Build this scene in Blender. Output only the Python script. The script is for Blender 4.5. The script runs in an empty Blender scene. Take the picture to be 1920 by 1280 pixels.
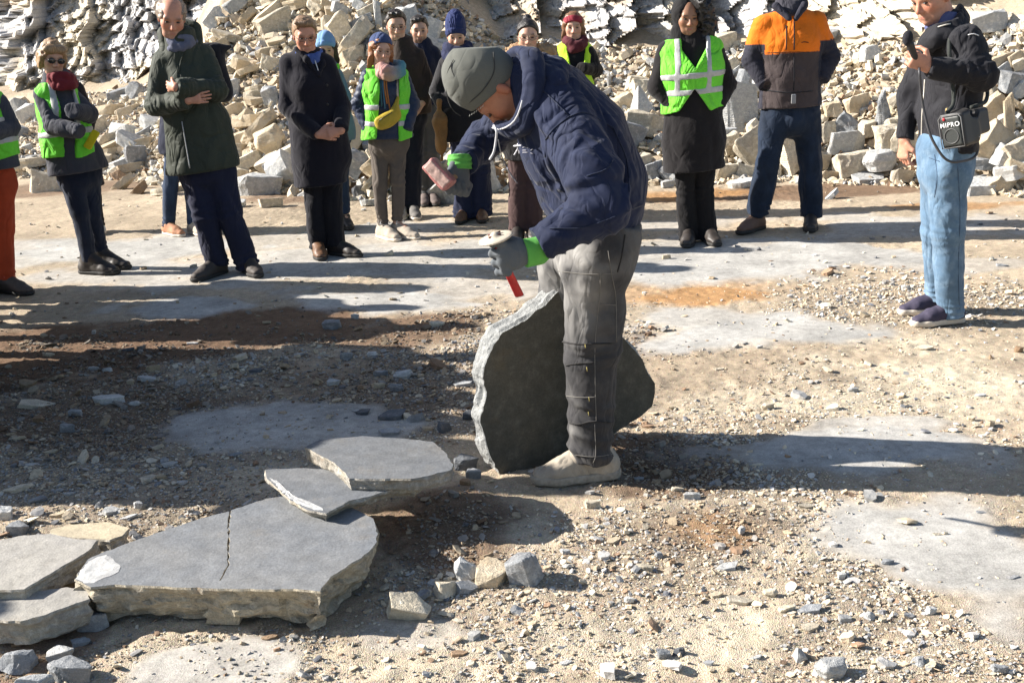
import bpy, bmesh, math, random
import numpy as np
from mathutils import Vector, Matrix

# ------------------------------------------------------------------ camera, sky, sun
SC = bpy.context.scene
COL = SC.collection
CAM_H, FOC, YH, ROLL = 1.63, 2100.0, 30.0, math.radians(2.5)
TH = math.atan((640 - YH) / FOC)
FW = np.array([0, math.cos(TH), -math.sin(TH)])
_R0 = np.array([1.0, 0, 0]); _U0 = np.array([0, math.sin(TH), math.cos(TH)])
RT = math.cos(ROLL) * _R0 - math.sin(ROLL) * _U0
UP = math.cos(ROLL) * _U0 + math.sin(ROLL) * _R0
CP = np.array([0, 0, CAM_H])
cam = bpy.data.objects.new('camera', bpy.data.cameras.new('camera'))
COL.objects.link(cam)
cam.data.sensor_width = 36.0; cam.data.lens = 36.0 * FOC / 1920.0
cam.data.clip_start = 0.05; cam.data.clip_end = 500
M = Matrix.Identity(4)
for i in range(3):
    M[i][0], M[i][1], M[i][2], M[i][3] = RT[i], UP[i], -FW[i], CP[i]
cam.matrix_world = M
SC.camera = cam

SUN_E, SUN_A = math.radians(29), math.radians(7.5)      # elevation; light travels +X, a little towards -Y
world = bpy.data.worlds.new('World'); SC.world = world; world.use_nodes = True
wn = world.node_tree.nodes; wl = world.node_tree.links
bgn = wn['Background']
sky = wn.new('ShaderNodeTexSky'); sky.sky_type = 'NISHITA'; sky.sun_disc = False
sky.sun_elevation = SUN_E; sky.sun_rotation = math.radians(270) - SUN_A * -1
sky.altitude = 400; sky.dust_density = 1.0
wl.new(sky.outputs[0], bgn.inputs[0]); bgn.inputs[1].default_value = 0.065
sl = bpy.data.lights.new('sun', 'SUN'); sl.energy = 5.0; sl.angle = math.radians(0.5); sl.color = (1.0, 0.94, 0.86)
so = bpy.data.objects.new('sun', sl); COL.objects.link(so)
LD = Vector((math.cos(SUN_E) * math.cos(SUN_A), -math.cos(SUN_E) * math.sin(SUN_A), -math.sin(SUN_E)))
so.rotation_euler = LD.to_track_quat('-Z', 'Y').to_euler()
so.location = (-10, 0, 8)
SC.view_settings.view_transform = 'Standard'; SC.view_settings.look = 'None'
SC.view_settings.exposure = 1.34; SC.view_settings.gamma = 1.0
SC.render.resolution_x, SC.render.resolution_y = 1024, 682
SC.cycles.max_bounces = 5; SC.cycles.diffuse_bounces = 3; SC.cycles.use_denoising = True

def ray(x, y): return FW + (x - 960) / FOC * RT + (640 - y) / FOC * UP
def at(x, y, Y):            # the point of the pixel's ray standing at world depth Y
    d = ray(x, y); return CP + d * (Y / d[1])
def gnd(x, y, z=0.0):
    d = ray(x, y); return CP + d * ((z - CAM_H) / d[2])
def zdepth(p): return float((np.asarray(p) - CP) @ FW)

# ------------------------------------------------------------------ noise
_rng = np.random.default_rng(7)
_T = _rng.random((32, 32, 32)).astype(np.float32)
def vnoise(P):
    P = np.asarray(P, np.float32)
    i = np.floor(P).astype(np.int32); f = P - i
    f = f * f * (3 - 2 * f); i &= 31; j = (i + 1) & 31
    x0, y0, z0 = i[:, 0], i[:, 1], i[:, 2]; x1, y1, z1 = j[:, 0], j[:, 1], j[:, 2]
    fx, fy, fz = f[:, 0], f[:, 1], f[:, 2]
    a = _T[x0, y0, z0] * (1 - fx) + _T[x1, y0, z0] * fx
    b = _T[x0, y1, z0] * (1 - fx) + _T[x1, y1, z0] * fx
    c = _T[x0, y0, z1] * (1 - fx) + _T[x1, y0, z1] * fx
    d = _T[x0, y1, z1] * (1 - fx) + _T[x1, y1, z1] * fx
    return (a * (1 - fy) + b * fy) * (1 - fz) + (c * (1 - fy) + d * fy) * fz - 0.5
def fbm(P, o=3, g=0.5):
    P = np.asarray(P, np.float32); s = 0; a = 1.0
    for k in range(o):
        s = s + a * vnoise(P * (2.03 ** k) + 11.3 * k); a *= g
    return s
def n2(x, y, fr, o=3, seed=0.0):
    x = np.asarray(x, float); y = np.asarray(y, float)
    P = np.stack([x.ravel() * fr, y.ravel() * fr, np.full(x.size, seed + 0.37)], 1)
    return fbm(P, o).reshape(x.shape)
def sstep(a, b, x):
    t = np.clip((x - a) / (b - a), 0, 1); return t * t * (3 - 2 * t)

# ------------------------------------------------------------------ objects
def tag(o, label=None, cat=None, group=None, kind=None):
    if label: o['label'] = label
    if cat: o['category'] = cat
    if group: o['group'] = group
    if kind: o['kind'] = kind
    return o
def link(name, me, mat=None, parent=None):
    o = bpy.data.objects.new(name, me); COL.objects.link(o)
    if mat is not None: me.materials.append(mat)
    if parent is not None: o.parent = parent
    return o
def arr_mesh(name, V, F, col=None, smooth=True):
    """V (n,3), F (m,k) all faces alike, or a list of such arrays"""
    V = np.ascontiguousarray(V, np.float32)
    Fs = F if isinstance(F, list) else [F]
    Fs = [np.ascontiguousarray(f, np.int32) for f in Fs if len(f)]
    me = bpy.data.meshes.new(name)
    nl = sum(f.size for f in Fs); nf = sum(len(f) for f in Fs)
    me.vertices.add(len(V)); me.vertices.foreach_set('co', V.ravel())
    me.loops.add(nl); me.loops.foreach_set('vertex_index', np.concatenate([f.ravel() for f in Fs]))
    me.polygons.add(nf)
    tot = np.concatenate([np.full(len(f), f.shape[1], np.int32) for f in Fs])
    st = np.zeros(nf, np.int32); st[1:] = np.cumsum(tot)[:-1]
    me.polygons.foreach_set('loop_start', st)
    me.polygons.foreach_set('use_smooth', np.full(nf, smooth, bool))
    me.update(calc_edges=True)
    if col is not None:
        c = np.ones((len(V), 4), np.float32); c[:, :np.shape(col)[-1]] = col
        a = me.color_attributes.new('Col', 'FLOAT_COLOR', 'POINT'); a.data.foreach_set('color', c.ravel())
    return me

# ------------------------------------------------------------------ materials
def nodes(name):
    m = bpy.data.materials.new(name); m.use_nodes = True
    nt = m.node_tree; b = nt.nodes['Principled BSDF']
    return m, nt, b
def N(nt, t, **kw):
    n = nt.nodes.new(t)
    for k, v in kw.items():
        if k in ('ins',):
            for a, c in v.items(): n.inputs[a].default_value = c
        else: setattr(n, k, v)
    return n
def noise_n(nt, scale, detail=4, rough=0.6, vec=None):
    n = N(nt, 'ShaderNodeTexNoise', ins={'Scale': scale, 'Detail': detail, 'Roughness': rough})
    if vec is not None: nt.links.new(vec, n.inputs['Vector'])
    return n
def ramp(nt, fac, stops):
    r = nt.nodes.new('ShaderNodeValToRGB'); e = r.color_ramp.elements
    while len(e) < len(stops): e.new(0.5)
    for i, (p, c) in enumerate(stops):
        e[i].position = p; e[i].color = (c if len(c) == 4 else (*c, 1)) if not isinstance(c, float) else (c, c, c, 1)
    nt.links.new(fac, r.inputs[0]); return r
def mixc(nt, a, b, fac, mode='MIX'):
    m = nt.nodes.new('ShaderNodeMix'); m.data_type = 'RGBA'; m.blend_type = mode; m.clamp_result = False
    for s, v in ((0, fac), (6, a), (7, b)):
        if hasattr(v, 'links') or isinstance(v, bpy.types.NodeSocket): nt.links.new(v, m.inputs[s])
        else: m.inputs[s].default_value = v if s == 0 else ((*v, 1) if len(v) == 3 else v)
    return m.outputs[2]
def bump(nt, h, strength, dist, prev=None):
    b = N(nt, 'ShaderNodeBump', ins={'Strength': strength, 'Distance': dist})
    nt.links.new(h, b.inputs['Height'])
    if prev is not None: nt.links.new(prev, b.inputs['Normal'])
    return b.outputs[0]

def mat_cloth(name, color=None, rough=0.85, var=0.25, weave=900, wb=0.25, dust=None, sheen=0.06, big=6.0, crease=0.6):
    """cloth: base colour (or the mesh colour), soft mottling, a weave, optional dust patches"""
    m, nt, b = nodes(name); L = nt.links.new
    tc = N(nt, 'ShaderNodeTexCoord'); ob = tc.outputs['Object']
    if color is None:
        a = N(nt, 'ShaderNodeVertexColor', layer_name='Col'); base = a.outputs[0]
    else:
        r = N(nt, 'ShaderNodeRGB'); r.outputs[0].default_value = (*color, 1); base = r.outputs[0]
    nz = noise_n(nt, big, 5, 0.65, ob)
    rp = ramp(nt, nz.outputs[0], [(0.3, 1 - var), (0.7, 1 + 0.0)])
    c = mixc(nt, base, rp.outputs[0], 1.0, 'MULTIPLY')
    f = noise_n(nt, weave, 2, 0.5, ob)
    rp2 = ramp(nt, f.outputs[0], [(0.3, 0.8), (0.7, 1.0)])
    c = mixc(nt, c, rp2.outputs[0], 1.0, 'MULTIPLY')
    if dust:
        dn = noise_n(nt, 9, 6, 0.7, ob)
        dr = ramp(nt, dn.outputs[0], [(0.48, 0.0), (0.75, dust[1])])
        c = mixc(nt, c, dust[0], dr.outputs[0])
    L(c, b.inputs['Base Color']); b.inputs['Roughness'].default_value = rough
    b.inputs['Sheen Weight'].default_value = sheen; b.inputs['Specular IOR Level'].default_value = 0.25
    mp = N(nt, 'ShaderNodeMapping'); mp.inputs['Scale'].default_value = (1, 1, .55); L(ob, mp.inputs[0])
    def crs(sc, dist, st, prev=None):       # creases: sharp valleys where the noise crosses its middle
        w = noise_n(nt, sc, 2, 0.5, mp.outputs[0]); w.inputs['Distortion'].default_value = 0.8
        s1 = N(nt, 'ShaderNodeMath', operation='SUBTRACT'); L(w.outputs[0], s1.inputs[0]); s1.inputs[1].default_value = 0.5
        s2 = N(nt, 'ShaderNodeMath', operation='ABSOLUTE'); L(s1.outputs[0], s2.inputs[0])
        s3 = N(nt, 'ShaderNodeMath', operation='MINIMUM'); L(s2.outputs[0], s3.inputs[0]); s3.inputs[1].default_value = 0.07
        s4 = N(nt, 'ShaderNodeMath', operation='MULTIPLY'); L(s3.outputs[0], s4.inputs[0]); s4.inputs[1].default_value = 13.0
        return bump(nt, s4.outputs[0], st, dist, prev)
    n1 = crs(11, .0045, crease * .55, crs(4.8, .013, crease * .7))
    L(bump(nt, f.outputs[0], wb, 0.001, n1), b.inputs['Normal'])
    return m
def mat_plain(name, color, rough=0.5, metal=0.0, spec=0.5, noise=0.15, sc=60):
    m, nt, b = nodes(name); L = nt.links.new
    tc = N(nt, 'ShaderNodeTexCoord')
    nz = noise_n(nt, sc, 4, 0.6, tc.outputs['Object'])
    rp = ramp(nt, nz.outputs[0], [(0.3, 1 - noise), (0.7, 1.0)])
    L(mixc(nt, color, rp.outputs[0], 1.0, 'MULTIPLY'), b.inputs['Base Color'])
    b.inputs['Roughness'].default_value = rough; b.inputs['Metallic'].default_value = metal
    b.inputs['Specular IOR Level'].default_value = spec
    return m
def mat_skin(name):
    m, nt, b = nodes(name); L = nt.links.new
    a = N(nt, 'ShaderNodeVertexColor', layer_name='Col')
    tc = N(nt, 'ShaderNodeTexCoord')
    nz = noise_n(nt, 70, 4, 0.6, tc.outputs['Object'])
    rp = ramp(nt, nz.outputs[0], [(0.3, 0.86), (0.7, 1.0)])
    L(mixc(nt, a.outputs[0], rp.outputs[0], 1.0, 'MULTIPLY'), b.inputs['Base Color'])
    b.inputs['Roughness'].default_value = 0.5; b.inputs['Subsurface Weight'].default_value = 0.12
    b.inputs['Subsurface Radius'].default_value = (0.01, 0.004, 0.002)
    L(bump(nt, nz.outputs[0], 0.2, 0.002), b.inputs['Normal'])
    return m
def mat_hair(name, color):
    m, nt, b = nodes(name); L = nt.links.new
    tc = N(nt, 'ShaderNodeTexCoord')
    mp = N(nt, 'ShaderNodeMapping'); mp.inputs['Scale'].default_value = (160, 160, 22)
    L(tc.outputs['Object'], mp.inputs[0])
    nz = noise_n(nt, 1.0, 4, 0.6, mp.outputs[0])
    rp = ramp(nt, nz.outputs[0], [(0.3, 0.45), (0.7, 1.25)])
    L(mixc(nt, color, rp.outputs[0], 1.0, 'MULTIPLY'), b.inputs['Base Color'])
    b.inputs['Roughness'].default_value = 0.42
    L(bump(nt, nz.outputs[0], 0.8, 0.006), b.inputs['Normal'])
    return m
def mat_rock(name, c1, c2, c3=None, stain=(0.30, 0.17, 0.08), st=0.35, rough=0.85, layer=0.0, scale=1.0, bmp=0.6, world_sp=False):
    """broken stone: two mottled tones, fine grain, rusty film on some faces, bedding lines"""
    m, nt, b = nodes(name); L = nt.links.new
    tc = N(nt, 'ShaderNodeTexCoord'); ge = N(nt, 'ShaderNodeNewGeometry'); oi = N(nt, 'ShaderNodeObjectInfo')
    ad = N(nt, 'ShaderNodeVectorMath', operation='MULTIPLY_ADD')
    L(oi.outputs['Random'], ad.inputs[0]); ad.inputs[1].default_value = (17, 31, 23); L(ge.outputs['Position'], ad.inputs[2])
    vec = ad.outputs[0]
    big = noise_n(nt, 5 * scale, 5, 0.6, vec); mid = noise_n(nt, 28 * scale, 6, 0.7, vec); fine = noise_n(nt, 240 * scale, 3, 0.6, vec)
    c = mixc(nt, c1, c2, ramp(nt, big.outputs[0], [(0.38, 0.0), (0.62, 1.0)]).outputs[0])
    if c3: c = mixc(nt, c, c3, ramp(nt, mid.outputs[0], [(0.52, 0.0), (0.66, 0.8)]).outputs[0])
    rp = ramp(nt, mid.outputs[0], [(0.3, 0.72), (0.7, 1.12)]); c = mixc(nt, c, rp.outputs[0], 1.0, 'MULTIPLY')
    rp = ramp(nt, fine.outputs[0], [(0.3, 0.8), (0.7, 1.12)]); c = mixc(nt, c, rp.outputs[0], 1.0, 'MULTIPLY')
    s2 = noise_n(nt, 9 * scale, 5, 0.7, vec)
    c = mixc(nt, c, stain, ramp(nt, s2.outputs[0], [(0.56, 0.0), (0.72, st)]).outputs[0])
    rr = N(nt, 'ShaderNodeMapRange', ins={'To Min': 0.82, 'To Max': 1.12}); L(oi.outputs['Random'], rr.inputs[0])
    c = mixc(nt, c, rr.outputs[0], 1.0, 'MULTIPLY')
    L(c, b.inputs['Base Color']); b.inputs['Roughness'].default_value = rough
    b.inputs['Specular IOR Level'].default_value = 0.3
    n1 = bump(nt, mid.outputs[0], bmp, 0.02)
    if layer:
        wv = N(nt, 'ShaderNodeTexWave', ins={'Scale': 14.0 * layer, 'Distortion': 6.0, 'Detail': 4.0, 'Detail Scale': 2.0})
        wv.bands_direction = 'Z'; L(tc.outputs['Object'], wv.inputs[0]); n1 = bump(nt, wv.outputs[1], 0.35, 0.008, n1)
    L(bump(nt, fine.outputs[0], 0.35, 0.003, n1), b.inputs['Normal'])
    return m
# ------------------------------------------------------------------ ground shape
_fx, _fy = [], []
for px, py in ((-500, 318), (0, 328), (230, 330), (450, 352), (700, 372), (950, 352), (1200, 340), (1450, 335), (1650, 340), (1920, 362), (2400, 372)):
    g = gnd(px, py); _fx.append(g[0]); _fy.append(g[1])
def foot_y(x): return np.interp(x, _fx, _fy)
# depth of the heap between its foot and the rock face
_hx = [-12, -6.0, -5.2, -4.3, -3.5, -2.6, -1.6, -0.9, 0.0, 1.2, 2.4, 4.0, 5.4, 12]
_hd = [2.6, 2.5, 2.2, 1.8, 1.7, 3.9, 4.4, 3.6, 2.9, 2.4, 2.0, 1.5, 1.2, 1.0]
_hz = [.6, .6, .62, .85, 1.3, 2.6, 2.8, 1.9, 1.15, .98, .92, .92, 1.05, 1.05]
def heap_d(x): return np.interp(x, _hx, _hd)
def heap_z(x, y):
    t = np.clip(y - foot_y(x), 0, None)
    d = heap_d(x)
    return np.minimum(t, d + 1.5) * (np.interp(x, _hx, _hz) / d) + 0.12 * sstep(0, .25, t)
def ground_z(x, y):
    x = np.asarray(x, float); y = np.asarray(y, float)
    big = 0.05 * n2(x, y, 0.7, 2, 3.0) + 0.016 * n2(x, y, 3.0, 2, 5.0)
    return big * sstep(2.2, 3.2, y + 0 * x) * 0.6 - 0.005 + heap_z(x, y)
def gz(x, y): return float(ground_z(np.array([x]), np.array([y]))[0])

def px_blobs(L):
    out = []
    for (cx, cy, w, h, wt) in L:
        c = gnd(cx, cy); a = gnd(cx - w / 2, cy); b = gnd(cx + w / 2, cy); t = gnd(cx, cy - h / 2); u = gnd(cx, cy + h / 2)
        out.append((c[0], (t[1] + u[1]) / 2, (b[0] - a[0]) / 2, (t[1] - u[1]) / 2, wt))
    return out
def field(B, x, y, fr, seed, amp=0.9, edge=0.28):
    w = np.zeros_like(x)
    nz = n2(x, y, fr, 4, seed)
    for (cx, cy, rx, ry, wt) in B:
        d = np.sqrt(((x - cx) / rx) ** 2 + ((y - cy) / ry) ** 2)
        w = np.maximum(w, wt * sstep(-edge, edge, 1 - d + nz * amp))
    return w
PALE = px_blobs([(500, 500, 1000, 70, .85), (450, 455, 900, 40, .6), (1200, 470, 500, 60, .8), (900, 540, 400, 40, .7), (260, 470, 420, 50, 1), (700, 430, 300, 24, .8), (330, 580, 240, 46, 1), (740, 560, 300, 46, 1), (560, 800, 420, 90, .9), (1450, 490, 560, 60, 1),
                 (1300, 420, 500, 22, .7), (1690, 430, 500, 40, .8), (1460, 620, 460, 70, 1), (1330, 600, 300, 50, .9), (1820, 500, 240, 24, .6), (1790, 1050, 420, 260, 1),
                 (1560, 850, 640, 90, 1), (60, 480, 200, 60, .8), (420, 1250, 280, 90, .8), (770, 1190, 180, 60, .5), (1650, 800, 300, 40, .8), (600, 480, 500, 40, .9)])
CREAM = px_blobs([(1500, 700, 800, 120, .9), (1300, 960, 240, 60, .6), (1240, 1190, 500, 110, .9), (1000, 1000, 120, 60, .7), (1600, 1010, 360, 80, .8), (1500, 980, 500, 80, .7),
                  (470, 900, 260, 70, .9), (1500, 1130, 300, 160, .4), (1400, 640, 360, 90, .8), (1740, 720, 420, 110, .9), (700, 1240, 700, 90, .7), (300, 1200, 260, 120, .6), (1700, 1230, 340, 80, .7)])
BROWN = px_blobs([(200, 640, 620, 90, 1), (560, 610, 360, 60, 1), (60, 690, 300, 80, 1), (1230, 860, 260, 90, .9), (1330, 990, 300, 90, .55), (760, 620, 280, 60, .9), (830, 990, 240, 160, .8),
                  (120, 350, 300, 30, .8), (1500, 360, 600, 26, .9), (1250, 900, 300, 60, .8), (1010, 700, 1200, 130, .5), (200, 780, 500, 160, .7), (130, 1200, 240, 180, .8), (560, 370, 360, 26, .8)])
ORANGE = px_blobs([(1330, 553, 260, 30, .9), (1350, 985, 200, 60, .5), (1250, 365, 360, 18, .8), (860, 355, 260, 14, .7), (1800, 385, 260, 16, .8), (1290, 545, 400, 40, .5)])
GRAVEL = px_blobs([(300, 900, 700, 300, 1.1), (200, 760, 700, 240, 1.2), (1350, 1050, 760, 240, 1.1), (1000, 1120, 500, 300, .9), (1650, 1220, 500, 160, 1), (500, 1230, 900, 90, .6),
                   (1550, 760, 900, 120, .5), (1700, 560, 500, 90, .9), (1300, 880, 400, 120, 1.1), (1000, 620, 500, 120, .6), (760, 760, 500, 220, 1), (1800, 820, 500, 100, .4), (850, 1010, 260, 160, .8)])
def ground_col(x, y):
    c = np.zeros(x.shape + (3,)); c[:] = (0.37, 0.305, 0.225)
    n = n2(x, y, 1.7, 4, 9.0)[..., None]; c = c * (1 + 0.5 * n)
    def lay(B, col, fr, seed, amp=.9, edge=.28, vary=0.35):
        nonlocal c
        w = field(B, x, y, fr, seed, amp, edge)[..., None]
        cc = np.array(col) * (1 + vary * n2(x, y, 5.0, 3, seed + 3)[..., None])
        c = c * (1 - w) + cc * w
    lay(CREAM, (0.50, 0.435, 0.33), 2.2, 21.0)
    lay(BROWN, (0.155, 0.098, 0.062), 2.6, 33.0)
    lay(ORANGE, (0.36, 0.20, 0.085), 3.5, 41.0)
    gw = field(GRAVEL, x, y, 3.0, 51.0, 1.3, .5)[..., None] * 0.6
    c = c * (1 - gw) + c * np.array((0.62, 0.62, 0.64)) * gw
    lay(PALE, (0.305, 0.30, 0.285), 2.2, 57.0, 1.3, .30, .5)
    return np.clip(c, 0.02, 0.8)

def axis(*seg):
    a = []
    for lo, hi, st in seg: a += list(np.arange(lo, hi - 1e-6, st))
    a.append(seg[-1][1]); return np.array(a)
xs = axis((-80, -20, 10), (-20, -8, 1), (-8, -4.5, .12), (-4.5, -3, .04), (-3, 3, .014), (3, 4.5, .04), (4.5, 8, .12), (8, 20, 1), (20, 80, 10))
ys = axis((-60, -5, 8), (-5, 1.8, .5), (1.8, 2.3, .1), (2.3, 5, .013), (5, 8, .02), (8, 12.5, .03), (12.5, 18, .15), (18, 30, 2), (30, 120, 15))
X, Y = np.meshgrid(xs, ys, indexing='ij')
Z = ground_z(X, Y)
_pale = field(PALE, X, Y, 2.2, 57.0, 1.2, .10)
fine = 0.012 * n2(X, Y, 14, 3, 2.0) + 0.009 * n2(X, Y, 45, 2, 7.0)
Z = Z + fine * (1 - 0.93 * _pale) + 0.004 * _pale
nx, ny = X.shape
V = np.stack([X, Y, Z], -1).reshape(-1, 3)
I = np.arange(nx * ny).reshape(nx, ny)
F = np.stack([I[:-1, :-1], I[1:, :-1], I[1:, 1:], I[:-1, 1:]], -1).reshape(-1, 4)
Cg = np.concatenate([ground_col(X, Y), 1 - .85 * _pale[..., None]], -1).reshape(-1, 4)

m, nt, b = nodes('quarry_floor'); L = nt.links.new
a = N(nt, 'ShaderNodeVertexColor', layer_name='Col'); ge = N(nt, 'ShaderNodeNewGeometry'); ps = ge.outputs['Position']
f1 = noise_n(nt, 22, 6, 0.7, ps); f2 = noise_n(nt, 160, 5, 0.7, ps)
c = mixc(nt, a.outputs[0], ramp(nt, f1.outputs[0], [(0.3, 0.72), (0.7, 1.2)]).outputs[0], 1.0, 'MULTIPLY')
vo = N(nt, 'ShaderNodeTexVoronoi', ins={'Scale': 240.0}); L(ps, vo.inputs['Vector'])
hs = N(nt, 'ShaderNodeHueSaturation'); hs.inputs['Saturation'].default_value = 0.35; L(vo.outputs['Color'], hs.inputs['Color'])
mv = N(nt, 'ShaderNodeMath', operation='MULTIPLY'); L(a.outputs[1], mv.inputs[0]); mv.inputs[1].default_value = .38
c = mixc(nt, c, mixc(nt, c, hs.outputs[0], 1.0, 'MULTIPLY'), mv.outputs[0])
c = mixc(nt, c, ramp(nt, f2.outputs[0], [(0.3, 0.72), (0.7, 1.28)]).outputs[0], 1.0, 'MULTIPLY')
L(mixc(nt, c, (1.32, 1.3, 1.27), 1.0, 'MULTIPLY'), b.inputs['Base Color']); b.inputs['Roughness'].default_value = 0.92; b.inputs['Specular IOR Level'].default_value = 0.2
n1 = bump(nt, vo.outputs['Distance'], 0.5, 0.0022); L(a.outputs[1], n1.node.inputs['Strength']); n2_ = bump(nt, f2.outputs[0], 0.4, 0.004, n1)
L(n2_, b.inputs['Normal'])
MAT_FLOOR = m
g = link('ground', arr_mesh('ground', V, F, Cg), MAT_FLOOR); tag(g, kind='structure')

# ------------------------------------------------------------------ rock face
def worley(px, pz, cell, seed):
    """value and edge distance of the nearest jittered cell"""
    r = np.random.default_rng(seed); T = r.random((64, 64, 3)); dx = np.zeros(px.shape); dz = dx.copy()
    i = np.floor(px / cell).astype(int); j = np.floor(pz / cell).astype(int)
    b1 = np.full(px.shape, 9e9); b2 = b1.copy(); val = np.zeros(px.shape)
    for di in (-1, 0, 1):
        for dj in (-1, 0, 1):
            t = T[(i + di) % 64, (j + dj) % 64]
            d = np.hypot(px / cell - (i + di + t[..., 0]), pz / cell - (j + dj + t[..., 1]))
            n = d < b1
            b2 = np.where(n, b1, np.minimum(b2, d)); val = np.where(n, t[..., 2], val); dx = np.where(n, px / cell - (i + di + t[..., 0]), dx); dz = np.where(n, pz / cell - (j + dj + t[..., 1]), dz); b1 = np.where(n, d, b1)
    return val, b2 - b1, dx * cell * (.5 + val) - dz * cell * (((val * 7.3) % 1) - .35) * 1.5
cx = axis((-16, -7.5, .15), (-7.5, 7.5, .022), (7.5, 16, .15)); cz = axis((-0.3, 3.2, .022), (3.2, 9, .15))
XX, ZZ = np.meshgrid(cx, cz, indexing='ij')
base = foot_y(XX) + heap_d(XX)
wx = XX + 0.15 * n2(XX, ZZ, 2.0, 3, 70.); wz = ZZ * 1.7 + 0.22 * n2(XX, ZZ, 2.0, 3, 75.) + 0.12 * XX
v1, e1, d1 = worley(wx, wz, 0.75, 1); v2, e2, d2 = worley(wx, wz * 1.15, 0.27, 2); v3, e3, d3 = worley(wx, wz * 1.2, 0.105, 3)
left = sstep(-2.2, -3.2, XX)
YY = base + (0.55 + .45 * left) * ZZ - 0.20 * v1 - 0.12 * v2 - 0.03 * v3 + 0.03 * (e2 < 0.05) + 0.3 * n2(XX, ZZ, 0.45, 2, 80.)
YY -= .45 * d1 + .50 * d2 + .22 * d3
YY -= 0.022 * n2(XX, ZZ, 14, 3, 91.) 
nx, nz = XX.shape
I = np.arange(nx * nz).reshape(nx, nz)
F = np.stack([I[:-1, :-1], I[1:, :-1], I[1:, 1:], I[:-1, 1:]], -1).reshape(-1, 4)
cream = np.array((0.72, 0.65, 0.52)); grey = np.array((0.62, 0.61, 0.60)); tan = np.array((0.62, 0.50, 0.36))
w = sstep(-.12, .16, n2(XX, ZZ * 1.6, .8, 3, 101.) + 0.25 * (v2 - .5) + 0.12 * left)[..., None]
C = cream * (1 - w) + grey * w
w = sstep(.05, .3, n2(XX, ZZ * 2, 1.3, 3, 111.) + .3 * (v1 - .5))[..., None]; C = C * (1 - w) + tan * w
C = C * (0.86 + 0.26 * v3[..., None]) * (1 - 0.3 * (e3 < .06)[..., None])
MAT_FACE = mat_rock('cliff_stone', (1, 1, 1), (0.86, 0.86, 0.88), (1.12, 1.06, 0.95), st=0.25, scale=1.2, bmp=0.8)
nt = MAT_FACE.node_tree; b = nt.nodes['Principled BSDF']; src = b.inputs['Base Color'].links[0].from_socket
a = N(nt, 'ShaderNodeVertexColor', layer_name='Col')
nt.links.new(mixc(nt, src, a.outputs[0], 1.0, 'MULTIPLY'), b.inputs['Base Color'])
V = np.stack([XX, YY, ZZ], -1).reshape(-1, 3)
g = link('cliff', arr_mesh('cliff', V, F, C.reshape(-1, 3), smooth=False), MAT_FACE); tag(g, kind='structure')

# ------------------------------------------------------------------ stones
RGB = {
 'tan': ((0.55, 0.45, 0.31), (0.64, 0.55, 0.41), (0.46, 0.35, 0.23)),
 'cream': ((0.66, 0.58, 0.44), (0.56, 0.50, 0.40), (0.70, 0.64, 0.52)),
 'grey': ((0.36, 0.37, 0.38), (0.27, 0.285, 0.30), (0.46, 0.46, 0.45)),
 'pale': ((0.56, 0.56, 0.54), (0.46, 0.47, 0.47), (0.64, 0.62, 0.57)),
 'dark': ((0.105, 0.115, 0.13), (0.15, 0.16, 0.175), (0.22, 0.22, 0.22)),
 'brown': ((0.30, 0.20, 0.12), (0.40, 0.28, 0.18), (0.22, 0.14, 0.085)),
}
WORD = {'tan': 'tan', 'cream': 'cream', 'grey': 'blue-grey', 'pale': 'pale grey', 'dark': 'dark slate', 'brown': 'rusty brown'}
RM = {k: mat_rock('stone_' + k, *v, st=0.35 if k in ('tan', 'cream', 'brown') else 0.18, layer=0.6) for k, v in RGB.items()}

def hull_mesh(name, pts, bev=0.0, sub=0, amp=0.0, seed=0):
    bm = bmesh.new()
    for p in pts: bm.verts.new(p)
    r = bmesh.ops.convex_hull(bm, input=bm.verts)
    junk = [v for v in bm.verts if not v.link_faces]
    if junk: bmesh.ops.delete(bm, geom=junk, context='VERTS')
    bmesh.ops.dissolve_limit(bm, angle_limit=math.radians(9), verts=bm.verts, edges=bm.edges)
    if bev: bmesh.ops.bevel(bm, geom=bm.edges[:], offset=bev, segments=1, affect='EDGES', clamp_overlap=True)
    if sub:
        bmesh.ops.triangulate(bm, faces=bm.faces)
        bmesh.ops.subdivide_edges(bm, edges=bm.edges[:], cuts=sub, use_grid_fill=True)
        P = np.array([v.co[:] for v in bm.verts]); d = fbm(P * 2.6 + seed * 3.1, 4, .6)
        for v, k in zip(bm.verts, d): v.co += v.normal * float(k) * amp
    me = bpy.data.meshes.new(name); bm.to_mesh(me); bm.free(); return me
def stone_pts(rr, kind):
    """unit stone, extents about +-0.5"""
    n = rr.randint(5, 8); out = []
    a0 = rr.random() * 6.28
    for i in range(n):
        a = a0 + (i + rr.uniform(-.32, .32)) * 6.283 / n
        q = rr.uniform(.38, .56)
        x, y = math.cos(a) * q, math.sin(a) * q
        if kind == 'slab':
            out += [(x, y, .5 + rr.uniform(-.05, .03)), (x * rr.uniform(.8, 1.12), y * rr.uniform(.8, 1.12), -.5 + rr.uniform(-.1, .1))]
        elif kind == 'block':
            k = rr.uniform(.72, 1.1); out += [(x, y, rr.uniform(.25, .55)), (x * k, y * k, -rr.uniform(.3, .55))]
        elif kind == 'shard':
            k = rr.uniform(.2, .8); out += [(x, y, -.45 + rr.uniform(0, .15)), (x * k, y * k, rr.uniform(.0, .5))]
        else:
            out += [(x, y, 0), (x * .75, y * .75, rr.uniform(.3, .5)), (x * .75, y * .75, -rr.uniform(.3, .5))]
    return out
PROTO = {}
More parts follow.
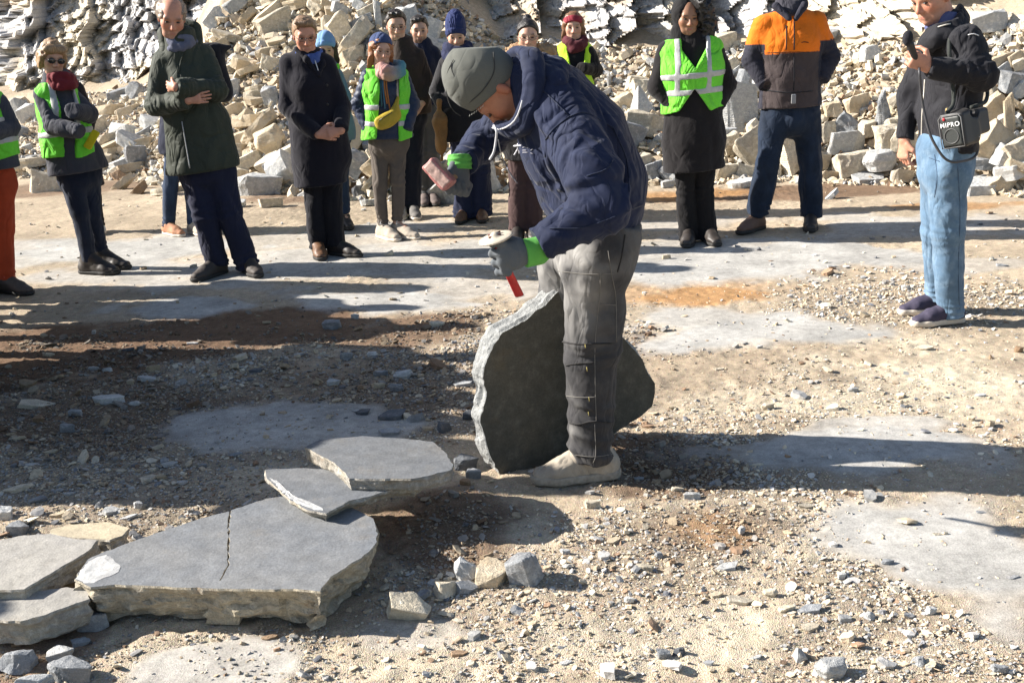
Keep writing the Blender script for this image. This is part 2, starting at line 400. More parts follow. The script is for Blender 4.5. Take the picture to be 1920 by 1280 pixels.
for kd in ('slab', 'block', 'shard', 'cobble'):
    PROTO[kd] = [hull_mesh('stone_' + kd, stone_pts(random.Random(100 + i * 7), kd), bev=0.02, sub=3, amp=0.09 if kd != 'slab' else .05, seed=i) for i in range(8)]
_matted = {}
def proto(kind, i, col):
    key = (kind, i, col)
    if key not in _matted:
        me = PROTO[kind][i].copy(); me.materials.append(RM[col]); _matted[key] = me
    return _matted[key]
# ------------------------------------------------------------------ rubble heap
def hit_heap(px, py):
    d = ray(px, py)
    Ys = np.arange(8.5, 18, 0.02); P = CP + d * (Ys[:, None] / d[1])
    zz = ground_z(P[:, 0], P[:, 1]); k = np.argmax(P[:, 2] <= zz)
    return P[k] if P[k, 2] <= zz[k] else None
BINS = [(-99, 40, 'beside orange-red trousers'), (40, 175, 'behind the woman in sunglasses'), (175, 285, 'between sunglasses and green parka'),
        (285, 425, 'behind the green parka man'), (425, 515, 'between parka and overcoat men'), (515, 650, 'behind the overcoat man'),
        (650, 790, 'behind yellow bag woman'), (790, 940, 'behind the navy beanie woman'), (940, 1130, 'behind the bending stonemason'),
        (1130, 1235, 'between stonemason and neon vest woman'), (1235, 1370, 'behind the woman in black coat'), (1370, 1430, 'between neon vest and orange jacket'),
        (1430, 1550, 'behind the orange jacket man'), (1550, 1690, 'between orange jacket and microphone'), (1690, 1830, 'behind the man with microphone'), (1830, 9999, 'beyond the portable loudspeaker')]
ROCKS = []
def put_rock(px, py, w, h, ang, col, kind, rr, name='rubble_rock', depth=None, lift=0.0):
    p = hit_heap(px, py + h * 0.25)
    if p is None: return None
    t = p[1] - foot_y(p[0])
    if t > heap_d(p[0]) + 0.5: return None
    s = zdepth(p) / FOC * 1.1
    W, H = w * s, h * s
    me = proto(kind, rr.randrange(8), col)
    o = bpy.data.objects.new(name, me); COL.objects.link(o)
    c = at(px, py, p[1] - 0.11 - lift)
    o.location = c
    D = (min(W, H) * rr.uniform(.7, 1.1)) if kind != 'slab' else W * rr.uniform(.5, .8)
    if kind == 'slab':      # thin direction is local z
        o.scale = (W, D, H)
        o.rotation_euler = (rr.uniform(-.25, .35), math.radians(-ang), rr.uniform(-.25, .25))
    else:
        o.scale = (W, D, H)
        o.rotation_euler = (rr.uniform(-.15, .15), math.radians(-ang), rr.uniform(-.15, .15))
    hi = 'at the foot of the heap' if t < .35 else 'low on the heap' if t < .9 else 'midway up the heap' if t < 1.8 else 'high on the heap'
    sz = 'small' if W < .22 else 'large' if W > .42 else 'middling'
    sh = {'slab': 'flat slab', 'block': 'angular block', 'shard': 'pointed shard', 'cobble': 'rounded rock'}[kind]
    place = next(b[2] for b in BINS if b[0] <= px < b[1])
    ROCKS.append((o, px, sz, WORD[col], sh, hi, place))
    return o
rr = random.Random(5)
NOTED = [
 (255, 292, 40, 42, 5, 'grey', 'block'), (205, 275, 58, 12, 18, 'tan', 'slab'), (207, 262, 60, 12, 20, 'cream', 'slab'), (200, 287, 52, 11, 8, 'tan', 'slab'), (240, 212, 52, 20, 14, 'tan', 'slab'),
 (285, 232, 44, 22, -20, 'pale', 'slab'), (250, 315, 70, 15, 8, 'tan', 'slab'), (215, 325, 40, 34, 35, 'tan', 'shard'), (150, 250, 50, 24, 20, 'cream', 'block'), (50, 215, 44, 36, 10, 'pale', 'block'),
 (120, 275, 60, 20, 25, 'tan', 'slab'), (60, 305, 70, 16, 3, 'cream', 'slab'), (240, 265, 40, 30, 20, 'cream', 'block'), (195, 300, 36, 24, 0, 'tan', 'block'), (270, 270, 60, 18, 12, 'tan', 'slab'),
 (95, 240, 60, 26, 15, 'tan', 'block'), (30, 250, 46, 30, -10, 'grey', 'block'), (225, 180, 46, 22, 10, 'grey', 'slab'), (130, 310, 46, 18, -5, 'pale', 'block'), (180, 240, 44, 26, 25, 'cream', 'slab'),
 (514, 45, 100, 44, 18, 'cream', 'block'), (505, 27, 66, 20, 33, 'tan', 'slab'), (463, 33, 40, 13, 48, 'tan', 'slab'), (665, 74, 88, 24, 50, 'cream', 'slab'), (708, 30, 14, 56, 0, 'pale', 'block'),
 (662, 107, 46, 24, 25, 'tan', 'slab'), (505, 267, 64, 50, 22, 'tan', 'cobble'), (487, 240, 84, 18, 45, 'tan', 'slab'), (478, 178, 40, 13, 3, 'cream', 'slab'), (478, 189, 36, 12, -4, 'tan', 'slab'),
 (478, 168, 34, 10, 5, 'tan', 'slab'), (508, 178, 28, 32, 10, 'grey', 'block'), (433, 166, 50, 34, 8, 'pale', 'block'), (470, 222, 48, 34, -40, 'tan', 'shard'), (484, 350, 82, 44, -3, 'pale', 'block'),
 (510, 380, 54, 16, 2, 'cream', 'slab'), (534, 325, 90, 46, -58, 'pale', 'slab'), (662, 306, 56, 40, 55, 'grey', 'block'), (656, 258, 70, 40, 52, 'tan', 'slab'), (680, 358, 40, 22, 10, 'dark', 'block'),
 (440, 205, 44, 22, 10, 'tan', 'block'), (455, 120, 40, 20, -20, 'tan', 'slab'), (430, 130, 34, 16, 20, 'cream', 'slab'), (500, 100, 40, 20, 10, 'tan', 'block'), (520, 80, 44, 14, 8, 'tan', 'slab'),
 (470, 300, 52, 22, 22, 'cream', 'slab'), (455, 325, 40, 20, -10, 'cream', 'slab'), (505, 305, 46, 20, 28, 'cream', 'slab'), (540, 290, 50, 24, 25, 'cream', 'slab'), (620, 45, 36, 26, 5, 'cream', 'block'),
 (640, 20, 44, 18, -25, 'pale', 'slab'), (680, 15, 34, 18, -35, 'pale', 'block'), (600, 10, 44, 20, -20, 'tan', 'slab'), (560, 8, 50, 16, 8, 'tan', 'slab'), (440, 10, 44, 24, 30, 'pale', 'block'),
 (400, 40, 50, 30, 40, 'pale', 'block'), (410, 90, 40, 26, 30, 'tan', 'block'), (770, 40, 44, 60, 20, 'pale', 'block'), (805, 60, 40, 46, -20, 'pale', 'slab'), (640, 340, 34, 20, 0, 'tan', 'block'),
 (690, 380, 34, 10, 3, 'pale', 'slab'), (450, 382, 30, 12, 0, 'pale', 'slab'), (635, 150, 44, 22, 20, 'tan', 'slab'), (450, 260, 36, 24, 20, 'tan', 'block'), (810, 90, 50, 20, -50, 'pale', 'slab'),
 (1202, 186, 70, 86, 0, 'pale', 'shard'), (1218, 234, 80, 42, -16, 'cream', 'block'), (1174, 255, 80, 60, -35, 'grey', 'block'), (1383, 205, 66, 100, 8, 'pale', 'block'), (1372, 268, 46, 40, 10, 'cream', 'cobble'),
 (1415, 246, 34, 40, 30, 'cream', 'cobble'), (1409, 275, 62, 56, 45, 'cream', 'block'), (1480, 282, 64, 92, 15, 'cream', 'block'), (1362, 322, 50, 32, 5, 'cream', 'block'), (1397, 322, 50, 30, -10, 'cream', 'block'),
 (1655, 212, 34, 86, 5, 'grey', 'shard'), (1664, 262, 50, 56, 10, 'cream', 'block'), (1587, 268, 76, 44, -8, 'pale', 'block'), (1595, 304, 70, 42, 12, 'cream', 'block'), (1651, 300, 72, 38, 5, 'pale', 'cobble'),
 (1631, 336, 72, 15, -2, 'pale', 'slab'), (1623, 243, 32, 32, 0, 'cream', 'block'), (1605, 194, 46, 32, 20, 'tan', 'block'), (1551, 332, 36, 24, 0, 'tan', 'block'), (1582, 232, 46, 40, 40, 'grey', 'shard'),
 (1860, 272, 74, 50, 48, 'tan', 'slab'), (1892, 216, 26, 72, 5, 'tan', 'block'), (1902, 285, 54, 46, 30, 'cream', 'block'), (1848, 349, 100, 22, 0, 'pale', 'slab'), (1902, 156, 66, 34, -10, 'grey', 'slab'),
 (1844, 306, 56, 20, 0, 'grey', 'block'), (1900, 322, 60, 26, 12, 'pale', 'slab'), (1205, 312, 28, 50, -8, 'cream', 'block'), (1170, 310, 40, 40, 20, 'grey', 'block'), (1222, 322, 40, 30, 20, 'grey', 'block'),
 (1390, 345, 60, 12, 4, 'pale', 'slab'), (1430, 345, 30, 14, 0, 'cream', 'block'), (1530, 300, 40, 40, 60, 'tan', 'slab'), (1555, 245, 40, 34, 15, 'cream', 'block'), (1690, 330, 40, 24, 0, 'cream', 'block'),
 (1560, 205, 34, 28, 10, 'tan', 'block'), (1690, 180, 60, 18, 30, 'cream', 'slab'), (1680, 235, 40, 36, 20, 'cream', 'block'), (1870, 120, 50, 26, 20, 'tan', 'block'), (1905, 110, 36, 24, 20, 'tan', 'block'),
 (1850, 180, 40, 26, 25, 'cream', 'slab'), (1430, 160, 60, 30, -15, 'pale', 'block'), (1400, 150, 50, 24, -25, 'grey', 'slab'), (1330, 150, 40, 30, 0, 'cream', 'block'), (1170, 190, 36, 28, 30, 'tan', 'block'),
 (1500, 250, 40, 50, 20, 'cream', 'block'), (1445, 320, 40, 30, 0, 'cream', 'block'), (1250, 345, 30, 14, 0, 'pale', 'block'), (1800, 330, 60, 26, 5, 'pale', 'block'), (1760, 300, 60, 40, 20, 'cream', 'block')]
for a in NOTED: put_rock(*a, rr)
k = 0
while len(ROCKS) < 300 and k < 9000:
    k += 1
    px = rr.uniform(-10, 1930); py = rr.uniform(-6, 366)
    if 930 < px < 1130 and py > 120: continue
    mid = 430 < px < 800
    if px > 860 and rr.random() < .35: continue
    w = rr.choice((24, 30, 38, 48, 62)) * (1.15 if py > 220 else 1.0)
    kd = rr.choice(('slab', 'slab', 'slab', 'slab', 'slab', 'block', 'shard')) if px < 860 else rr.choice(('block', 'block', 'slab', 'cobble', 'shard'))
    h = w * (rr.uniform(.16, .34) if kd == 'slab' else rr.uniform(.5, .9))
    col = rr.choice(('tan', 'tan', 'cream', 'cream', 'pale', 'brown', 'tan', 'grey') if mid or px < 430 else ('cream', 'cream', 'pale', 'tan', 'grey', 'pale'))
    put_rock(px, py, w, h, rr.uniform(-35, 50), col, kd, rr)
_by = {}
for r in ROCKS: _by.setdefault(r[2:], []).append(r)
ORD = ['first', 'second', 'third', 'fourth', 'fifth', 'sixth', 'seventh', 'eighth', 'ninth', 'tenth', 'eleventh', 'twelfth']
for key, L_ in _by.items():
    L_.sort(key=lambda r: r[1])
    for i, r in enumerate(L_):
        s = f'{key[0]} {key[1]} {key[2]} {key[3]} {key[4]}'
        s = s.replace('at the foot of the heap', 'at heap foot').replace('low on the heap', 'low down').replace('high on the heap', 'high up').replace('midway up the heap', 'halfway up').replace('behind the ', 'behind ')
        if len(L_) > 1: s = f'{ORD[min(i, 11)]} from left, ' + s
        tag(r[0], s, 'rock', 'broken rocks of the rubble heap')

# small stones filling the heap and gravel: nobody could count them
def lowpoly(seed, flat):
    r = np.random.default_rng(seed); n = r.integers(5, 8)
    a = (np.arange(n) + r.uniform(-.3, .3, n)) * 6.283 / n; q = r.uniform(.35, .58, n)
    top = np.stack([np.cos(a) * q, np.sin(a) * q, np.full(n, .5 * flat) + r.uniform(-.08, .08, n)], 1)
    k = r.uniform(.75, 1.1, n)
    bot = np.stack([np.cos(a) * q * k, np.sin(a) * q * k, np.full(n, -.5 * flat) + r.uniform(-.08, .08, n)], 1)
    V = np.concatenate([top, bot, [[0, 0, .5 * flat + .06], [0, 0, -.5 * flat]]])
    F = []
    for i in range(n):
        j = (i + 1) % n
        F += [(i, j, 2 * n), (j + n, i + n, 2 * n + 1), (j, i, i + n), (j, i + n, j + n)]
    return V, np.array(F)
LP = [lowpoly(i, f) for i in range(6) for f in (.2, .5)]
def scatter(name, P, S, colr, mat, seed, tilt=0.5, tr=None):
    r = np.random.default_rng(seed); n = len(P)
    which = r.integers(0, len(LP), n); VV, FF, CC = [], [], []; off = 0
    yaw = r.uniform(0, 6.283, n); tx = r.normal(0, tilt, n); ty = r.normal(0, tilt, n)
    for w in range(len(LP)):
        idx = np.nonzero(which == w)[0]
        if not len(idx): continue
        V0, F0 = LP[w]; k = len(V0)
        v = V0[None] * S[idx][:, None, :]
        cx, sx = np.cos(tx[idx])[:, None], np.sin(tx[idx])[:, None]
        y_, z_ = v[..., 1] * cx - v[..., 2] * sx, v[..., 1] * sx + v[..., 2] * cx
        v = np.stack([v[..., 0], y_, z_], -1)
        cx, sx = np.cos(ty[idx])[:, None], np.sin(ty[idx])[:, None]
        x_, z_ = v[..., 0] * cx + v[..., 2] * sx, -v[..., 0] * sx + v[..., 2] * cx
        v = np.stack([x_, v[..., 1], z_], -1)
        cx, sx = np.cos(yaw[idx])[:, None], np.sin(yaw[idx])[:, None]
        v = np.stack([v[..., 0] * cx - v[..., 1] * sx, v[..., 0] * sx + v[..., 1] * cx, v[..., 2]], -1) + P[idx][:, None, :]
        VV.append(v.reshape(-1, 3)); CC.append(np.repeat(colr[idx], k, 0))
        FF.append((F0[None] + (np.arange(len(idx)) * k)[:, None, None]).reshape(-1, 3) + off); off += len(idx) * k
    o = link(name, arr_mesh(name, np.concatenate(VV), np.concatenate(FF), np.concatenate(CC), smooth=False), mat)
    return o
m, nt, b = nodes('small_stone'); L = nt.links.new
a = N(nt, 'ShaderNodeVertexColor', layer_name='Col'); ge = N(nt, 'ShaderNodeNewGeometry')
f1 = noise_n(nt, 60, 5, 0.7, ge.outputs['Position'])
L(mixc(nt, a.outputs[0], ramp(nt, f1.outputs[0], [(0.3, 0.72), (0.7, 1.2)]).outputs[0], 1.0, 'MULTIPLY'), b.inputs['Base Color'])
b.inputs['Roughness'].default_value = 0.9; L(bump(nt, f1.outputs[0], 0.6, 0.006), b.inputs['Normal'])
MAT_SMALL = m
PAL = np.array([(0.56, 0.47, 0.34), (0.46, 0.37, 0.26), (0.62, 0.56, 0.44), (0.35, 0.35, 0.34), (0.45, 0.44, 0.42), (0.30, 0.20, 0.13), (0.20, 0.205, 0.22)])
def pick(r, n, p): return PAL[r.choice(len(PAL), n, p=np.array(p) / sum(p))] * r.uniform(.8, 1.2, (n, 1))
r = np.random.default_rng(3)
n = 20000
x = r.uniform(-6.5, 6.5, n); t = r.uniform(0, 1, n) ** 1.1 * (heap_d(x) + .5) - .25; y = foot_y(x) + t
z = ground_z(x, y); s = r.lognormal(math.log(.07), .42, n).clip(.03, .19)
S = np.stack([s, s * r.uniform(.5, .95, n), s * r.uniform(.5, .9, n)], 1)
P = np.stack([x, y, z + s * .10 + r.uniform(0, .04, n) * (t > 0)], 1)
o = scatter('rubble', P, S, pick(r, n, (4, 4, 3, 1, 2, .5, .3)), MAT_SMALL, 8, .6); tag(o, kind='stuff')
o['label'] = 'small broken stones packed between the larger rocks of the heap'
# gravel over the floor
def gpoints(n, ylo, yhi, seed, fieldw=True):
    r = np.random.default_rng(seed)
    y = ylo * (yhi / ylo) ** r.random(n); x = r.uniform(-1, 1, n) * (0.52 * y + 0.25)
    w = field(GRAVEL, x, y, 3.0, 51.0, 1.3, .5) * (1 - .85 * field(PALE, x, y, 2.2, 57.0, 1.2, .1)) * (1 - .55 * field(CREAM, x, y, 2.2, 21.0))
    cl = sstep(-.12, .25, n2(x, y, 2.6, 3, 131.))
    k = r.random(n) < (w * (.42 + .58 * cl) + .04)
    return x[k], y[k], r
for nm, cnt, a_, b_, lo, sd in (('gravel', 260000, 2.2, 6.5, .0054, 21), ('gravel', 36000, 2.2, 8.5, .0115, 22), ('gravel', 22000, 5.0, 11.5, .012, 23), ('gravel', 3000, 2.2, 9.0, .024, 24)):
    x, y, r = gpoints(cnt, a_, b_, sd); n = len(x)
    s = r.lognormal(math.log(lo), .38, n) * (1 + .12 * (y - 3))
    S = np.stack([s * 1.25, s * r.uniform(.6, 1.1, n), s * r.uniform(.35, .9, n)], 1)
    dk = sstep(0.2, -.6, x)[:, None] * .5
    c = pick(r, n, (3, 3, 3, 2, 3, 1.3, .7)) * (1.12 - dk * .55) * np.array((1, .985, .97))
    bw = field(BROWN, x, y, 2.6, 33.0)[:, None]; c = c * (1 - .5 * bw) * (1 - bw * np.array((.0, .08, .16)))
    z = ground_z(x, y) + 0.012 * n2(x, y, 14, 3, 2.0)
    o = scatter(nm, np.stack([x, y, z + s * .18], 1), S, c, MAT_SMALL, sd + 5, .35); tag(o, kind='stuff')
    o['label'] = 'loose gravel strewn over the quarry floor'

# ------------------------------------------------------------------ loose stones on the floor
LOOSE = [  # px, py, w, h, colour, kind, height factor, label
 (285, 688, 28, 16, 'tan', 'block', 'tan tilted stone in the shaded gravel beside a flat blue-grey one'), (200, 689, 28, 13, 'pale', 'cobble', 'pale oval stone at the upper edge of the shaded gravel'),
 (172, 684, 26, 10, 'pale', 'slab', 'thin pale flake just beside the pale oval stone'), (276, 706, 42, 15, 'pale', 'slab', 'flat blue-grey stone just below the tan tilted stone'),
 (243, 712, 18, 14, 'tan', 'block', 'little orange-tan stone beside the flat blue-grey stone'), (195, 743, 64, 26, 'pale', 'slab', 'broad pale slab fragment lying in the shaded gravel'),
 (250, 751, 36, 14, 'pale', 'cobble', 'smooth pale stone beside the broad slab fragment'), (60, 757, 84, 18, 'cream', 'slab', 'long thin cream slab fragment at the picture edge in shade'),
 (122, 798, 30, 22, 'grey', 'block', 'square grey stone in the sunlit strip of gravel'), (70, 784, 27, 17, 'brown', 'block', 'brown wedge stone above the sunlit strip of gravel'),
 (150, 857, 19, 12, 'tan', 'block', 'small tan cube-like stone in the dark shadow band'), (318, 867, 34, 12, 'pale', 'slab', 'pale lens-shaped flake in the dark shadow band'),
 (278, 895, 36, 20, 'cream', 'slab', 'flat cream stone at the lower edge of the shadow band'), (300, 893, 22, 14, 'tan', 'block', 'tan stone touching the flat cream one at the shadow edge'),
 (225, 880, 26, 10, 'cream', 'slab', 'narrow cream flake at the lower shadow edge'), (258, 944, 18, 16, 'pale', 'block', 'white chunky stone in sunlit gravel above the cracked slab'),
 (246, 917, 16, 14, 'pale', 'block', 'small white stone in sunlit gravel above the tan slab'), (205, 956, 30, 18, 'pale', 'slab', 'pale tilted plate just above the tan slab'),
 (185, 945, 22, 18, 'grey', 'shard', 'grey pointed chip just above the tan slab'), (30, 915, 54, 16, 'cream', 'slab', 'long cream plate in sunlit gravel at the picture edge'),
 (8, 962, 32, 28, 'pale', 'block', 'chunky pale stone cut by the picture edge above the slabs'), (88, 907, 30, 10, 'tan', 'slab', 'thin tan plate in the sunlit gravel'),
 (70, 935, 40, 12, 'grey', 'slab', 'long grey plate in the sunlit gravel'), (130, 925, 30, 11, 'pale', 'slab', 'short pale plate in the sunlit gravel'),
 (110, 965, 34, 13, 'tan', 'slab', 'tan plate close above the large left slab'), (240, 968, 32, 9, 'pale', 'slab', 'narrow pale splinter right of the tilted plate'),
 (622, 714, 30, 17, 'pale', 'block', 'pale stone with tan end in shade above the slab stack'), (755, 700, 44, 19, 'pale', 'cobble', 'whitish triangular stone in shade above the shale flakes'),
 (712, 696, 30, 14, 'grey', 'block', 'grey stone next to the whitish triangular one'), (648, 664, 26, 20, 'grey', 'block', 'blocky grey stone at the upper edge of shade, centre'),
 (698, 661, 30, 15, 'pale', 'cobble', 'pale stone at the upper edge of the shade, centre'), (708, 718, 26, 13, 'tan', 'block', 'tan stone below the whitish triangular one'),
 (745, 722, 30, 17, 'grey', 'cobble', 'rounded blue-grey stone below the whitish triangular one'), (675, 722, 18, 16, 'brown', 'cobble', 'small brown pebble in shade above the slab stack'),
 (735, 774, 56, 26, 'dark', 'slab', 'dark shale plate lying above the topmost slab'), (777, 778, 42, 26, 'grey', 'shard', 'grey fan-shaped flake beside the dark shale plate'),
 (833, 795, 32, 34, 'dark', 'shard', 'dark upright flake between the slab stack and standing slab'), (732, 806, 54, 22, 'grey', 'slab', 'curved grey flake just above the topmost slab'),
 (680, 768, 28, 16, 'dark', 'slab', 'little dark shale flake left of the larger plate'), (872, 866, 44, 34, 'dark', 'block', 'dark stone touching the right end of the topmost slab'),
 (888, 887, 32, 26, 'grey', 'block', 'light grey chunk just below the dark stone by the slab'), (873, 904, 20, 16, 'brown', 'block', 'brown chip below the light grey chunk by the slab'),
 (880, 772, 34, 22, 'dark', 'slab', 'dark flake at the edge of the standing slab'), (820, 575 + 30, 34, 16, 'cream', 'slab', 'cream flat fragment at the end of the narrow shadow'),
 (622, 604, 34, 22, 'grey', 'block', 'dark grey lump in the narrow shadow by the pale bedrock'), (665, 588, 16, 12, 'pale', 'block', 'white chip at the pale bedrock edge'),
 (175, 620, 12, 10, 'pale', 'block', 'small white stone standing in the sunlit strip'), (870, 716, 46, 16, 'pale', 'slab', 'pale plate half in sun beside the standing slab'),
 (1110, 940, 32, 22, 'cream', 'block', 'cream chunk just below the heel of the boot'), (1300, 924, 34, 17, 'pale', 'block', 'pale stone at the lower edge of the mason shadow'),
 (1270, 912, 24, 14, 'cream', 'block', 'cream stone at the lower edge of the mason shadow'), (1391, 990, 20, 18, 'pale', 'cobble', 'round white pebble alone in the tan gravel'),
 (1365, 1058, 48, 18, 'pale', 'slab', 'flat white plate in the rusty gravel'), (1388, 1125, 62, 15, 'cream', 'slab', 'long cream plate lower in the tan gravel'),
 (1503, 1216, 40, 50, 'pale', 'shard', 'upright white triangular shard near the bottom of the picture'), (1562, 1250, 76, 44, 'pale', 'cobble', 'fan-shaped rounded white stone beside the triangular shard'),
 (1522, 1140, 50, 18, 'grey', 'slab', 'blue-grey flat stone in the middle of the sunlit gravel'), (1476, 1140, 36, 15, 'cream', 'block', 'cream stone touching the blue-grey flat stone'),
 (1632, 1150, 26, 26, 'pale', 'shard', 'upright white flake with long shadow in the gravel'), (1655, 1160, 18, 13, 'cream', 'block', 'cream chip beside the upright white flake'),
 (1585, 1158, 30, 16, 'pale', 'block', 'square white stone in the sunlit gravel'), (1235, 1035, 22, 18, 'grey', 'cobble', 'grey-blue pebble in gravel below the boot'),
 (1262, 1048, 18, 16, 'brown', 'cobble', 'brown pebble beside the grey-blue pebble'), (1515, 945, 32, 12, 'cream', 'slab', 'flat cream stone just below the mason shadow'),
 (1665, 1050, 24, 14, 'grey', 'block', 'grey chip at the edge of the pale bedrock'), (1748, 1142, 20, 20, 'pale', 'block', 'white chunk at the corner of the pale bedrock'),
 (1860, 666, 14, 18, 'brown', 'shard', 'brown stone standing upright beyond the microphone man'), (1912, 656, 16, 16, 'brown', 'block', 'brown stone standing at the right picture edge'),
 (1735, 650, 42, 11, 'cream', 'slab', 'pale plate on the ground in front of the sneakers'), (1425, 651, 18, 10, 'pale', 'block', 'white pebble on the pale bedrock, middle distance'),
 (1520, 1235 - 60, 36, 18, 'cream', 'slab', 'cream plate above the triangular shard'), (1345, 1112, 30, 14, 'tan', 'slab', 'tan plate left of the long cream plate'),
 (1275, 1217, 26, 24, 'dark', 'shard', 'dark pointed chip pair at the bottom of the picture'), (1245, 1224, 30, 20, 'grey', 'block', 'grey chip beside the dark pointed chip'),
 (1725, 1235, 30, 30, 'grey', 'shard', 'grey upright flake in the lower right corner gravel'), (1875, 1250, 34, 20, 'grey', 'block', 'grey stone in the lower right corner'),
 (1540, 1085, 40, 14, 'tan', 'slab', 'orange-tan plate in the middle of the gravel'), (1445, 1108, 34, 18, 'cream', 'cobble', 'cream lump in the middle of the gravel'),
 (502, 1191, 34, 10, 'brown', 'slab', 'brown flake on the ground below the cracked slab'), (860, 1222, 40, 12, 'brown', 'slab', 'rusty flake alone on the pale ground below the debris'),
 (1580, 1076, 24, 18, 'pale', 'block', 'white stone above the orange-tan plate'), (1210, 1060, 36, 16, 'cream', 'block', 'cream stone in rusty gravel below the boot'),
 (1150, 1010, 30, 13, 'tan', 'slab', 'tan plate in the gravel below the boot'), (1060, 560 + 470, 18, 14, 'pale', 'block', 'white pebble near the debris block'),
]
rr = random.Random(77)
def loose(px, py, w, h, col, kind, label, name='loose_stone', cat='stone', yaw=None, grp='loose stones on the quarry floor', tl=0.0):
    p = gnd(px, py + h * .42); s = zdepth(p) / FOC; W = w * s
    vis = h * s; down = 0.38          # part of the seen height that is depth along the floor
    H = max(vis * (0.75 if kind in ('shard',) else .5 if kind == 'slab' else .85), .008); D = max(vis * (1.5 if kind == 'slab' else 1.0), W * .5)
    o = bpy.data.objects.new(name, proto(kind, rr.randrange(8), col)); COL.objects.link(o)
    x, y = p[0], p[1] + D * .35
    o.scale = (W, D, H); o.location = (x, y, gz(x, y) + H * .36)
    o.rotation_euler = (rr.uniform(-.1, .1) + tl * .6, rr.uniform(-.15, .15) + tl, rr.uniform(-.3, .3) if yaw is None else yaw)
    tag(o, label, cat, grp); return o
for a in LOOSE: loose(*a)
# unremarkable middling stones, each named by its neighbours
FILL = [(20, 320 + 380), (330, 760), (400, 700), (430, 650), (480, 690), (520, 730), (560, 660), (360, 640), (90, 660), (30, 820), (95, 845), (180, 900), (330, 930), (380, 870), (440, 850), (1180, 1120), (1120, 1200), (1060, 1240), (1330, 1240), (1420, 1230), (1650, 1240), (1800, 1220),
        (1700, 900), (1840, 960), (1760, 1000), (1900, 1080), (1260, 760), (1350, 690), (1440, 760), (1600, 730), (1700, 760), (1840, 740), (1250, 480), (1620, 520), (1560, 500), (1700, 540), (1860, 560), (1880, 500), (1340, 900), (1200, 890), (1420, 870), (60, 870), (140, 770), (500, 600), (240, 650)]
for i, (px, py) in enumerate(FILL):
    col = rr.choice(('grey', 'pale', 'tan', 'dark') if px < 700 else ('cream', 'pale', 'tan', 'grey')); kd = rr.choice(('slab', 'slab', 'block'))
    w = rr.uniform(16, 30)
    where = ('in shaded gravel' if py < 880 else 'in sunlit gravel') + ' at left' if px < 620 else 'on the sunlit ground in front of the mason' if px < 1200 else 'on the open ground behind the mason' if py < 800 else 'in the gravel between mason and bottom right'
    loose(px, py, w, w * (.35 if kd == 'slab' else .6), col, kd, f'small {WORD[col]} {"plate" if kd == "slab" else "chunk"} {where}'.replace('on the open ground', 'on open ground').replace('in the gravel between mason and bottom right', 'in gravel right of centre').replace('on the sunlit ground in front of the mason', 'on sunlit ground before the mason'))
_same = {}
for o in [o for o in COL.objects if o.name.startswith('loose_stone') and o['label'].startswith('small ')]: _same.setdefault(o['label'], []).append(o)
for L_ in _same.values():
    if len(L_) > 1:
        for i, o in enumerate(sorted(L_, key=lambda o: -o.location.y)): o['label'] = f'{ORD[i]} from the back: ' + o['label']

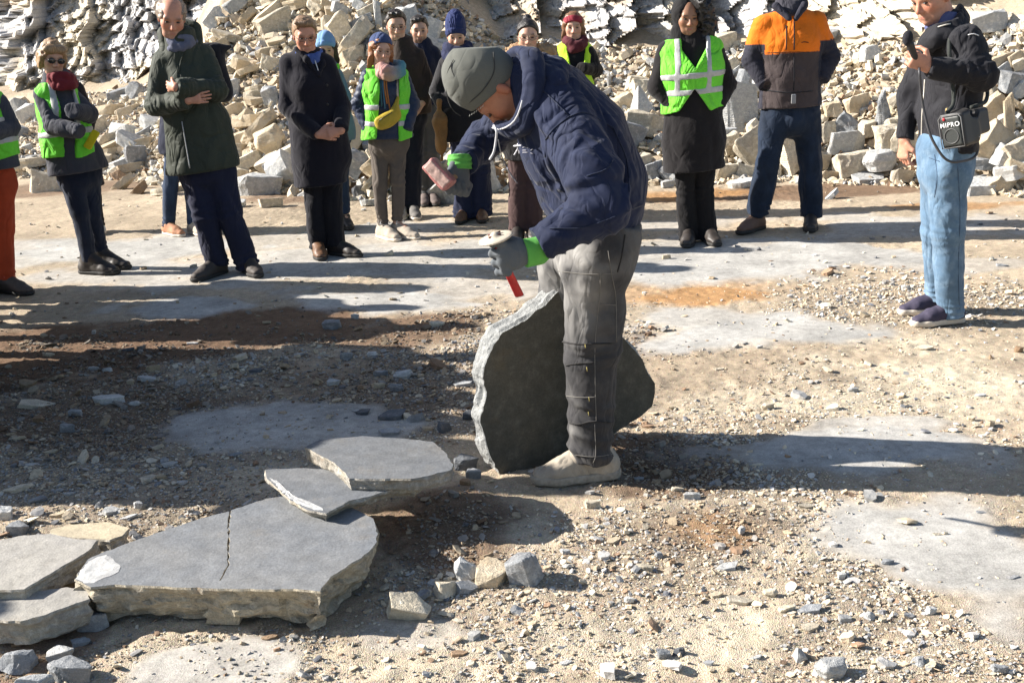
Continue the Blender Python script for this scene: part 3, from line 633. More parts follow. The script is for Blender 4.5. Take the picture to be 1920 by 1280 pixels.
# ------------------------------------------------------------------ split slabs
def densify(P, step, rng, amp):
    out = []
    for i in range(len(P)):
        a, b = np.array(P[i]), np.array(P[(i + 1) % len(P)]); L_ = np.linalg.norm(b - a); n = max(1, int(L_ / step))
        nrm = np.array((b[1] - a[1], a[0] - b[0])) / max(L_, 1e-6)
        for k in range(n):
            t = k / n; out.append(a + (b - a) * t + (nrm * rng.normal(0, amp) if 0 < k and L_ > step * 2 else 0))
    return np.array(out)
def slab(name, poly, thick, mats, z_top, label, cat='stone slab', rough=.012, chamfer=.006, undercut=0.0, tilt=(0, 0), seed=1, step=.016, group=None, rows=7, front=None):
    """poly: world XY outline of the upper face (counter clockwise). Faces: top, then broken sides, bottom"""
    rng = np.random.default_rng(seed); P = densify(poly, step, rng, .0016); n = len(P)
    if (np.roll(P[:, 0], -1) * P[:, 1] - P[:, 0] * np.roll(P[:, 1], -1)).sum() > 0: P = P[::-1].copy()
    c = P.mean(0); tn = np.roll(P, -1, 0) - np.roll(P, 1, 0); tn /= np.linalg.norm(tn, axis=1)[:, None] + 1e-9
    out = np.stack([tn[:, 1], -tn[:, 0]], 1)
    s = np.arange(n) * step
    rings = [(np.zeros(n), np.zeros(n)), (np.full(n, .35 * chamfer), np.full(n, -chamfer))]
    for k in range(1, rows + 1):
        f = k / rows; Q = np.stack([s * 9, np.full(n, f * thick * 26), np.full(n, seed * 3.3)], 1)
        Q2 = np.stack([s * 38, np.full(n, f * thick * 60), np.full(n, seed * 5.3)], 1)
        o_ = fbm(Q, 3) * rough * 2.2 + vnoise(Q2) * rough * 1.1 - undercut * f * thick
        zz = -chamfer - (thick - chamfer) * f + (vnoise(Q2 + 9) * rough * .5 if k < rows else fbm(Q + 5, 2) * rough * 1.3)
        rings.append((o_, np.broadcast_to(zz, (n,))))
    V = [];
    for o_, z_ in rings:
        p = P + out * np.asarray(o_)[:, None]; V.append(np.column_stack([p, z_]))
    V = np.concatenate(V); nr = len(rings)
    bm = bmesh.new(); vs = [bm.verts.new(v) for v in V]
    f = bm.faces.new(vs[:n]); f.material_index = 0
    if f.normal.z < 0: pass
    for k in range(nr - 1):
        for i in range(n):
            j = (i + 1) % n; q = bm.faces.new((vs[k * n + i], vs[k * n + n + i], vs[k * n + n + j], vs[k * n + j])); q.material_index = 1
    q = bm.faces.new(vs[(nr - 1) * n:][::-1]); q.material_index = 1
    bmesh.ops.recalc_face_normals(bm, faces=bm.faces)
    bmesh.ops.triangulate(bm, faces=[f_ for f_ in bm.faces if len(f_.verts) > 4])
    for v in bm.verts: v.co.x -= c[0]; v.co.y -= c[1]
    me = bpy.data.meshes.new(name); bm.to_mesh(me); bm.free()
    for m_ in mats: me.materials.append(m_)
    o = bpy.data.objects.new(name, me); COL.objects.link(o)
    o.location = (c[0], c[1], z_top); o.rotation_euler = (tilt[0], tilt[1], 0)
    tag(o, label, cat, group); return o
def poly_at(pts, z): return [tuple(gnd(x, y, z)[:2]) for x, y in pts]
M_TOP = mat_rock('slate_top', (0.185, 0.197, 0.212), (0.225, 0.228, 0.228), None, stain=(0.30, 0.25, 0.18), st=0.25, rough=.7, scale=.6, bmp=.2)
M_EDGE = mat_rock('slate_edge', (0.60, 0.52, 0.38), (0.50, 0.45, 0.36), (0.68, 0.61, 0.47), st=0.5, scale=2.0, bmp=1.0, layer=1.5)
M_TOPW = mat_rock('slate_weathered_top', (0.34, 0.325, 0.30), (0.38, 0.36, 0.32), None, stain=(0.40, 0.33, 0.24), st=0.3, rough=.8, scale=.7, bmp=.25)
M_EDGE2 = mat_rock('slate_fresh_edge', (0.40, 0.38, 0.34), (0.48, 0.42, 0.32), (0.56, 0.53, 0.47), st=0.3, scale=1.5, bmp=.8, layer=1.0)
M_WHITE = mat_rock('slate_bruise', (0.62, 0.62, 0.60), (0.5, 0.5, 0.49), (0.58, 0.57, 0.55), st=0.1, scale=2, bmp=.25)
GS = 'split stone slabs on the floor'
z1 = .135
big = slab('stone_slab', poly_at([(140, 1085), (165, 1048), (200, 1032), (290, 1000), (380, 970), (429, 958), (426.5, 985), (427, 1010), (425.5, 1030), (427.5, 1058), (411, 1087), (413, 1088), (430, 1059), (429.5, 1030), (431, 1010), (430, 985), (433.5, 956),
        (500, 934), (560, 925), (640, 940), (700, 972), (709, 1000), (703, 1020), (690, 1035), (668, 1050), (640, 1068), (620, 1080), (600, 1108), (560, 1104), (480, 1104), (380, 1102), (290, 1098), (215, 1095), (170, 1100)], z1),
        .13, [M_TOP, M_EDGE], z1, 'biggest grey slab with a long crack, lowest of the slab stack', rough=.022, undercut=.35, seed=3, rows=10)
z2 = .172
s2 = slab('stone_slab', poly_at([(497, 880), (560, 877), (640, 880), (720, 885), (800, 890), (778, 912), (740, 915), (700, 928), (655, 938), (612, 962), (575, 955), (545, 938), (520, 915), (500, 896)], z2),
        .036, [M_TOP, M_EDGE2], z2, 'grey slab lying between the cracked slab and the topmost slab', rough=.010, undercut=.5, seed=5, group=None)
z3 = .215
s3 = slab('stone_slab', poly_at([(572, 838), (600, 824), (680, 817), (760, 822), (812, 828), (832, 845), (850, 870), (846, 880), (795, 893), (770, 897), (655, 897), (640, 880), (628, 868), (598, 852)], z3),
        .043, [M_TOP, M_EDGE2], z3, 'topmost grey slab of the stack, half in shadow', rough=.009, undercut=.1, seed=8)
# pale bruises where the hammer struck
def bruise(parent, pts, z, seed):
    rng = np.random.default_rng(seed); P = densify(poly_at(pts, z), .01, rng, .003); c = P.mean(0)
    bm = bmesh.new(); n = len(P); R = []
    for f_, h in ((1.0, 0.0008), (.7, .0025), (.35, .0012)):
        R.append([bm.verts.new((c[0] + (p[0] - c[0]) * f_, c[1] + (p[1] - c[1]) * f_, z + h * (1 + .3 * math.sin(i * .5)))) for i, p in enumerate(P)])
    for a_, b_ in zip(R, R[1:]):
        for i in range(n): bm.faces.new((a_[i], a_[(i + 1) % n], b_[(i + 1) % n], b_[i]))
    bm.faces.new(R[-1]); bmesh.ops.recalc_face_normals(bm, faces=bm.faces)
    me = bpy.data.meshes.new('bruise'); bm.to_mesh(me); bm.free(); me.materials.append(M_WHITE)
    o = bpy.data.objects.new('bruise', me); COL.objects.link(o); o.parent = parent
    o.matrix_parent_inverse = Matrix.Translation(parent.location).inverted(); return o
bruise(big, [(142, 1085), (150, 1072), (166, 1052), (182, 1044), (200, 1040), (214, 1050), (226, 1062), (222, 1072), (206, 1080), (184, 1088), (165, 1093)], z1, 1)
bruise(s2, [(505, 895), (520, 905), (548, 928), (578, 945), (598, 950), (606, 957), (588, 956), (552, 941), (524, 918)], z2, 2)
# slabs in the lower left corner
za = .13
slab('stone_slab', poly_at([(-60, 1050), (0, 1012), (45, 1003), (95, 1000), (140, 1010), (182, 1012), (165, 1032), (110, 1065), (45, 1104), (-60, 1108)], za), .07, [M_TOPW, M_EDGE2], za, 'wide grey slab half in shadow, left of the cracked slab', seed=11, rough=.012, tilt=(0, 0))
zb = .115
slab('stone_slab', poly_at([(95, 992), (130, 983), (205, 978), (242, 990), (228, 1004), (205, 1012), (150, 1008), (95, 1001)], zb), .05, [mat_rock('tan_slate', (0.50, 0.43, 0.30), (0.44, 0.38, 0.28), None, scale=.7, bmp=.3), M_EDGE2], zb, 'small tan slab above the wide grey slab', seed=12, rough=.01)
zc = .10
slab('stone_slab', poly_at([(-60, 1112), (70, 1108), (125, 1100), (165, 1106), (168, 1122), (130, 1135), (85, 1152), (38, 1164), (-60, 1160)], zc), .085, [M_TOPW, M_EDGE2], zc, 'lower grey slab at the left picture edge, nearest its corner', seed=13, rough=.012, undercut=.2)
for a in [(168, 1163, 72, 44, 'grey', 'block', 'broken grey stone in front of the lower grey slab'), (105, 1225, 62, 34, 'pale', 'block', 'pale stone in shadow above the bottom left corner stones'),
          (128, 1255, 92, 50, 'grey', 'block', 'grey angular stone in the shaded bottom left corner'), (28, 1232, 80, 60, 'grey', 'shard', 'dark grey pointed stone in the bottom left corner'),
          (60, 1280, 90, 40, 'pale', 'cobble', 'pale rounded stone cut by the bottom picture edge'), (28, 992, 50, 30, 'grey', 'block', 'grey lump above the wide grey slab'),
          (10, 1032, 40, 26, 'grey', 'block', 'grey stone at the picture edge beside the wide slab'), (150, 1200, 40, 18, 'grey', 'slab', 'thin grey flake below the broken grey stone'),
          (28, 1206, 26, 12, 'brown', 'block', 'reddish brown pebble in the shaded bottom left corner'), (190, 1020, 34, 16, 'pale', 'slab', 'narrow pale stone wedged between the slabs')]:
    loose(*a)
# debris in front of the slabs
for a in [(868, 1062, 60, 66, 'pale', 'shard', 'upright white-edged shard of the debris heap', 0.3), (921, 1072, 76, 60, 'tan', 'slab', 'grey broken piece between the shard and square block', .2),
          (982, 1068, 80, 78, 'grey', 'block', 'squarish brown-grey block of the debris heap', -.1), (836, 1096, 56, 48, 'cream', 'shard', 'cream pointed chip at the front of the debris heap', .5),
          (876, 1098, 48, 26, 'grey', 'slab', 'small grey chip below the white-edged shard', .1), (762, 1138, 122, 60, 'cream', 'block', 'cream broken block alone in front of the debris heap', -.12),
          (790, 1112, 40, 20, 'grey', 'slab', 'grey flake behind the cream broken block', .2), (812, 1090, 30, 16, 'pale', 'slab', 'thin white splinter beside the cream pointed chip', .7),
          (845, 1076, 26, 12, 'pale', 'slab', 'white splinter leaning at the shard foot', -.5)]:
    loose(*a[:7], yaw=a[7], grp='debris split off the slabs', tl=rr.uniform(-.45, .45))
# ------------------------------------------------------------------ implicit modelling: bodies and clothes as one smooth surface each
f32 = np.float32
def nrm(v): v = np.asarray(v, float); return v / (np.linalg.norm(v) + 1e-12)
def smin(a, b, k):
    if k <= 0: return np.minimum(a, b)
    h = np.clip(0.5 + 0.5 * (b - a) / k, 0, 1); return b + (a - b) * h - k * h * (1 - h)
def cap(a, b, ra, rb, wr=None, cut0=False, cut1=False):
    """tapered limb; wr = list of (centre t, width, amplitude, folds per metre) cloth folds across the limb"""
    a = np.asarray(a, f32); b = np.asarray(b, f32); ab = b - a; L2 = float(ab @ ab) + 1e-9; L_ = math.sqrt(L2)
    def f(P):
        q = P - a; t0 = (q @ ab) / L2; t = np.clip(t0, 0, 1)
        r = ra + (rb - ra) * t
        if wr:
            for c, w, am, fr in wr:
                n_ = vnoise(P * 6.0 + 9); ph = 6.283 * fr * t0 * L_ + 11.0 * vnoise(P * 5.0) + 3 * n_
                r = r + am * (1 - 1.7 * np.abs(np.sin(ph * .5))) * np.exp(-((t0 - c) / w) ** 2) * np.clip(.55 + 2.2 * n_, 0, 1)
        d = np.sqrt(((q - t[:, None] * ab) ** 2).sum(1)) - r
        if cut0: d = np.maximum(d, -t0 * L_)
        if cut1: d = np.maximum(d, (t0 - 1) * L_)
        return d
    return f
def ecap(a, b, wa, da, wb, db, side, cut0=False, cut1=False):
    """flattened tapered trunk section: half widths w along SIDE, half depths d across it"""
    a = np.asarray(a, f32); b = np.asarray(b, f32); ab = b - a; L2 = float(ab @ ab) + 1e-9; L_ = math.sqrt(L2)
    n = ab / L_; s = np.asarray(side, float); s = nrm(s - n * (s @ n)).astype(f32); fr = np.cross(n, s).astype(f32)
    def f(P):
        q = P - a; t0 = (q @ ab) / L2; t = np.clip(t0, 0, 1); w = wa + (wb - wa) * t; d_ = da + (db - da) * t
        u = q @ s; v = q @ fr; h = (t0 - t) * L_; m = np.minimum(w, d_)
        d = (np.sqrt((u / w) ** 2 + (v / d_) ** 2 + (h / m) ** 2) - 1) * m
        if cut0: d = np.maximum(d, -t0 * L_)
        if cut1: d = np.maximum(d, (t0 - 1) * L_)
        return d
    return f
def ell(c, r, R=None):
    c = np.asarray(c, f32); r = np.asarray(r, f32); m = float(r.min())
    def f(P):
        q = P - c
        if R is not None: q = q @ R
        return (np.sqrt(((q / r) ** 2).sum(1)) - 1) * m
    return f
def box(c, h, rad, R=None):
    c = np.asarray(c, f32); h = np.asarray(h, f32)
    def f(P):
        q = P - c
        if R is not None: q = q @ R
        q = np.abs(q) - (h - rad)
        return np.sqrt((np.maximum(q, 0) ** 2).sum(1)) + np.minimum(q.max(1), 0) - rad
    return f
def union(L_, k=0.03):
    def f(P):
        d = None
        for e in L_:
            g, kk = e if isinstance(e, tuple) else (e, k)
            v = g(P); d = v if d is None else smin(d, v, kk)
        return d
    return f
def inter(a, *bs):
    def f(P):
        d = a(P)
        for b_ in bs: d = np.maximum(d, b_(P))
        return d
    return f
def plane(p, n):            # keeps the side opposite to n
    p = np.asarray(p, f32); n = nrm(n).astype(f32)
    return lambda P: (P - p) @ n
def grow(f0, r): return lambda P: f0(P) - r
def rough(f0, amp, fr, o=2, sc=(1, 1, 1), seed=0.0):
    sc = np.asarray(sc, f32) * fr
    return lambda P: f0(P) - amp * 2 * fbm(P * sc + seed, o)

def crease(f0, amp, fr, sc=(1, 1, 1), seed=0.0):
    sc = np.asarray(sc, f32) * fr
    return lambda P: f0(P) - amp * (np.minimum(np.abs(fbm(P * sc + seed, 2)) * 3.2, 1) - .6)
def axis3(lo, hi, res, bands):
    g = [lo]; x = lo
    while x < hi:
        s = res
        for (a, b, r) in bands:
            if a - res < x < b: s = min(s, r)
        x += s; g.append(x)
    while (len(g) - 1) % 4: g.append(g[-1] + res)
    return np.array(g)
def sdf_arrays(f, lo, hi, res, bands=((), (), ())):
    ax = [axis3(lo[i], hi[i], res, bands[i]) for i in range(3)]
    nx, ny, nz = map(len, ax); c = [a[::4] for a in ax]
    G = np.stack(np.meshgrid(*c, indexing='ij'), -1).reshape(-1, 3).astype(f32)
    Dc = f(G).reshape([len(k) for k in c])
    blk = tuple(n - 1 for n in Dc.shape)
    mn = np.full(blk, 9e9); mx = np.full(blk, -9e9)
    for i in (0, 1):
        for j in (0, 1):
            for k in (0, 1):
                v = Dc[i:i + blk[0], j:j + blk[1], k:k + blk[2]]; mn = np.minimum(mn, v); mx = np.maximum(mx, v)
    thr = res * 4 * 1.5 + 0.012
    act = (mn < thr) & (mx > -thr)
    D = np.repeat(np.repeat(np.repeat(np.where(mn < 0, -1.0, 1.0), 4, 0), 4, 1), 4, 2)
    D = np.pad(D, ((0, 1),) * 3, mode='edge').astype(f32)
    msk = np.zeros((nx, ny, nz), bool)
    a4 = np.repeat(np.repeat(np.repeat(act, 4, 0), 4, 1), 4, 2)
    for i in (0, 1):
        for j in (0, 1):
            for k in (0, 1): msk[i:i + nx - 1, j:j + ny - 1, k:k + nz - 1] |= a4
    ii = np.nonzero(msk)
    P = np.stack([ax[0][ii[0]], ax[1][ii[1]], ax[2][ii[2]]], 1).astype(f32)
    vals = np.empty(len(P), f32)
    for s in range(0, len(P), 200000): vals[s:s + 200000] = f(P[s:s + 200000])
    D[ii] = vals
    D[0], D[-1], D[:, 0], D[:, -1], D[:, :, 0], D[:, :, -1] = 1, 1, 1, 1, 1, 1
    ins = D < 0
    cnt = np.zeros((nx - 1, ny - 1, nz - 1), np.int8)
    cs = [(i, j, k) for i in (0, 1) for j in (0, 1) for k in (0, 1)]
    for i, j, k in cs: cnt += ins[i:i + nx - 1, j:j + ny - 1, k:k + nz - 1]
    ci = np.nonzero((cnt > 0) & (cnt < 8)); m = len(ci[0])
    if not m: return np.zeros((0, 3)), np.zeros((0, 4), int)
    val = np.stack([D[ci[0] + i, ci[1] + j, ci[2] + k] for i, j, k in cs], 1)
    acc = np.zeros((m, 3)); n_ = np.zeros(m)
    for p in range(8):
        for q in range(p + 1, 8):
            dd = np.array(cs[q]) - np.array(cs[p])
            if abs(dd).sum() != 1: continue
            v0, v1 = val[:, p], val[:, q]; cr = (v0 < 0) != (v1 < 0)
            t = np.where(cr, v0 / np.where(cr, v0 - v1, 1), 0)
            acc += np.where(cr[:, None], np.array(cs[p]) + t[:, None] * dd, 0); n_ += cr
    acc /= n_[:, None]
    V = np.stack([ax[d][ci[d]] + acc[:, d] * (ax[d][ci[d] + 1] - ax[d][ci[d]]) for d in range(3)], 1)
    vid = np.full((nx - 1, ny - 1, nz - 1), -1, np.int32); vid[ci] = np.arange(m)
    Q = []
    for d in range(3):
        o1, o2 = [(1, 2), (2, 0), (0, 1)][d]
        sl0 = [slice(1, -1)] * 3; sl1 = [slice(1, -1)] * 3; sl0[d] = slice(0, -1); sl1[d] = slice(1, None)
        A = ins[tuple(sl0)]; B = ins[tuple(sl1)]; e = np.nonzero(A != B)
        idx = [e[0].copy(), e[1].copy(), e[2].copy()]
        for k in (o1, o2): idx[k] += 1
        def cell(s1, s2):
            t = [idx[0].copy(), idx[1].copy(), idx[2].copy()]; t[o1] -= s1; t[o2] -= s2; return vid[t[0], t[1], t[2]]
        q = np.stack([cell(1, 1), cell(0, 1), cell(0, 0), cell(1, 0)], 1)
        fl = ~A[e]; q[fl] = q[fl][:, ::-1]; Q.append(q)
    Q = np.concatenate(Q); Q = Q[(Q >= 0).all(1)]
    return V, Q
def bake(name, f, lo, hi, res, mat, parent=None, colf=None, bands=((), (), ()), origin=None, smooth=True):
    """mesh of f<0, stored relative to ORIGIN (the thing's base point)"""
    V, Q = sdf_arrays(f, lo, hi, res, bands)
    col = colf(V) if colf else None
    if origin is not None: V = V - np.asarray(origin)
    o = link(name, arr_mesh(name, V, Q, col, smooth), mat, parent)
    return o
def bounds(pts, pad):
    p = np.array(pts, float); return p.min(0) - pad, p.max(0) + pad
def tube(name, pts, r, mat, parent=None, origin=(0, 0, 0), n=8, closed=False):
    pts = [np.array(p, float) for p in pts]; m = len(pts); V, F = [], []
    rs = r if hasattr(r, '__len__') else [r] * m; up = np.array((0.13, 0.21, 1.0)); pv = None
    for i, p in enumerate(pts):
        t = nrm(pts[(i + 1) % m if closed else min(i + 1, m - 1)] - pts[(i - 1) % m if closed else max(i - 1, 0)])
        u = nrm(np.cross(t, up if pv is None else pv)) if pv is None else nrm(pv - t * (pv @ t)); pv = u; v = np.cross(t, u)
        for k in range(n):
            a = 6.28318 * k / n; V.append(p + rs[i] * (math.cos(a) * u + math.sin(a) * v) - np.array(origin))
    for i in range(m if closed else m - 1):
        for k in range(n): F.append((i * n + k, i * n + (k + 1) % n, ((i + 1) % m) * n + (k + 1) % n, ((i + 1) % m) * n + k))
    Fs = [np.array(F)]
    if not closed: Fs.append(np.array([list(range(n))[::-1], list(range((m - 1) * n, m * n))]))
    return link(name, arr_mesh(name, np.array(V), Fs), mat, parent)
def spline(pts, n=6):
    p = [np.array(q, float) for q in pts]; p = [2 * p[0] - p[1]] + p + [2 * p[-1] - p[-2]]; out = []
    for i in range(1, len(p) - 2):
        for k in range(n):
            t = k / n; a, b_, c, d = p[i - 1], p[i], p[i + 1], p[i + 2]
            out.append(.5 * (2 * b_ + (c - a) * t + (2 * a - 5 * b_ + 4 * c - d) * t * t + (3 * b_ - a - 3 * c + d) * t ** 3))
    out.append(p[-2]); return out

# ------------------------------------------------------------------ heads and hands
class Frame:
    """local frame: x to the person's right, y forward, z up"""
    def __init__(s, c, fwd, tilt=0.0, scale=1.0):
        s.c = np.array(c, float); s.f = nrm(fwd); r = nrm(np.cross(s.f, (0, 0, 1.0))); u = np.cross(r, s.f)
        s.r = math.cos(tilt) * r + math.sin(tilt) * u; s.u = np.cross(s.r, s.f); s.k = scale
        s.R = np.stack([s.r, s.f, s.u], 1).astype(f32)       # world = R @ local
    @staticmethod
    def axes(c, f, u, scale):
        F = Frame(c, (0, -1, 0), 0, scale); F.f = nrm(f); F.r = nrm(np.cross(F.f, u)); F.u = np.cross(F.r, F.f)
        F.R = np.stack([F.r, F.f, F.u], 1).astype(f32); return F
    def w(s, x, y, z): return s.c + s.k * (x * s.r + y * s.f + z * s.u)
    def loc(s, P): return ((P - s.c) @ s.R) / s.k
    def e(s, c, r): return ell(s.w(*c), np.array(r) * s.k, s.R)
    def cp(s, a, b, ra, rb): return cap(s.w(*a), s.w(*b), ra * s.k, rb * s.k)
def head_prims(F, male=True):
    w = 1.0 if male else .94
    add = [(F.e((0, -.012, .032), (.076 * w, .095, .084)), .02), (F.e((0, .022, -.03), (.064 * w, .066, .08)), .03), (F.cp((-.03 * w, .045, -.088), (.03 * w, .045, -.088), .027, .027), .03),
           (F.cp((0, .062, -.104), (0, .07, -.1), .017, .015), .02), (F.cp((0, .084, .008), (0, .104, -.034), .0085, .0125), .008), (F.cp((-.012, .09, -.039), (.012, .09, -.039), .009, .009), .008),
           (F.cp((-.04, .073, .021), (.04, .073, .021), .013 if male else .010, .013 if male else .010), .015), (F.e((-.042, .050, -.026), (.022, .024, .024)), .025), (F.e((.042, .050, -.026), (.022, .024, .024)), .025),
           (F.cp((-.018, .082, -.066), (.018, .082, -.066), .006, .006), .008), (F.cp((-.015, .081, -.076), (.015, .081, -.076), .0068, .0068), .008),
           (F.e((-.075 * w, -.014, -.014), (.0085, .015, .027)), .003), (F.e((.075 * w, -.014, -.014), (.0085, .015, .027)), .003)]
    sub = [F.e((-.033, .097, .001), (.019, .017, .0125)), F.e((.033, .097, .001), (.019, .017, .0125)), F.e((-.0, .096, -.071), (.02, .006, .0016))]
    return add, sub
def fingers(wr, dirn, palm, side, curl=0.3, spread=0.14, s=1.0, thumb=0.6):
    """hand from the wrist: DIRN along the hand, PALM the way the palm faces, SIDE towards the thumb"""
    d = nrm(dirn); p = nrm(np.asarray(palm) - d * (np.asarray(palm) @ d)); t = nrm(np.asarray(side) - d * (np.asarray(side) @ d)); t = nrm(t - p * (t @ p))
    wr = np.asarray(wr, float); out = [(ecap(wr, wr + d * .085 * s, .028 * s, .019 * s, .040 * s, .014 * s, t), .012)]
    L_ = (.092, .10, .094, .074)
    for i in range(4):
        k = (1.5 - i) / 1.5; b0 = wr + d * (.083 - .006 * abs(k - .3)) * s + t * k * .03 * s
        dd = nrm(d + t * k * spread); a = curl * (1 + .12 * i); q = b0; r = .0092 * s
        for j, fr in enumerate((.45, .31, .24)):
            a2 = a * (.5 + j * .95); n_ = q + (dd * math.cos(a2) + p * math.sin(a2)) * L_[i] * fr * s
            out.append((cap(q, n_, r, r * .92), .005)); q = n_; r *= .93
    b0 = wr + d * .022 * s + t * .026 * s; q = b0 + (t * .8 + d * .75 + p * .25) / 1.13 * .042 * s
    out.append((cap(b0, q, .014 * s, .0115 * s), .012))
    q2 = q + nrm(t * (.55 - thumb * .6) + d * .8 + p * thumb) * .034 * s; out.append((cap(q, q2, .0105 * s, .0095 * s), .005))
    out.append((cap(q2, q2 + nrm(t * (.2 - thumb) + d * .8 + p * thumb) * .027 * s, .0095 * s, .008 * s), .004))
    return out
# ------------------------------------------------------------------ people
SKIN = mat_skin('skin')
EYE = mat_plain('eye_dark', (0.03, 0.022, 0.018), .3)
LENS = mat_plain('dark_lens', (0.012, 0.012, 0.014), .12, spec=.8)
FRAME_BLACK = mat_plain('spectacle_frame', (0.02, 0.018, 0.018), .3)
FRAME_THIN = mat_plain('thin_frame', (0.22, 0.17, 0.13), .35)
REFL = mat_plain('reflective_tape', (0.46, 0.46, 0.455), .45, metal=.1, noise=.25, sc=30)
NEON = mat_cloth('neon_green_mesh', (0.19, 0.80, 0.05), .7, .22, 500, .2, crease=1.3)
NEONY = mat_cloth('neon_yellow_mesh', (0.50, 0.84, 0.03), .7, .15, 500, .2)
SOLE_W = mat_plain('pale_sole', (0.62, 0.55, 0.46), .7); SOLE_D = mat_plain('dark_sole', (0.03, 0.028, 0.026), .8)
_cl = {}
def cloth(c, **kw):
    k = (tuple(c), tuple(sorted(kw.items())))
    if k not in _cl: _cl[k] = mat_cloth('cloth_%d' % len(_cl), c, **kw)
    return _cl[k]
CLOTHC = mat_cloth('dyed_cloth', None)

def shoe(root, o0, an, toe, k, up_mat, sole_mat, hi=.105, res=.009, lace=None, name='shoe', sole_h=.026, fat=1.0):
    an = np.array(an, float); toe = np.array(toe, float); gzv = gz(an[0], an[1]) if k > 0 else 0; k = abs(k)
    d = toe - an; d[2] = 0; d = nrm(d); side = np.array((-d[1], d[0], 0)); base = np.array((an[0], an[1], gz(an[0] + d[0] * .08, an[1] + d[1] * .08) + .004))
    heel = base - d * .045 * k; ball = heel + d * .185 * k; tip = heel + d * .245 * k; z = lambda p, h: p + np.array((0, 0, h * k))
    w = fat * k
    up = union([(ecap(z(heel, .045), z(ball, .036), .037 * w, .046 * k, .046 * w, .036 * k, side), .02), (ecap(z(ball, .036), z(tip, .030), .047 * w, .036 * k, .036 * w, .028 * k, side), .02),
                (cap(z(heel + d * .02 * k, .05), z(base + d * .0, hi), .040 * w, .046 * w, cut1=True), .03), (cap(z(base + d * .03 * k, .082 + (hi - .105) * .5), z(ball - d * .03 * k, .058), .040 * w, .036 * w), .03)], .02)
    up = inter(up, plane(z(base, sole_h * .8), (0, 0, -1)))
    sole = union([(ecap(z(heel, .02), z(ball, .02), .041 * w, .05 * k, .051 * w, .05 * k, side), .02), (ecap(z(ball, .02), z(tip, .022), .051 * w, .05 * k, .040 * w, .04 * k, side), .02)], .02)
    sole = inter(sole, plane(z(base, 0), (0, 0, -1)), plane(z(base, sole_h), (0, 0, 1)))
    lo, hi_ = bounds([heel, tip, z(base, hi)], .08 * k)
    s = bake(name, rough(up, .0025, 45), lo, hi_, res, up_mat, root, origin=o0)
    bake('sole', sole, lo, hi_, min(res, .008), sole_mat, s, origin=o0)
    if lace:
        for i in range(4):
            f = .03 + .024 * i; c = z(base + d * f * k, .118 - .014 * i)
            tube('lace', spline([c - side * .026 * k - (0, 0, .012), c + (0, 0, .006), c + side * .026 * k - (0, 0, .012)], 3), .0032, lace, s, o0, 5)
        c = z(base + d * .03 * k, .125)
        for sg in (-1, 1): tube('lace', spline([c, c + side * sg * .03 + (0, 0, .012), c + side * sg * .045 + d * .01 - (0, 0, .008), c + side * sg * .01], 4), .003, lace, s, o0, 5)
    return s

def surf(f, path, Y0, off=.003, d0=.75, d1=.5):
    """points where the pixel rays of PATH meet the surface f=0, lifted by OFF"""
    out = []
    for px, py in path:
        Ys = np.linspace(Y0 - d0, Y0 + d1, 260); r = ray(px, py); P = (CP + r * (Ys[:, None] / r[1])).astype(f32); v = f(P)
        k = int(np.argmax(v < 0)) if (v < 0).any() else int(np.argmin(v))
        p = P[k].astype(float)
        if k > 0 and v[k] < 0: p = P[k - 1] + (P[k] - P[k - 1]) * float(v[k - 1] / (v[k - 1] - v[k] + 1e-9))
        out.append(p - nrm(r) * off)
    return out
def glasses(root, o0, F, mat, lens=None, r=.021, th=.0019, name='glasses'):
    parts = []
    for sg in (-1, 1):
        c = (sg * .034, .105, 0.0); ring = [F.w(c[0] + math.cos(a) * r * 1.2, c[1] - abs(sg * .034 + math.cos(a) * r * 1.2) * .25, c[2] + math.sin(a) * r * .9) for a in np.linspace(0, 6.283, 15)[:-1]]
        parts.append((ring, True))
    o = tube(name, parts[0][0], th, mat, root, o0, 5, True)
    tube('rim', parts[1][0], th, mat, o, o0, 5, True)
    tube('bridge', [F.w(-.012, .104, .004), F.w(0, .108, .006), F.w(.012, .104, .004)], th, mat, o, o0, 5)
    for sg in (-1, 1): tube('temple', [F.w(sg * .058, .092, .003), F.w(sg * .076, .05, .003), F.w(sg * .082, -.01, 0)], th, mat, o, o0, 5)
    if lens:
        for sg in (-1, 1):
            f = ell(F.w(sg * .034, .101, 0), np.array((.028, .008, .02)) * F.k, F.R); lo, hi = bounds([F.w(sg * .034, .101, 0)], .035)
            bake('lens', f, lo, hi, .004, lens, o, origin=o0)
    return o

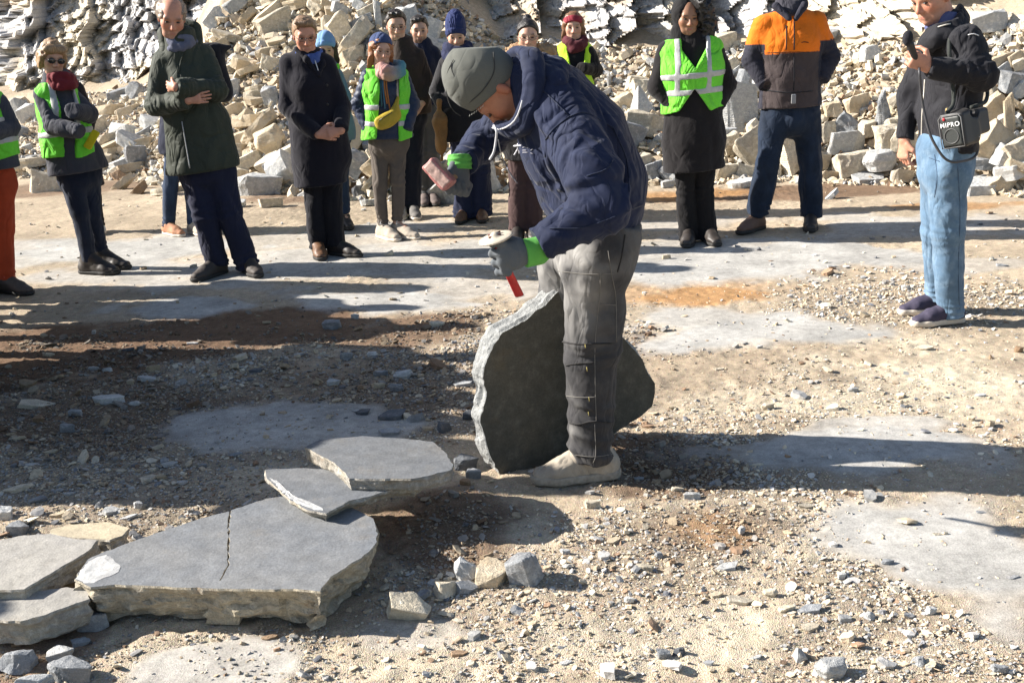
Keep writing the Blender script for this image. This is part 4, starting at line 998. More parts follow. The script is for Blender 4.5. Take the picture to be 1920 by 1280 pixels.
def seam(T, f, path, r, mat, name='seam', off=.002, n=4):
    return tube(name, surf(f, [tuple(p) for p in spline([np.array(q, float) for q in path], n)], T['o0'][1], off), r, mat, T['o'], T['o0'], 5)
def hair(root, o0, F, style, mat, res=.008):
    hl = lambda p, n: plane(F.w(*p), F.R.astype(float) @ np.array(n, float))
    skull = F.e((0, -.016, .040), (.085, .104, .090))
    line = hl((0, .074, .082), (0, .70, -.71)); add = []
    if style == 'short':
        f = inter(rough(rough(skull, .006, 28, 2, (1, 1, .4), seed=2), .004, 70), rough(line, .010, 40))
        f = union([(f, 0), (rough(F.e((.01, .045, .104), (.058, .045, .026)), .009, 42), .015), (inter(F.e((0, -.03, .01), (.083, .08, .075)), hl((0, .012, 0), (0, 1, -.1))), .01)], .02)
    elif style == 'balding':
        f = inter(rough(F.e((0, -.022, .025), (.092, .100, .088)), .010, 42), hl((0, .055, .0), (0, 1, -.55)), hl((0, .0, .098), (0, .62, .70)))
    elif style == 'curly_short':
        f = inter(rough(F.e((0, -.016, .046), (.090, .108, .094)), .016, 52, 2), hl((0, .085, .062), (0, .62, -.78)))
    elif style == 'curly_big':       # a cloud of curls falling to one side
        f = union([F.e((-.105, .02, .03), (.066, .085, .10)), F.e((-.145, .03, -.06), (.066, .06, .080)), F.e((-.13, .03, -.14), (.06, .055, .055)), F.e((-.06, .02, .10), (.07, .09, .055))], .03)
        f = inter(rough(f, .018, 50, 3, seed=4), hl((-.045, .075, .0), (1, .75, 0)))
    elif style == 'bob':
        f = union([rough(skull, .004, 40), F.e((-.074, -.01, -.02), (.030, .07, .075)), F.e((.074, -.01, -.02), (.030, .07, .075)), F.e((0, -.06, -.03), (.08, .05, .075))], .02)
        f = inter(rough(f, .006, 40), hl((0, .072, .05), (0, 1, -.45)))
        f = union([(f, 0), (rough(F.e((.035, .07, .075), (.055, .035, .034)), .004, 50), .015), (rough(F.e((-.04, .065, .075), (.045, .035, .03)), .004, 50), .015)], .015)
    elif style == 'long':
        f = union([rough(skull, .004, 40), F.cp((-.07, .005, .03), (-.088, .02, -.2), .032, .024), F.cp((.07, .005, .03), (.088, .02, -.2), .032, .024), F.cp((0, -.07, 0), (0, -.08, -.2), .07, .05),
                   F.cp((-.075, .0, -.05), (-.10, .045, -.25), .03, .015)], .02)
        f = inter(rough(f, .007, 42, 3), hl((0, .064, .045), (0, 1, -.3)))
    elif style == 'bun':
        f = union([inter(rough(skull, .003, 60), line), F.e((.0, -.06, .125), (.035, .035, .03))], .01)
    lo, hi = bounds([F.w(*p) for p in ((-.14, -.13, -.28 if style == 'long' else -.2), (.13, .13, .17))] + [F.w(.13, -.13, -.2), F.w(-.2, .13, .16)], .03)
    return bake('hair', f, lo, hi, res, mat, root, origin=o0)
def beanie(root, o0, F, mat, rib=0.0, res=.007, tall=0.0, low=.052, name='beanie', rim=True):
    R3 = F.R.astype(float)
    base = F.e((0, -.016, .040 + tall * .5), (.091, .110, .097 + tall * .6))
    def fold(P):
        q = F.loc(P); a = np.arctan2(q[:, 0], q[:, 1] + .016)
        return base(P) - (rib * np.sin(a * 42) if rib else 0) - .006 * fbm(P * 14, 2)
    cut = plane(F.w(0, .092, low), R3 @ np.array((0, .50, -.86)))
    f = inter(fold, cut)
    if rim:
        g = inter(grow(fold, .006), cut, plane(F.w(0, .092, low + .042), R3 @ np.array((0, -.50, .86)))); f = union([(f, 0), (g, .004)], .004)
    lo, hi = bounds([F.w(-.12, -.14, -.1), F.w(.12, .13, .18 + tall), F.w(.12, -.14, -.1), F.w(-.12, .13, .18 + tall)], .02)
    return bake(name, f, lo, hi, res, mat, root, origin=o0)
def scarf(root, o0, c, S, Fd, r, th, mat, h=2, colf=None, seed=0, name='scarf', res=.009):
    """loops of cloth round the neck at C"""
    S = nrm(S); Fd = nrm(Fd); U = nrm(np.cross(Fd, S)); U = U if U[2] > 0 else -U; L_ = []
    for k in range(h):
        cc = np.asarray(c) + U * (k - (h - 1) / 2) * th * 1.25; n = 12; rr_ = r * (1 - .06 * k)
        pts = [cc + S * math.cos(a) * rr_ * 1.08 + Fd * math.sin(a) * rr_ + U * .012 * math.sin(2 * a + k * 2 + seed) - U * .018 * (math.sin(a)) for a in np.linspace(0, 6.2832, n + 1)]
        for i in range(n): L_.append((cap(pts[i], pts[i + 1], th, th), th * .6))
    f = rough(union(L_, .02), .008, 22, 2, seed=seed)
    lo, hi = bounds([np.asarray(c)], r + th + .06)
    return bake(name, f, lo, hi, res, mat, root, colf, origin=o0)

SKIN_T = {'fair': (0.56, 0.33, 0.235), 'ruddy': (0.54, 0.26, 0.17), 'tan': (0.44, 0.235, 0.14), 'brown': (0.30, 0.155, 0.09), 'pale': (0.62, 0.40, 0.30), 'weathered': (0.36, 0.15, 0.085)}
def person(label, foot, J, face, tilt=0.0, s=1.0, male=True, skin='fair', hands=(None, None), bulk=1.0, brow=(0.16, 0.10, 0.06), beard=None, beardc=(0.12, 0.09, 0.07), res=.0065, no_head=False, lips=(0.42, 0.16, 0.13), Y=None, group=None, slim=1.0):
    g0 = gnd(*foot); Y0 = g0[1] if Y is None else Y
    o0 = np.array((g0[0], Y0, gz(g0[0], Y0)))
    W = {k: at(v[0], v[1], Y0 + (v[2] if len(v) > 2 else 0)) for k, v in J.items()}
    F = Frame(W['head'], face, tilt, s * (1 if male else .97)) if not isinstance(face, tuple) or len(face) != 2 else Frame.axes(W['head'], face[0], face[1], s)
    S = nrm(W['shr'] - W['shl']); pel = (W['hpl'] + W['hpr']) / 2; up = nrm(W['neck'] - pel); Fd = nrm(np.cross(S, up))
    shm = (W['shl'] + W['shr']) / 2; b = bulk * s
    SP = nrm(W['hpr'] - W['hpl']); SP = nrm(SP * .5 + S * .5)
    T = dict(W=W, F=F, S=S, SP=SP, pel=pel, up=up, Fd=Fd, shm=shm, b=b, s=s, o0=o0, male=male)
    waist = pel + (shm - pel) * .42; chest = pel + (shm - pel) * .76; top = shm - up * .015
    T.update(waist=waist, chest=chest, top=top)
    ww = 1.0 if male else .88
    sw = np.linalg.norm(W['shr'] - W['shl']) / 2
    T['sw'] = sw
    torso = [(ecap(pel, waist, .160 * b, .115 * b, .140 * b * ww, .105 * b, S), .03), (ecap(waist, chest, .140 * b * ww, .105 * b, max(sw * .95, .1), .118 * b, S), .03),
             (ecap(chest, top, max(sw * .95, .1), .118 * b, sw * .8, .07 * b, S), .03), (cap(top, W['neck'], .075 * b, .058 * s), .03)]
    T['torso'] = torso
    torso = [(grow(union(torso), -.022 if slim == 1 else -.16 * (1 - slim)), .03)]
    A = []; 
    for sd in 'lr':
        shj = W['sh' + sd] - up * .045 + nrm(shm - W['sh' + sd]) * .035; A.append((cap(shj, W['el' + sd], .034 * b, .034 * b), .02)); A.append((cap(W['el' + sd], W['wr' + sd] + (0 if hands['lr'.index(sd)] else 1) * nrm(W['el' + sd] - W['wr' + sd]) * .07, .034 * b, .026 * s), .015))
        T['arm' + sd] = (W['sh' + sd], W['el' + sd], W['wr' + sd])
    Lg = []
    for sd in 'lr':
        Lg.append((cap(W['hp' + sd], W['kn' + sd], .066 * b, .044 * s), .03)); Lg.append((cap(W['kn' + sd], W['an' + sd], .042 * s, .032 * s), .02))
        to = W['to' + sd]; an = W['an' + sd]; d = to - an; d[2] = 0; d = nrm(d)
        Lg.append((cap(an - (0, 0, .02), an + d * .1 * s - (0, 0, .035), .03 * s, .022 * s), .02))
    ha, hs = head_prims(F, male)
    body = torso + A + Lg
    bands = [[], [], []]
    zone = []
    if not no_head:
        body += [(cap(W['neck'] - up * .03, F.w(0, -.02, -.04), .060 * s, .056 * s), .02)] + ha
        zone.append(bounds([F.w(x, y, z) for x in (-.095, .095) for y in (-.11, .115) for z in (-.13, .12)], 0.0) + (res,))
    for sd, h in zip('lr', hands):
        if h:
            wr = W['wr' + sd]; hd = h.get('dir'); hd = nrm(wr - W['el' + sd]) if hd is None else hd
            body += fingers(wr, hd, h.get('palm', (0, 1, 0)), h.get('side', (0, 0, 1)), h.get('curl', .4), h.get('spread', .08), s * h.get('k', 1.0), h.get('thumb', .5))
            c = wr + nrm(hd) * .09; zone.append(bounds([c], .105) + (h.get('res', .0055),))
    fb = union(body)
    if not no_head:
        f1 = fb
        def fb(P, f1=f1):
            d = f1(P)
            for q in hs[:2]: d = -smin(-d, q(P), .010)
            return d
    for lo, hi, r_ in zone:
        for a in range(3): bands[a].append((lo[a], hi[a], r_))
    sk = np.array(SKIN_T[skin])
    def colf(V):
        c = np.tile(sk, (len(V), 1)).astype(float)
        if no_head: return c
        q = F.loc(V)
        def blob(cx, cy, cz, rx, ry, rz, col, k=1.0):
            w = k * np.clip(1.6 - 1.3 * np.sqrt(((np.abs(q[:, 0]) - cx) / rx) ** 2 + ((q[:, 1] - cy) / ry) ** 2 + ((q[:, 2] - cz) / rz) ** 2), 0, 1)[:, None]
            c[:] = c * (1 - w) + np.array(col) * w
        blob(.045, .075, -.03, .03, .04, .025, sk * (1.05, .78, .74), .5); blob(0, .11, -.03, .016, .03, .016, sk * (1.05, .75, .7), .6)
        blob(.083, -.01, -.01, .02, .03, .04, sk * (1.0, .7, .65), .5)
        if beard: blob(0, .07, -.09, .062, .05, .042, beardc, beard); blob(.05, .04, -.075, .03, .05, .04, beardc, beard * .9)
        blob(0, .09, -.0705, .019, .03, .0075, lips, .75); blob(.018, .09, -.052, .022, .03, .010, sk * .8, .35); blob(.034, .08, -.012, .020, .02, .008, sk * .72, .5)
        blob(.036, .085, .0225, .022, .02, .0055, brow, .85)
        blob(.033, .08, .0, .015, .03, .0052, (0.07, 0.04, 0.03), .7)
        return c
    allp = [W[k] for k in W if k != 'head'] + ([] if no_head else [F.w(0, 0, .13), F.w(0, .12, 0), F.w(0, -.12, 0)])
    lo, hi = bounds(allp, .13); lo[2] = o0[2] - .02
    if any(hands): lo -= .1; hi += .1
    lo[2] = max(lo[2], o0[2] - .06)
    o = bake('person', fb, lo, hi, .02, SKIN, None, colf, bands, origin=o0)
    o.location = o0
    tag(o, label, 'person', group)
    T['o'] = o; T['all'] = allp
    if not no_head:
        for sg in (-1, 1):
            f = ell(F.w(sg * .033, .0785, .0), np.array((.0125, .0125, .0050)) * F.k, F.R); l_, h_ = bounds([F.w(sg * .033, .08, 0)], .02)
            bake('eye', f, l_, h_, .004, EYE, o, origin=o0)
    return T
def B(T, name, f, mat, pts=None, pad=.2, res=.010, colf=None, parent=None, smooth=True):
    lo, hi = bounds(pts if pts is not None else T['all'], pad); lo[2] = max(lo[2], T['o0'][2] - .01)
    return bake(name, f, lo, hi, res, mat, parent if parent is not None else T['o'], colf, origin=T['o0'], smooth=smooth)
def top_sdf(T, th=.022, hem=None, flare=(.19, .14), sl=1.0, fold=.006, collar=.0, arms='lr', cutw=True, vfold=.006):
    """coat or jacket. hem: point (px py -> world) at the lower edge"""
    W, b, S, up = T['W'], T['b'], T['S'], T['up']
    L_ = [(grow(f, th), k) for f, k in T['torso']]
    if hem is not None:
        h = np.asarray(hem, float)
        L_.append((ecap(T['waist'], h, .145 * b + th, .105 * b + th, flare[0], flare[1], T['SP']), .05))
    for sd in 'lr':
        if sd not in arms: continue
        a, e, w = T['arm' + sd]; a = a - up * .018 + nrm(T['shm'] - a) * .016
        L_.append((cap(a, e, (.047 * b + th * .75) * sl, (.045 * b + th * .6) * sl, wr=[(.95, .28, fold, 26), (.05, .2, fold * .6, 18)]), .03))
        L_.append((cap(e, w, (.045 * b + th * .6) * sl, (.034 * b + th * .6) * sl, wr=[(.05, .3, fold, 28), (.85, .2, fold * .7, 34)], cut1=cutw), .02))
    if collar: L_.append((cap(T['top'], T['W']['neck'] + up * collar, .10 * b, .082 * b, cut1=True), .03))
    f = union(L_)
    f = crease(rough(f, fold * .6, 8, 2, (1, 1, .5)), fold * 1.5, 6.5, (1, 1, .42), 3); f = rough(f, fold * .3, 26, 2, seed=5)
    if hem is not None: f = inter(f, plane(hem, -up + np.array((0, 0, 0))))
    return f
def pants_sdf(T, wh=.095, wk=.075, wa=.062, fold=.006, cuff=.0, waistup=.06):
    W, b, up = T['W'], T['b'], T['up']; LG = []; L_ = [(ecap(T['pel'] - up * .06, T['pel'] + up * waistup, .165 * b, .125 * b, .15 * b, .115 * b, T['SP']), .04)]
    for sd in 'lr':
        h, k, a = W['hp' + sd], W['kn' + sd], W['an' + sd]; a = a + nrm(a - k) * cuff
        wh_, wk_, wa_ = wh * .93, wk * .9, wa * .92
        LG.append(union([cap(h, k, wh_ * b, wk_ * b, wr=[(.97, .16, fold, 22), (.05, .15, fold * .8, 16)]), cap(k, a, wk_ * b, wa_ * b, wr=[(.03, .18, fold * .9, 20), (.92, .2, fold * 1.2, 24)], cut1=True)], .02))
    f = union([(LG[0], 0), (LG[1], .006), (L_[0][0], .03)]); return rough(crease(rough(f, fold * .5, 8, 2, (1, 1, .5)), fold * 1.6, 7.5, (1, 1, .5), 5), fold * .3, 24, 2, seed=7)
def vest(T, topf, mat, zb, open_=(.02, .10), th=.012, name='safety_vest', bands=(.25, .55), shoulder=True, res=.009, zt=.0, swk=1.0, side=0.0, flap=None, sleeve_cut=None, closed_from=None):
    """sleeveless vest over TOPF (the torso only); zb: drop of the lower edge below the shoulders; open_: half gap at the bottom and at the neck"""
    c, S, U, Fd, sw = T['shm'], T['S'], T['up'], T['Fd'], T['sw']
    Sf, Uf, Ff, cf = S.astype(f32), U.astype(f32), Fd.astype(f32), c.astype(f32)
    body = rough(grow(topf, th), .005, 14, 2, (1, 1, .5), seed=3)
    def reg(P):
        q = P - cf; u = q @ Sf; v = q @ Ff; z = q @ Uf
        au = np.abs(u - side)
        d = np.maximum(-z - zb - .012 * np.sin(u * 22), au - (sw * 1.12 * swk + .0 * z))
        hole = np.hypot((np.abs(u) - sw * 1.42 * swk) / .75, (z + .11) / 1.6) - .10          # armholes
        d = np.maximum(d, -hole)
        t = np.clip(-z / zb, 0, 1); gap = open_[1] * (1 - t) ** 1.3 + open_[0] * t
        if closed_from is not None: gap = np.where(t > closed_from[0], open_[0] * np.clip((t - closed_from[1]) / (1 - closed_from[1] + 1e-6), 0, 1) * 2.2, open_[1] * np.clip(1 - t / closed_from[0], 0, 1) + .0)
        front = np.minimum(gap - np.abs(u - .01), v + .01)
        d = np.maximum(d, np.where(v > -.02, front, -1))
        back = np.maximum(z - .045, -1); d = np.maximum(d, np.where(v < 0, z - .05, z - .075))
        return d
    f = inter(body, reg)
    pts = [c + S * x + U * z + Fd * y for x in (-.25, .25) for z in (-zb, .1) for y in (-.2, .2)]
    o = B(T, name, f, mat, pts, .04, res)
    def strips(P):
        q = P - cf; u = q @ Sf; z = q @ Uf; d = None
        for k in bands:
            v = np.abs(z + zb * k) - .021; d = v if d is None else np.minimum(d, v)
        if shoulder: v = np.maximum(np.abs(np.abs(u) - sw * .62) - .019, -z - zb * max(bands)); d = v if d is None else np.minimum(d, v)
        return d
    B(T, 'reflective_strip', inter(inter(grow(body, .0035), grow(reg, .001)), strips), REFL, pts, .04, res, parent=o)
    return o
def legs_wear(T, mat, shoes, sk=1.0, res=.010, name='trousers', **kw):
    W = T['W']; pts = [W[k] for k in ('hpl', 'hpr', 'knl', 'knr', 'anl', 'anr')]
    f = pants_sdf(T, **kw); o = B(T, name, f, mat, pts, .17, res)
    for sd, sh in zip('lr', shoes):
        if sh: shoe(T['o'], T['o0'], W['an' + sd], W['to' + sd], T['s'] * sk, *sh[:2], **(sh[2] if len(sh) > 2 else {}))
    return o
# ------------------------------------------------------------------ the spectators
HP = lambda dirn, palm=(0, 1, 0), side=(0, 0, 1), **k: dict(dir=np.array(dirn, float), palm=palm, side=side, **k)
blackcoat = cloth((0.012, 0.011, 0.014), rough=.95, sheen=.3); navy = cloth((0.010, 0.014, 0.036)); charcoal = cloth((0.062, 0.064, 0.082)); black = cloth((0.010, 0.009, 0.010))
denim = cloth((0.028, 0.05, 0.10), var=.5); dkdenim = cloth((0.016, 0.024, 0.05), var=.45)
leatherD = mat_plain('dark_leather', (0.035, 0.028, 0.024), .5); leatherB = mat_plain('brown_leather', (0.14, 0.07, 0.035), .5); suede = mat_plain('beige_suede', (0.42, 0.36, 0.29), .85)
canvasW = mat_plain('white_canvas', (0.6, 0.6, 0.58), .8)

# green parka, arms crossed
T = person('tall balding man in long dark green parka with arms crossed', (425, 512), dict(head=(322, 33, -.06), neck=(338, 72), shl=(300, 112, -.02), shr=(386, 100, .05), ell=(292, 198, -.10), elr=(408, 168, -.06), wrl=(350, 188, -.24), wrr=(330, 164, -.29),
    hpl=(365, 310), hpr=(408, 305), knl=(386, 405, -.05), knr=(430, 402, -.02), anl=(406, 492, -.02), anr=(464, 494, 0), tol=(366, 512, -.2), tor=(488, 520, -.22)), (.30, -1, -.42), tilt=.10, s=1.04, skin='ruddy', bulk=1.08,
    hands=(HP((1, .25, .1), (0, 1, 0), (0, 0, 1), curl=.15, k=.85), HP((-.8, .6, .05), (0, 1, 0), (0, 0, 1), curl=.5, k=.8)), beard=.25, beardc=(.30, .24, .2), brow=(.2, .13, .09))
PARKA = cloth((0.040, 0.048, 0.033), rough=.7, var=.2, crease=.9)
f = top_sdf(T, .030, hem=at(378, 320, T['o0'][1]), flare=(.235, .17), collar=.05, fold=.008); B(T, 'parka', f, PARKA)
F_ = T['F']; hood = union([cap(T['top'] - T['Fd'] * .09 + T['S'] * a, T['W']['neck'] + T['up'] * .06 - T['Fd'] * .10 + T['S'] * a * .7, .075, .06) for a in (-.06, 0, .06)] + [cap(T['top'] + T['S'] * a + T['Fd'] * .03, T['W']['neck'] + T['S'] * a * 1.1 - T['Fd'] * .05 + T['up'] * .05, .05, .045) for a in (-.09, .09)], .04)
B(T, 'hood', rough(hood, .008, 14), PARKA, [T['W']['neck'], T['top']], .25)
seam(T, f, [(345, 98), (339, 115), (335, 138)], .004, PARKA, 'zip'); seam(T, f, [(341, 228), (350, 280), (356, 316)], .0038, REFL, 'zip')
scarf(T['o'], T['o0'], T['W']['neck'] - T['up'] * .012 + T['Fd'] * .02, T['S'], T['Fd'], .074, .022, cloth((0.16, 0.17, 0.24), var=.4), 3)
hair(T['o'], T['o0'], F_, 'balding', mat_hair('greying_hair', (0.27, 0.20, 0.15)))
LC = mat_plain('grey_lace', (.22, .18, .16), .8); HB = mat_plain('dark_hiking_leather', (0.055, 0.043, 0.036), .7)
legs_wear(T, cloth((0.016, 0.019, 0.045)), [(HB, SOLE_D, dict(lace=LC, res=.007)), (HB, SOLE_D, dict(lace=LC, res=.007))], wh=.10, wk=.088, wa=.078, fold=.008, cuff=.02)
bp = rough(box(T['shm'] - T['Fd'] * .24 - T['up'] * .14 + T['S'] * .10, (.17, .09, .2), .06, np.stack([T['S'], -T['Fd'], T['up']], 1).astype(f32)), .01, 8)
t_ = bake('backpack', union([bp, cap(T['shm'] - T['Fd'] * .18 + T['S'] * .12 + T['up'] * .0, T['shm'] - T['Fd'] * .2 + T['S'] * .31 + T['up'] * .02, .05, .014)], .05), *bounds([T['shm'] - T['Fd'] * .2 - T['up'] * .1], .42), .012, cloth((0.02, 0.02, 0.026)), origin=T['o0'])
t_.location = T['o0']; tag(t_, 'black backpack on the back of the man in green parka', 'backpack')
GREEN = T

# person hidden behind the parka man: only leg and shoe show
T = person('person mostly hidden behind green parka man, blue jeans and tan shoes showing', (330, 440), dict(head=(335, 100), neck=(338, 140), shl=(312, 150), shr=(368, 150), ell=(315, 200), elr=(372, 200), wrl=(325, 240, -.1), wrr=(365, 240, -.1),
    hpl=(328, 270), hpr=(352, 270), knl=(320, 350), knr=(358, 345), anl=(316, 425), anr=(362, 420), tol=(345, 446, -.15), tor=(385, 440, -.15)), (.2, -1, -.2), s=.93, male=False)
B(T, 'jacket', top_sdf(T, .02, hem=at(342, 290, T['o0'][1])), navy, res=.014)
legs_wear(T, denim, [(mat_plain('tan_suede', (0.42, 0.20, 0.11), .8), SOLE_W), (suede, SOLE_W)], wh=.09, wk=.075, wa=.06)
hair(T['o'], T['o0'], T['F'], 'short', mat_hair('dark_hair', (0.03, 0.02, 0.014)))

# woman in sunglasses
T = person('woman in sunglasses, dark red scarf and neon vest over grey coat, arms crossed', (180, 508), dict(head=(98, 108, -.03), neck=(110, 150), shl=(74, 172, -.08), shr=(134, 176, .08), ell=(98, 236, -.16), elr=(166, 214, 0), wrl=(152, 248, -.25), wrr=(134, 208, -.22),
    hpl=(128, 318, -.04), hpr=(166, 312, .05), knl=(150, 400, -.06), knr=(172, 396, .05), anl=(166, 488, -.04), anr=(188, 470, .12), tol=(218, 506, -.10), tor=(218, 488, .08)), (.62, -.85, -.28), tilt=.12, s=.97, male=False, skin='fair',
    hands=(None, None))
tf = top_sdf(T, .026, hem=at(146, 322, T['o0'][1]), flare=(.185, .15), collar=.05, fold=.008); B(T, 'coat', tf, charcoal)
tt = union([(grow(g, .03), k) for g, k in T['torso']] + [(ecap(T['waist'], at(146, 322, T['o0'][1]), .17, .135, .185, .15, T['SP']), .05)])
vest(T, tt, NEON, .43, (.035, .06), bands=(.62,), th=.016, swk=1.45)
scarf(T['o'], T['o0'], T['W']['neck'] + T['Fd'] * .05 - T['up'] * .0, T['S'], T['Fd'], .072, .024, cloth((0.20, 0.022, 0.03)), 3)
hair(T['o'], T['o0'], T['F'], 'bob', mat_hair('sandy_hair', (0.36, 0.22, 0.11)))
glasses(T['o'], T['o0'], T['F'], FRAME_BLACK, LENS, name='sunglasses')
legs_wear(T, dkdenim, [(leatherD, SOLE_D, dict(hi=.15, fat=1.1)), (leatherD, SOLE_D, dict(hi=.15, fat=1.1))], sk=1.05, wh=.095, wk=.07, wa=.058)
fl = box(at(172, 262, T['o0'][1] - .12), (.028, .012, .07), .01, Frame((0, 0, 0), (.3, -1, .3), .6).R)
c_ = at(172, 262, T['o0'][1] - .12)
yb = bake('reflective_flap', fl, *bounds([c_], .1), .008, cloth((0.75, 0.62, 0.02)), T['o'], origin=T['o0'])
gl = mat_plain('black_glove', (0.02, 0.02, 0.024), .8)

# black-clad person behind her
T = person('person in black coat and white sneakers standing behind the sunglasses woman', (176, 436), dict(head=(100, 122), neck=(112, 150), shl=(88, 165), shr=(148, 165), ell=(98, 225), elr=(166, 222), wrl=(115, 260, -.1), wrr=(160, 262, -.1),
    hpl=(128, 290), hpr=(160, 290), knl=(136, 350), knr=(176, 352), anl=(152, 425), anr=(184, 424), tol=(170, 436, -.15), tor=(192, 438, -.2)), (.4, -1, -.2), s=.86, male=False)
B(T, 'coat', top_sdf(T, .03, hem=at(158, 352, T['o0'][1]), flare=(.17, .13)), cloth((0.020, 0.012, 0.016)), res=.013)
legs_wear(T, black, [(canvasW, SOLE_W), (canvasW, SOLE_W)], wh=.09, wk=.075, wa=.07)
hair(T['o'], T['o0'], T['F'], 'short', mat_hair('black_hair', (0.012, 0.010, 0.010)))

# person with orange-red trousers, cut by the picture edge
T = person('person in neon vest, orange-red trousers and dark sneakers cut by the picture edge', (26, 545), dict(head=(-62, 128), neck=(-52, 172), shl=(-66, 190), shr=(2, 188), ell=(-72, 255), elr=(20, 240, .02), wrl=(-30, 262, -.22), wrr=(-20, 250, -.22),
    hpl=(-38, 330), hpr=(0, 326), knl=(-40, 430), knr=(6, 428), anl=(-30, 520), anr=(12, 524), tol=(-14, 545, -.2), tor=(58, 545, -.1)), (.5, -1, -.25), s=.98, male=False)
tf = top_sdf(T, .024, hem=at(-22, 318, T['o0'][1]), flare=(.175, .14), collar=.04); B(T, 'jacket', tf, cloth((0.06, 0.065, 0.085)))
tt = union([(grow(g, .028), k) for g, k in T['torso']] + [(ecap(T['waist'], at(-22, 318, T['o0'][1]), .165, .13, .175, .14, T['SP']), .05)])
vest(T, tt, NEON, .36, (.02, .06), bands=(.35, .7), th=.012, swk=1.3)
legs_wear(T, cloth((0.46, 0.065, 0.022)), [(leatherD, SOLE_W), (mat_plain('grey_brown_sneaker', (0.09, 0.07, 0.06), .7), SOLE_D, dict(lace=mat_plain('red_lace', (.5, .08, .05), .7)))], wh=.095, wk=.078, wa=.068)
hair(T['o'], T['o0'], T['F'], 'bob', mat_hair('brown_hair', (0.09, 0.05, 0.03)))

# overcoat man
T = person('man in long navy-black overcoat, blue scarf and dark glasses, hands clasped', (622, 478), dict(head=(572, 66, -.04), neck=(578, 106), shl=(536, 114, -.02), shr=(616, 118, .02), ell=(540, 200, -.04), elr=(642, 200, -.02), wrl=(596, 252, -.20), wrr=(640, 244, -.20),
    hpl=(588, 300), hpr=(622, 296), knl=(590, 385), knr=(624, 380), anl=(596, 462), anr=(630, 456), tol=(604, 486, -.24), tor=(668, 474, -.10)), (.26, -1, -.30), s=1.0, skin='ruddy', bulk=1.06,
    hands=(HP((.9, -.1, -.05), (0, 1, -.1), (0, .1, 1), curl=.55, spread=.05), HP((-.9, -.2, -.12), (0, 1, -.3), (0, .3, 1), curl=.7, spread=.05)), brow=(.2, .12, .07))
f = top_sdf(T, .026, hem=at(602, 346, T['o0'][1]), flare=(.195, .145), collar=.055, fold=.004); B(T, 'overcoat', f, cloth((0.011, 0.010, 0.017), rough=.95, var=.15, sheen=.12, crease=.35))
for px, py in ((614, 162), (618, 197), (617, 232)):
    pass
lp = surf(f, [(556, 92), (575, 112), (598, 142), (606, 96), (606, 120)], T['o0'][1], .0); lap = [cap(lp[0], lp[1], .02, .018), cap(lp[1], lp[2], .018, .010), cap(lp[3], lp[4], .018, .014), cap(lp[4], lp[2], .014, .01)]
B(T, 'lapel', union(lap), cloth((0.011, 0.010, 0.017)), [at(580, 116, T['o0'][1] - .1)], .12)
shirt = mat_plain('shirt_white', (.6, .6, .62), .8)
seam(T, f, [(590, 112), (597, 134)], .004, shirt, 'shirt_edge', .012)
scarf(T['o'], T['o0'], T['W']['neck'] + T['Fd'] * .015, T['S'], T['Fd'], .068, .028, cloth((0.07, 0.12, 0.36), var=.4), 2)
hair(T['o'], T['o0'], T['F'], 'short', mat_hair('light_brown_hair', (0.25, 0.15, 0.08)))
glasses(T['o'], T['o0'], T['F'], FRAME_BLACK, r=.018, th=.0016)
for k, py in enumerate((160, 196, 228)):
    c_ = surf(f, [(613 + k, py)], T['o0'][1])[0]; bake('button', ell(c_, (.011, .007, .011)), *bounds([c_], .02), .005, leatherD, T['o'], origin=T['o0'])
legs_wear(T, cloth((0.008, 0.008, 0.013)), [(leatherB, SOLE_D), (leatherD, SOLE_D)], wh=.09, wk=.075, wa=.068, cuff=.02)

# woman in light blue hat behind him
T = person('woman in light blue hat peeking out behind the overcoat man', (640, 425), dict(head=(611, 92), neck=(617, 125), shl=(590, 138), shr=(634, 136), ell=(594, 190), elr=(646, 180), wrl=(606, 220, -.1), wrr=(636, 215, -.1),
    hpl=(612, 245), hpr=(634, 243), knl=(620, 320), knr=(640, 318), anl=(628, 402), anr=(646, 400), tol=(640, 416, -.15), tor=(655, 414, -.2)), (.1, -1, -.2), s=.93, male=False, skin='fair', brow=(.05, .03, .02))
tf = top_sdf(T, .02, hem=at(630, 262, T['o0'][1]), flare=(.16, .13), collar=.03); B(T, 'jacket', tf, cloth((0.16, 0.24, 0.34)), res=.012)
tt = union([(grow(g, .024), k) for g, k in T['torso']]); vest(T, tt, NEON, .4, (.02, .07), bands=(.5,), swk=1.1, res=.012)
hair(T['o'], T['o0'], T['F'], 'long', mat_hair('dark_brown_hair', (0.045, 0.022, 0.016)))
beanie(T['o'], T['o0'], T['F'], cloth((0.20, 0.36, 0.62)), tall=.02)
legs_wear(T, denim, [(leatherD, SOLE_D), (leatherD, SOLE_D)])

# woman with the yellow bag
T = person('auburn-haired woman in blue beanie, thick scarf and neon vest with yellow bag', (742, 445), dict(head=(714, 93, -.05), neck=(724, 130), shl=(686, 140, -.04), shr=(758, 144, .04), ell=(672, 195, -.02), elr=(772, 196, .02), wrl=(692, 246, -.08), wrr=(764, 244, -.08),
    hpl=(712, 256), hpr=(746, 254), knl=(712, 345), knr=(746, 340), anl=(718, 425), anr=(744, 416), tol=(744, 450, -.16), tor=(778, 440, -.12)), (.42, -1, -.22), tilt=.10, s=.94, male=False, skin='fair', brow=(.22, .1, .05))
jk = cloth((0.022, 0.035, 0.075), rough=.5)
tf = top_sdf(T, .020, hem=at(728, 258, T['o0'][1]), flare=(.165, .13), collar=.0, fold=.007)
def puff(P, g=tf, up=T['up'].astype(f32)): return g(P) - .005 * np.abs(np.sin((P @ up) * 60))
B(T, 'puffer_jacket', puff, jk)
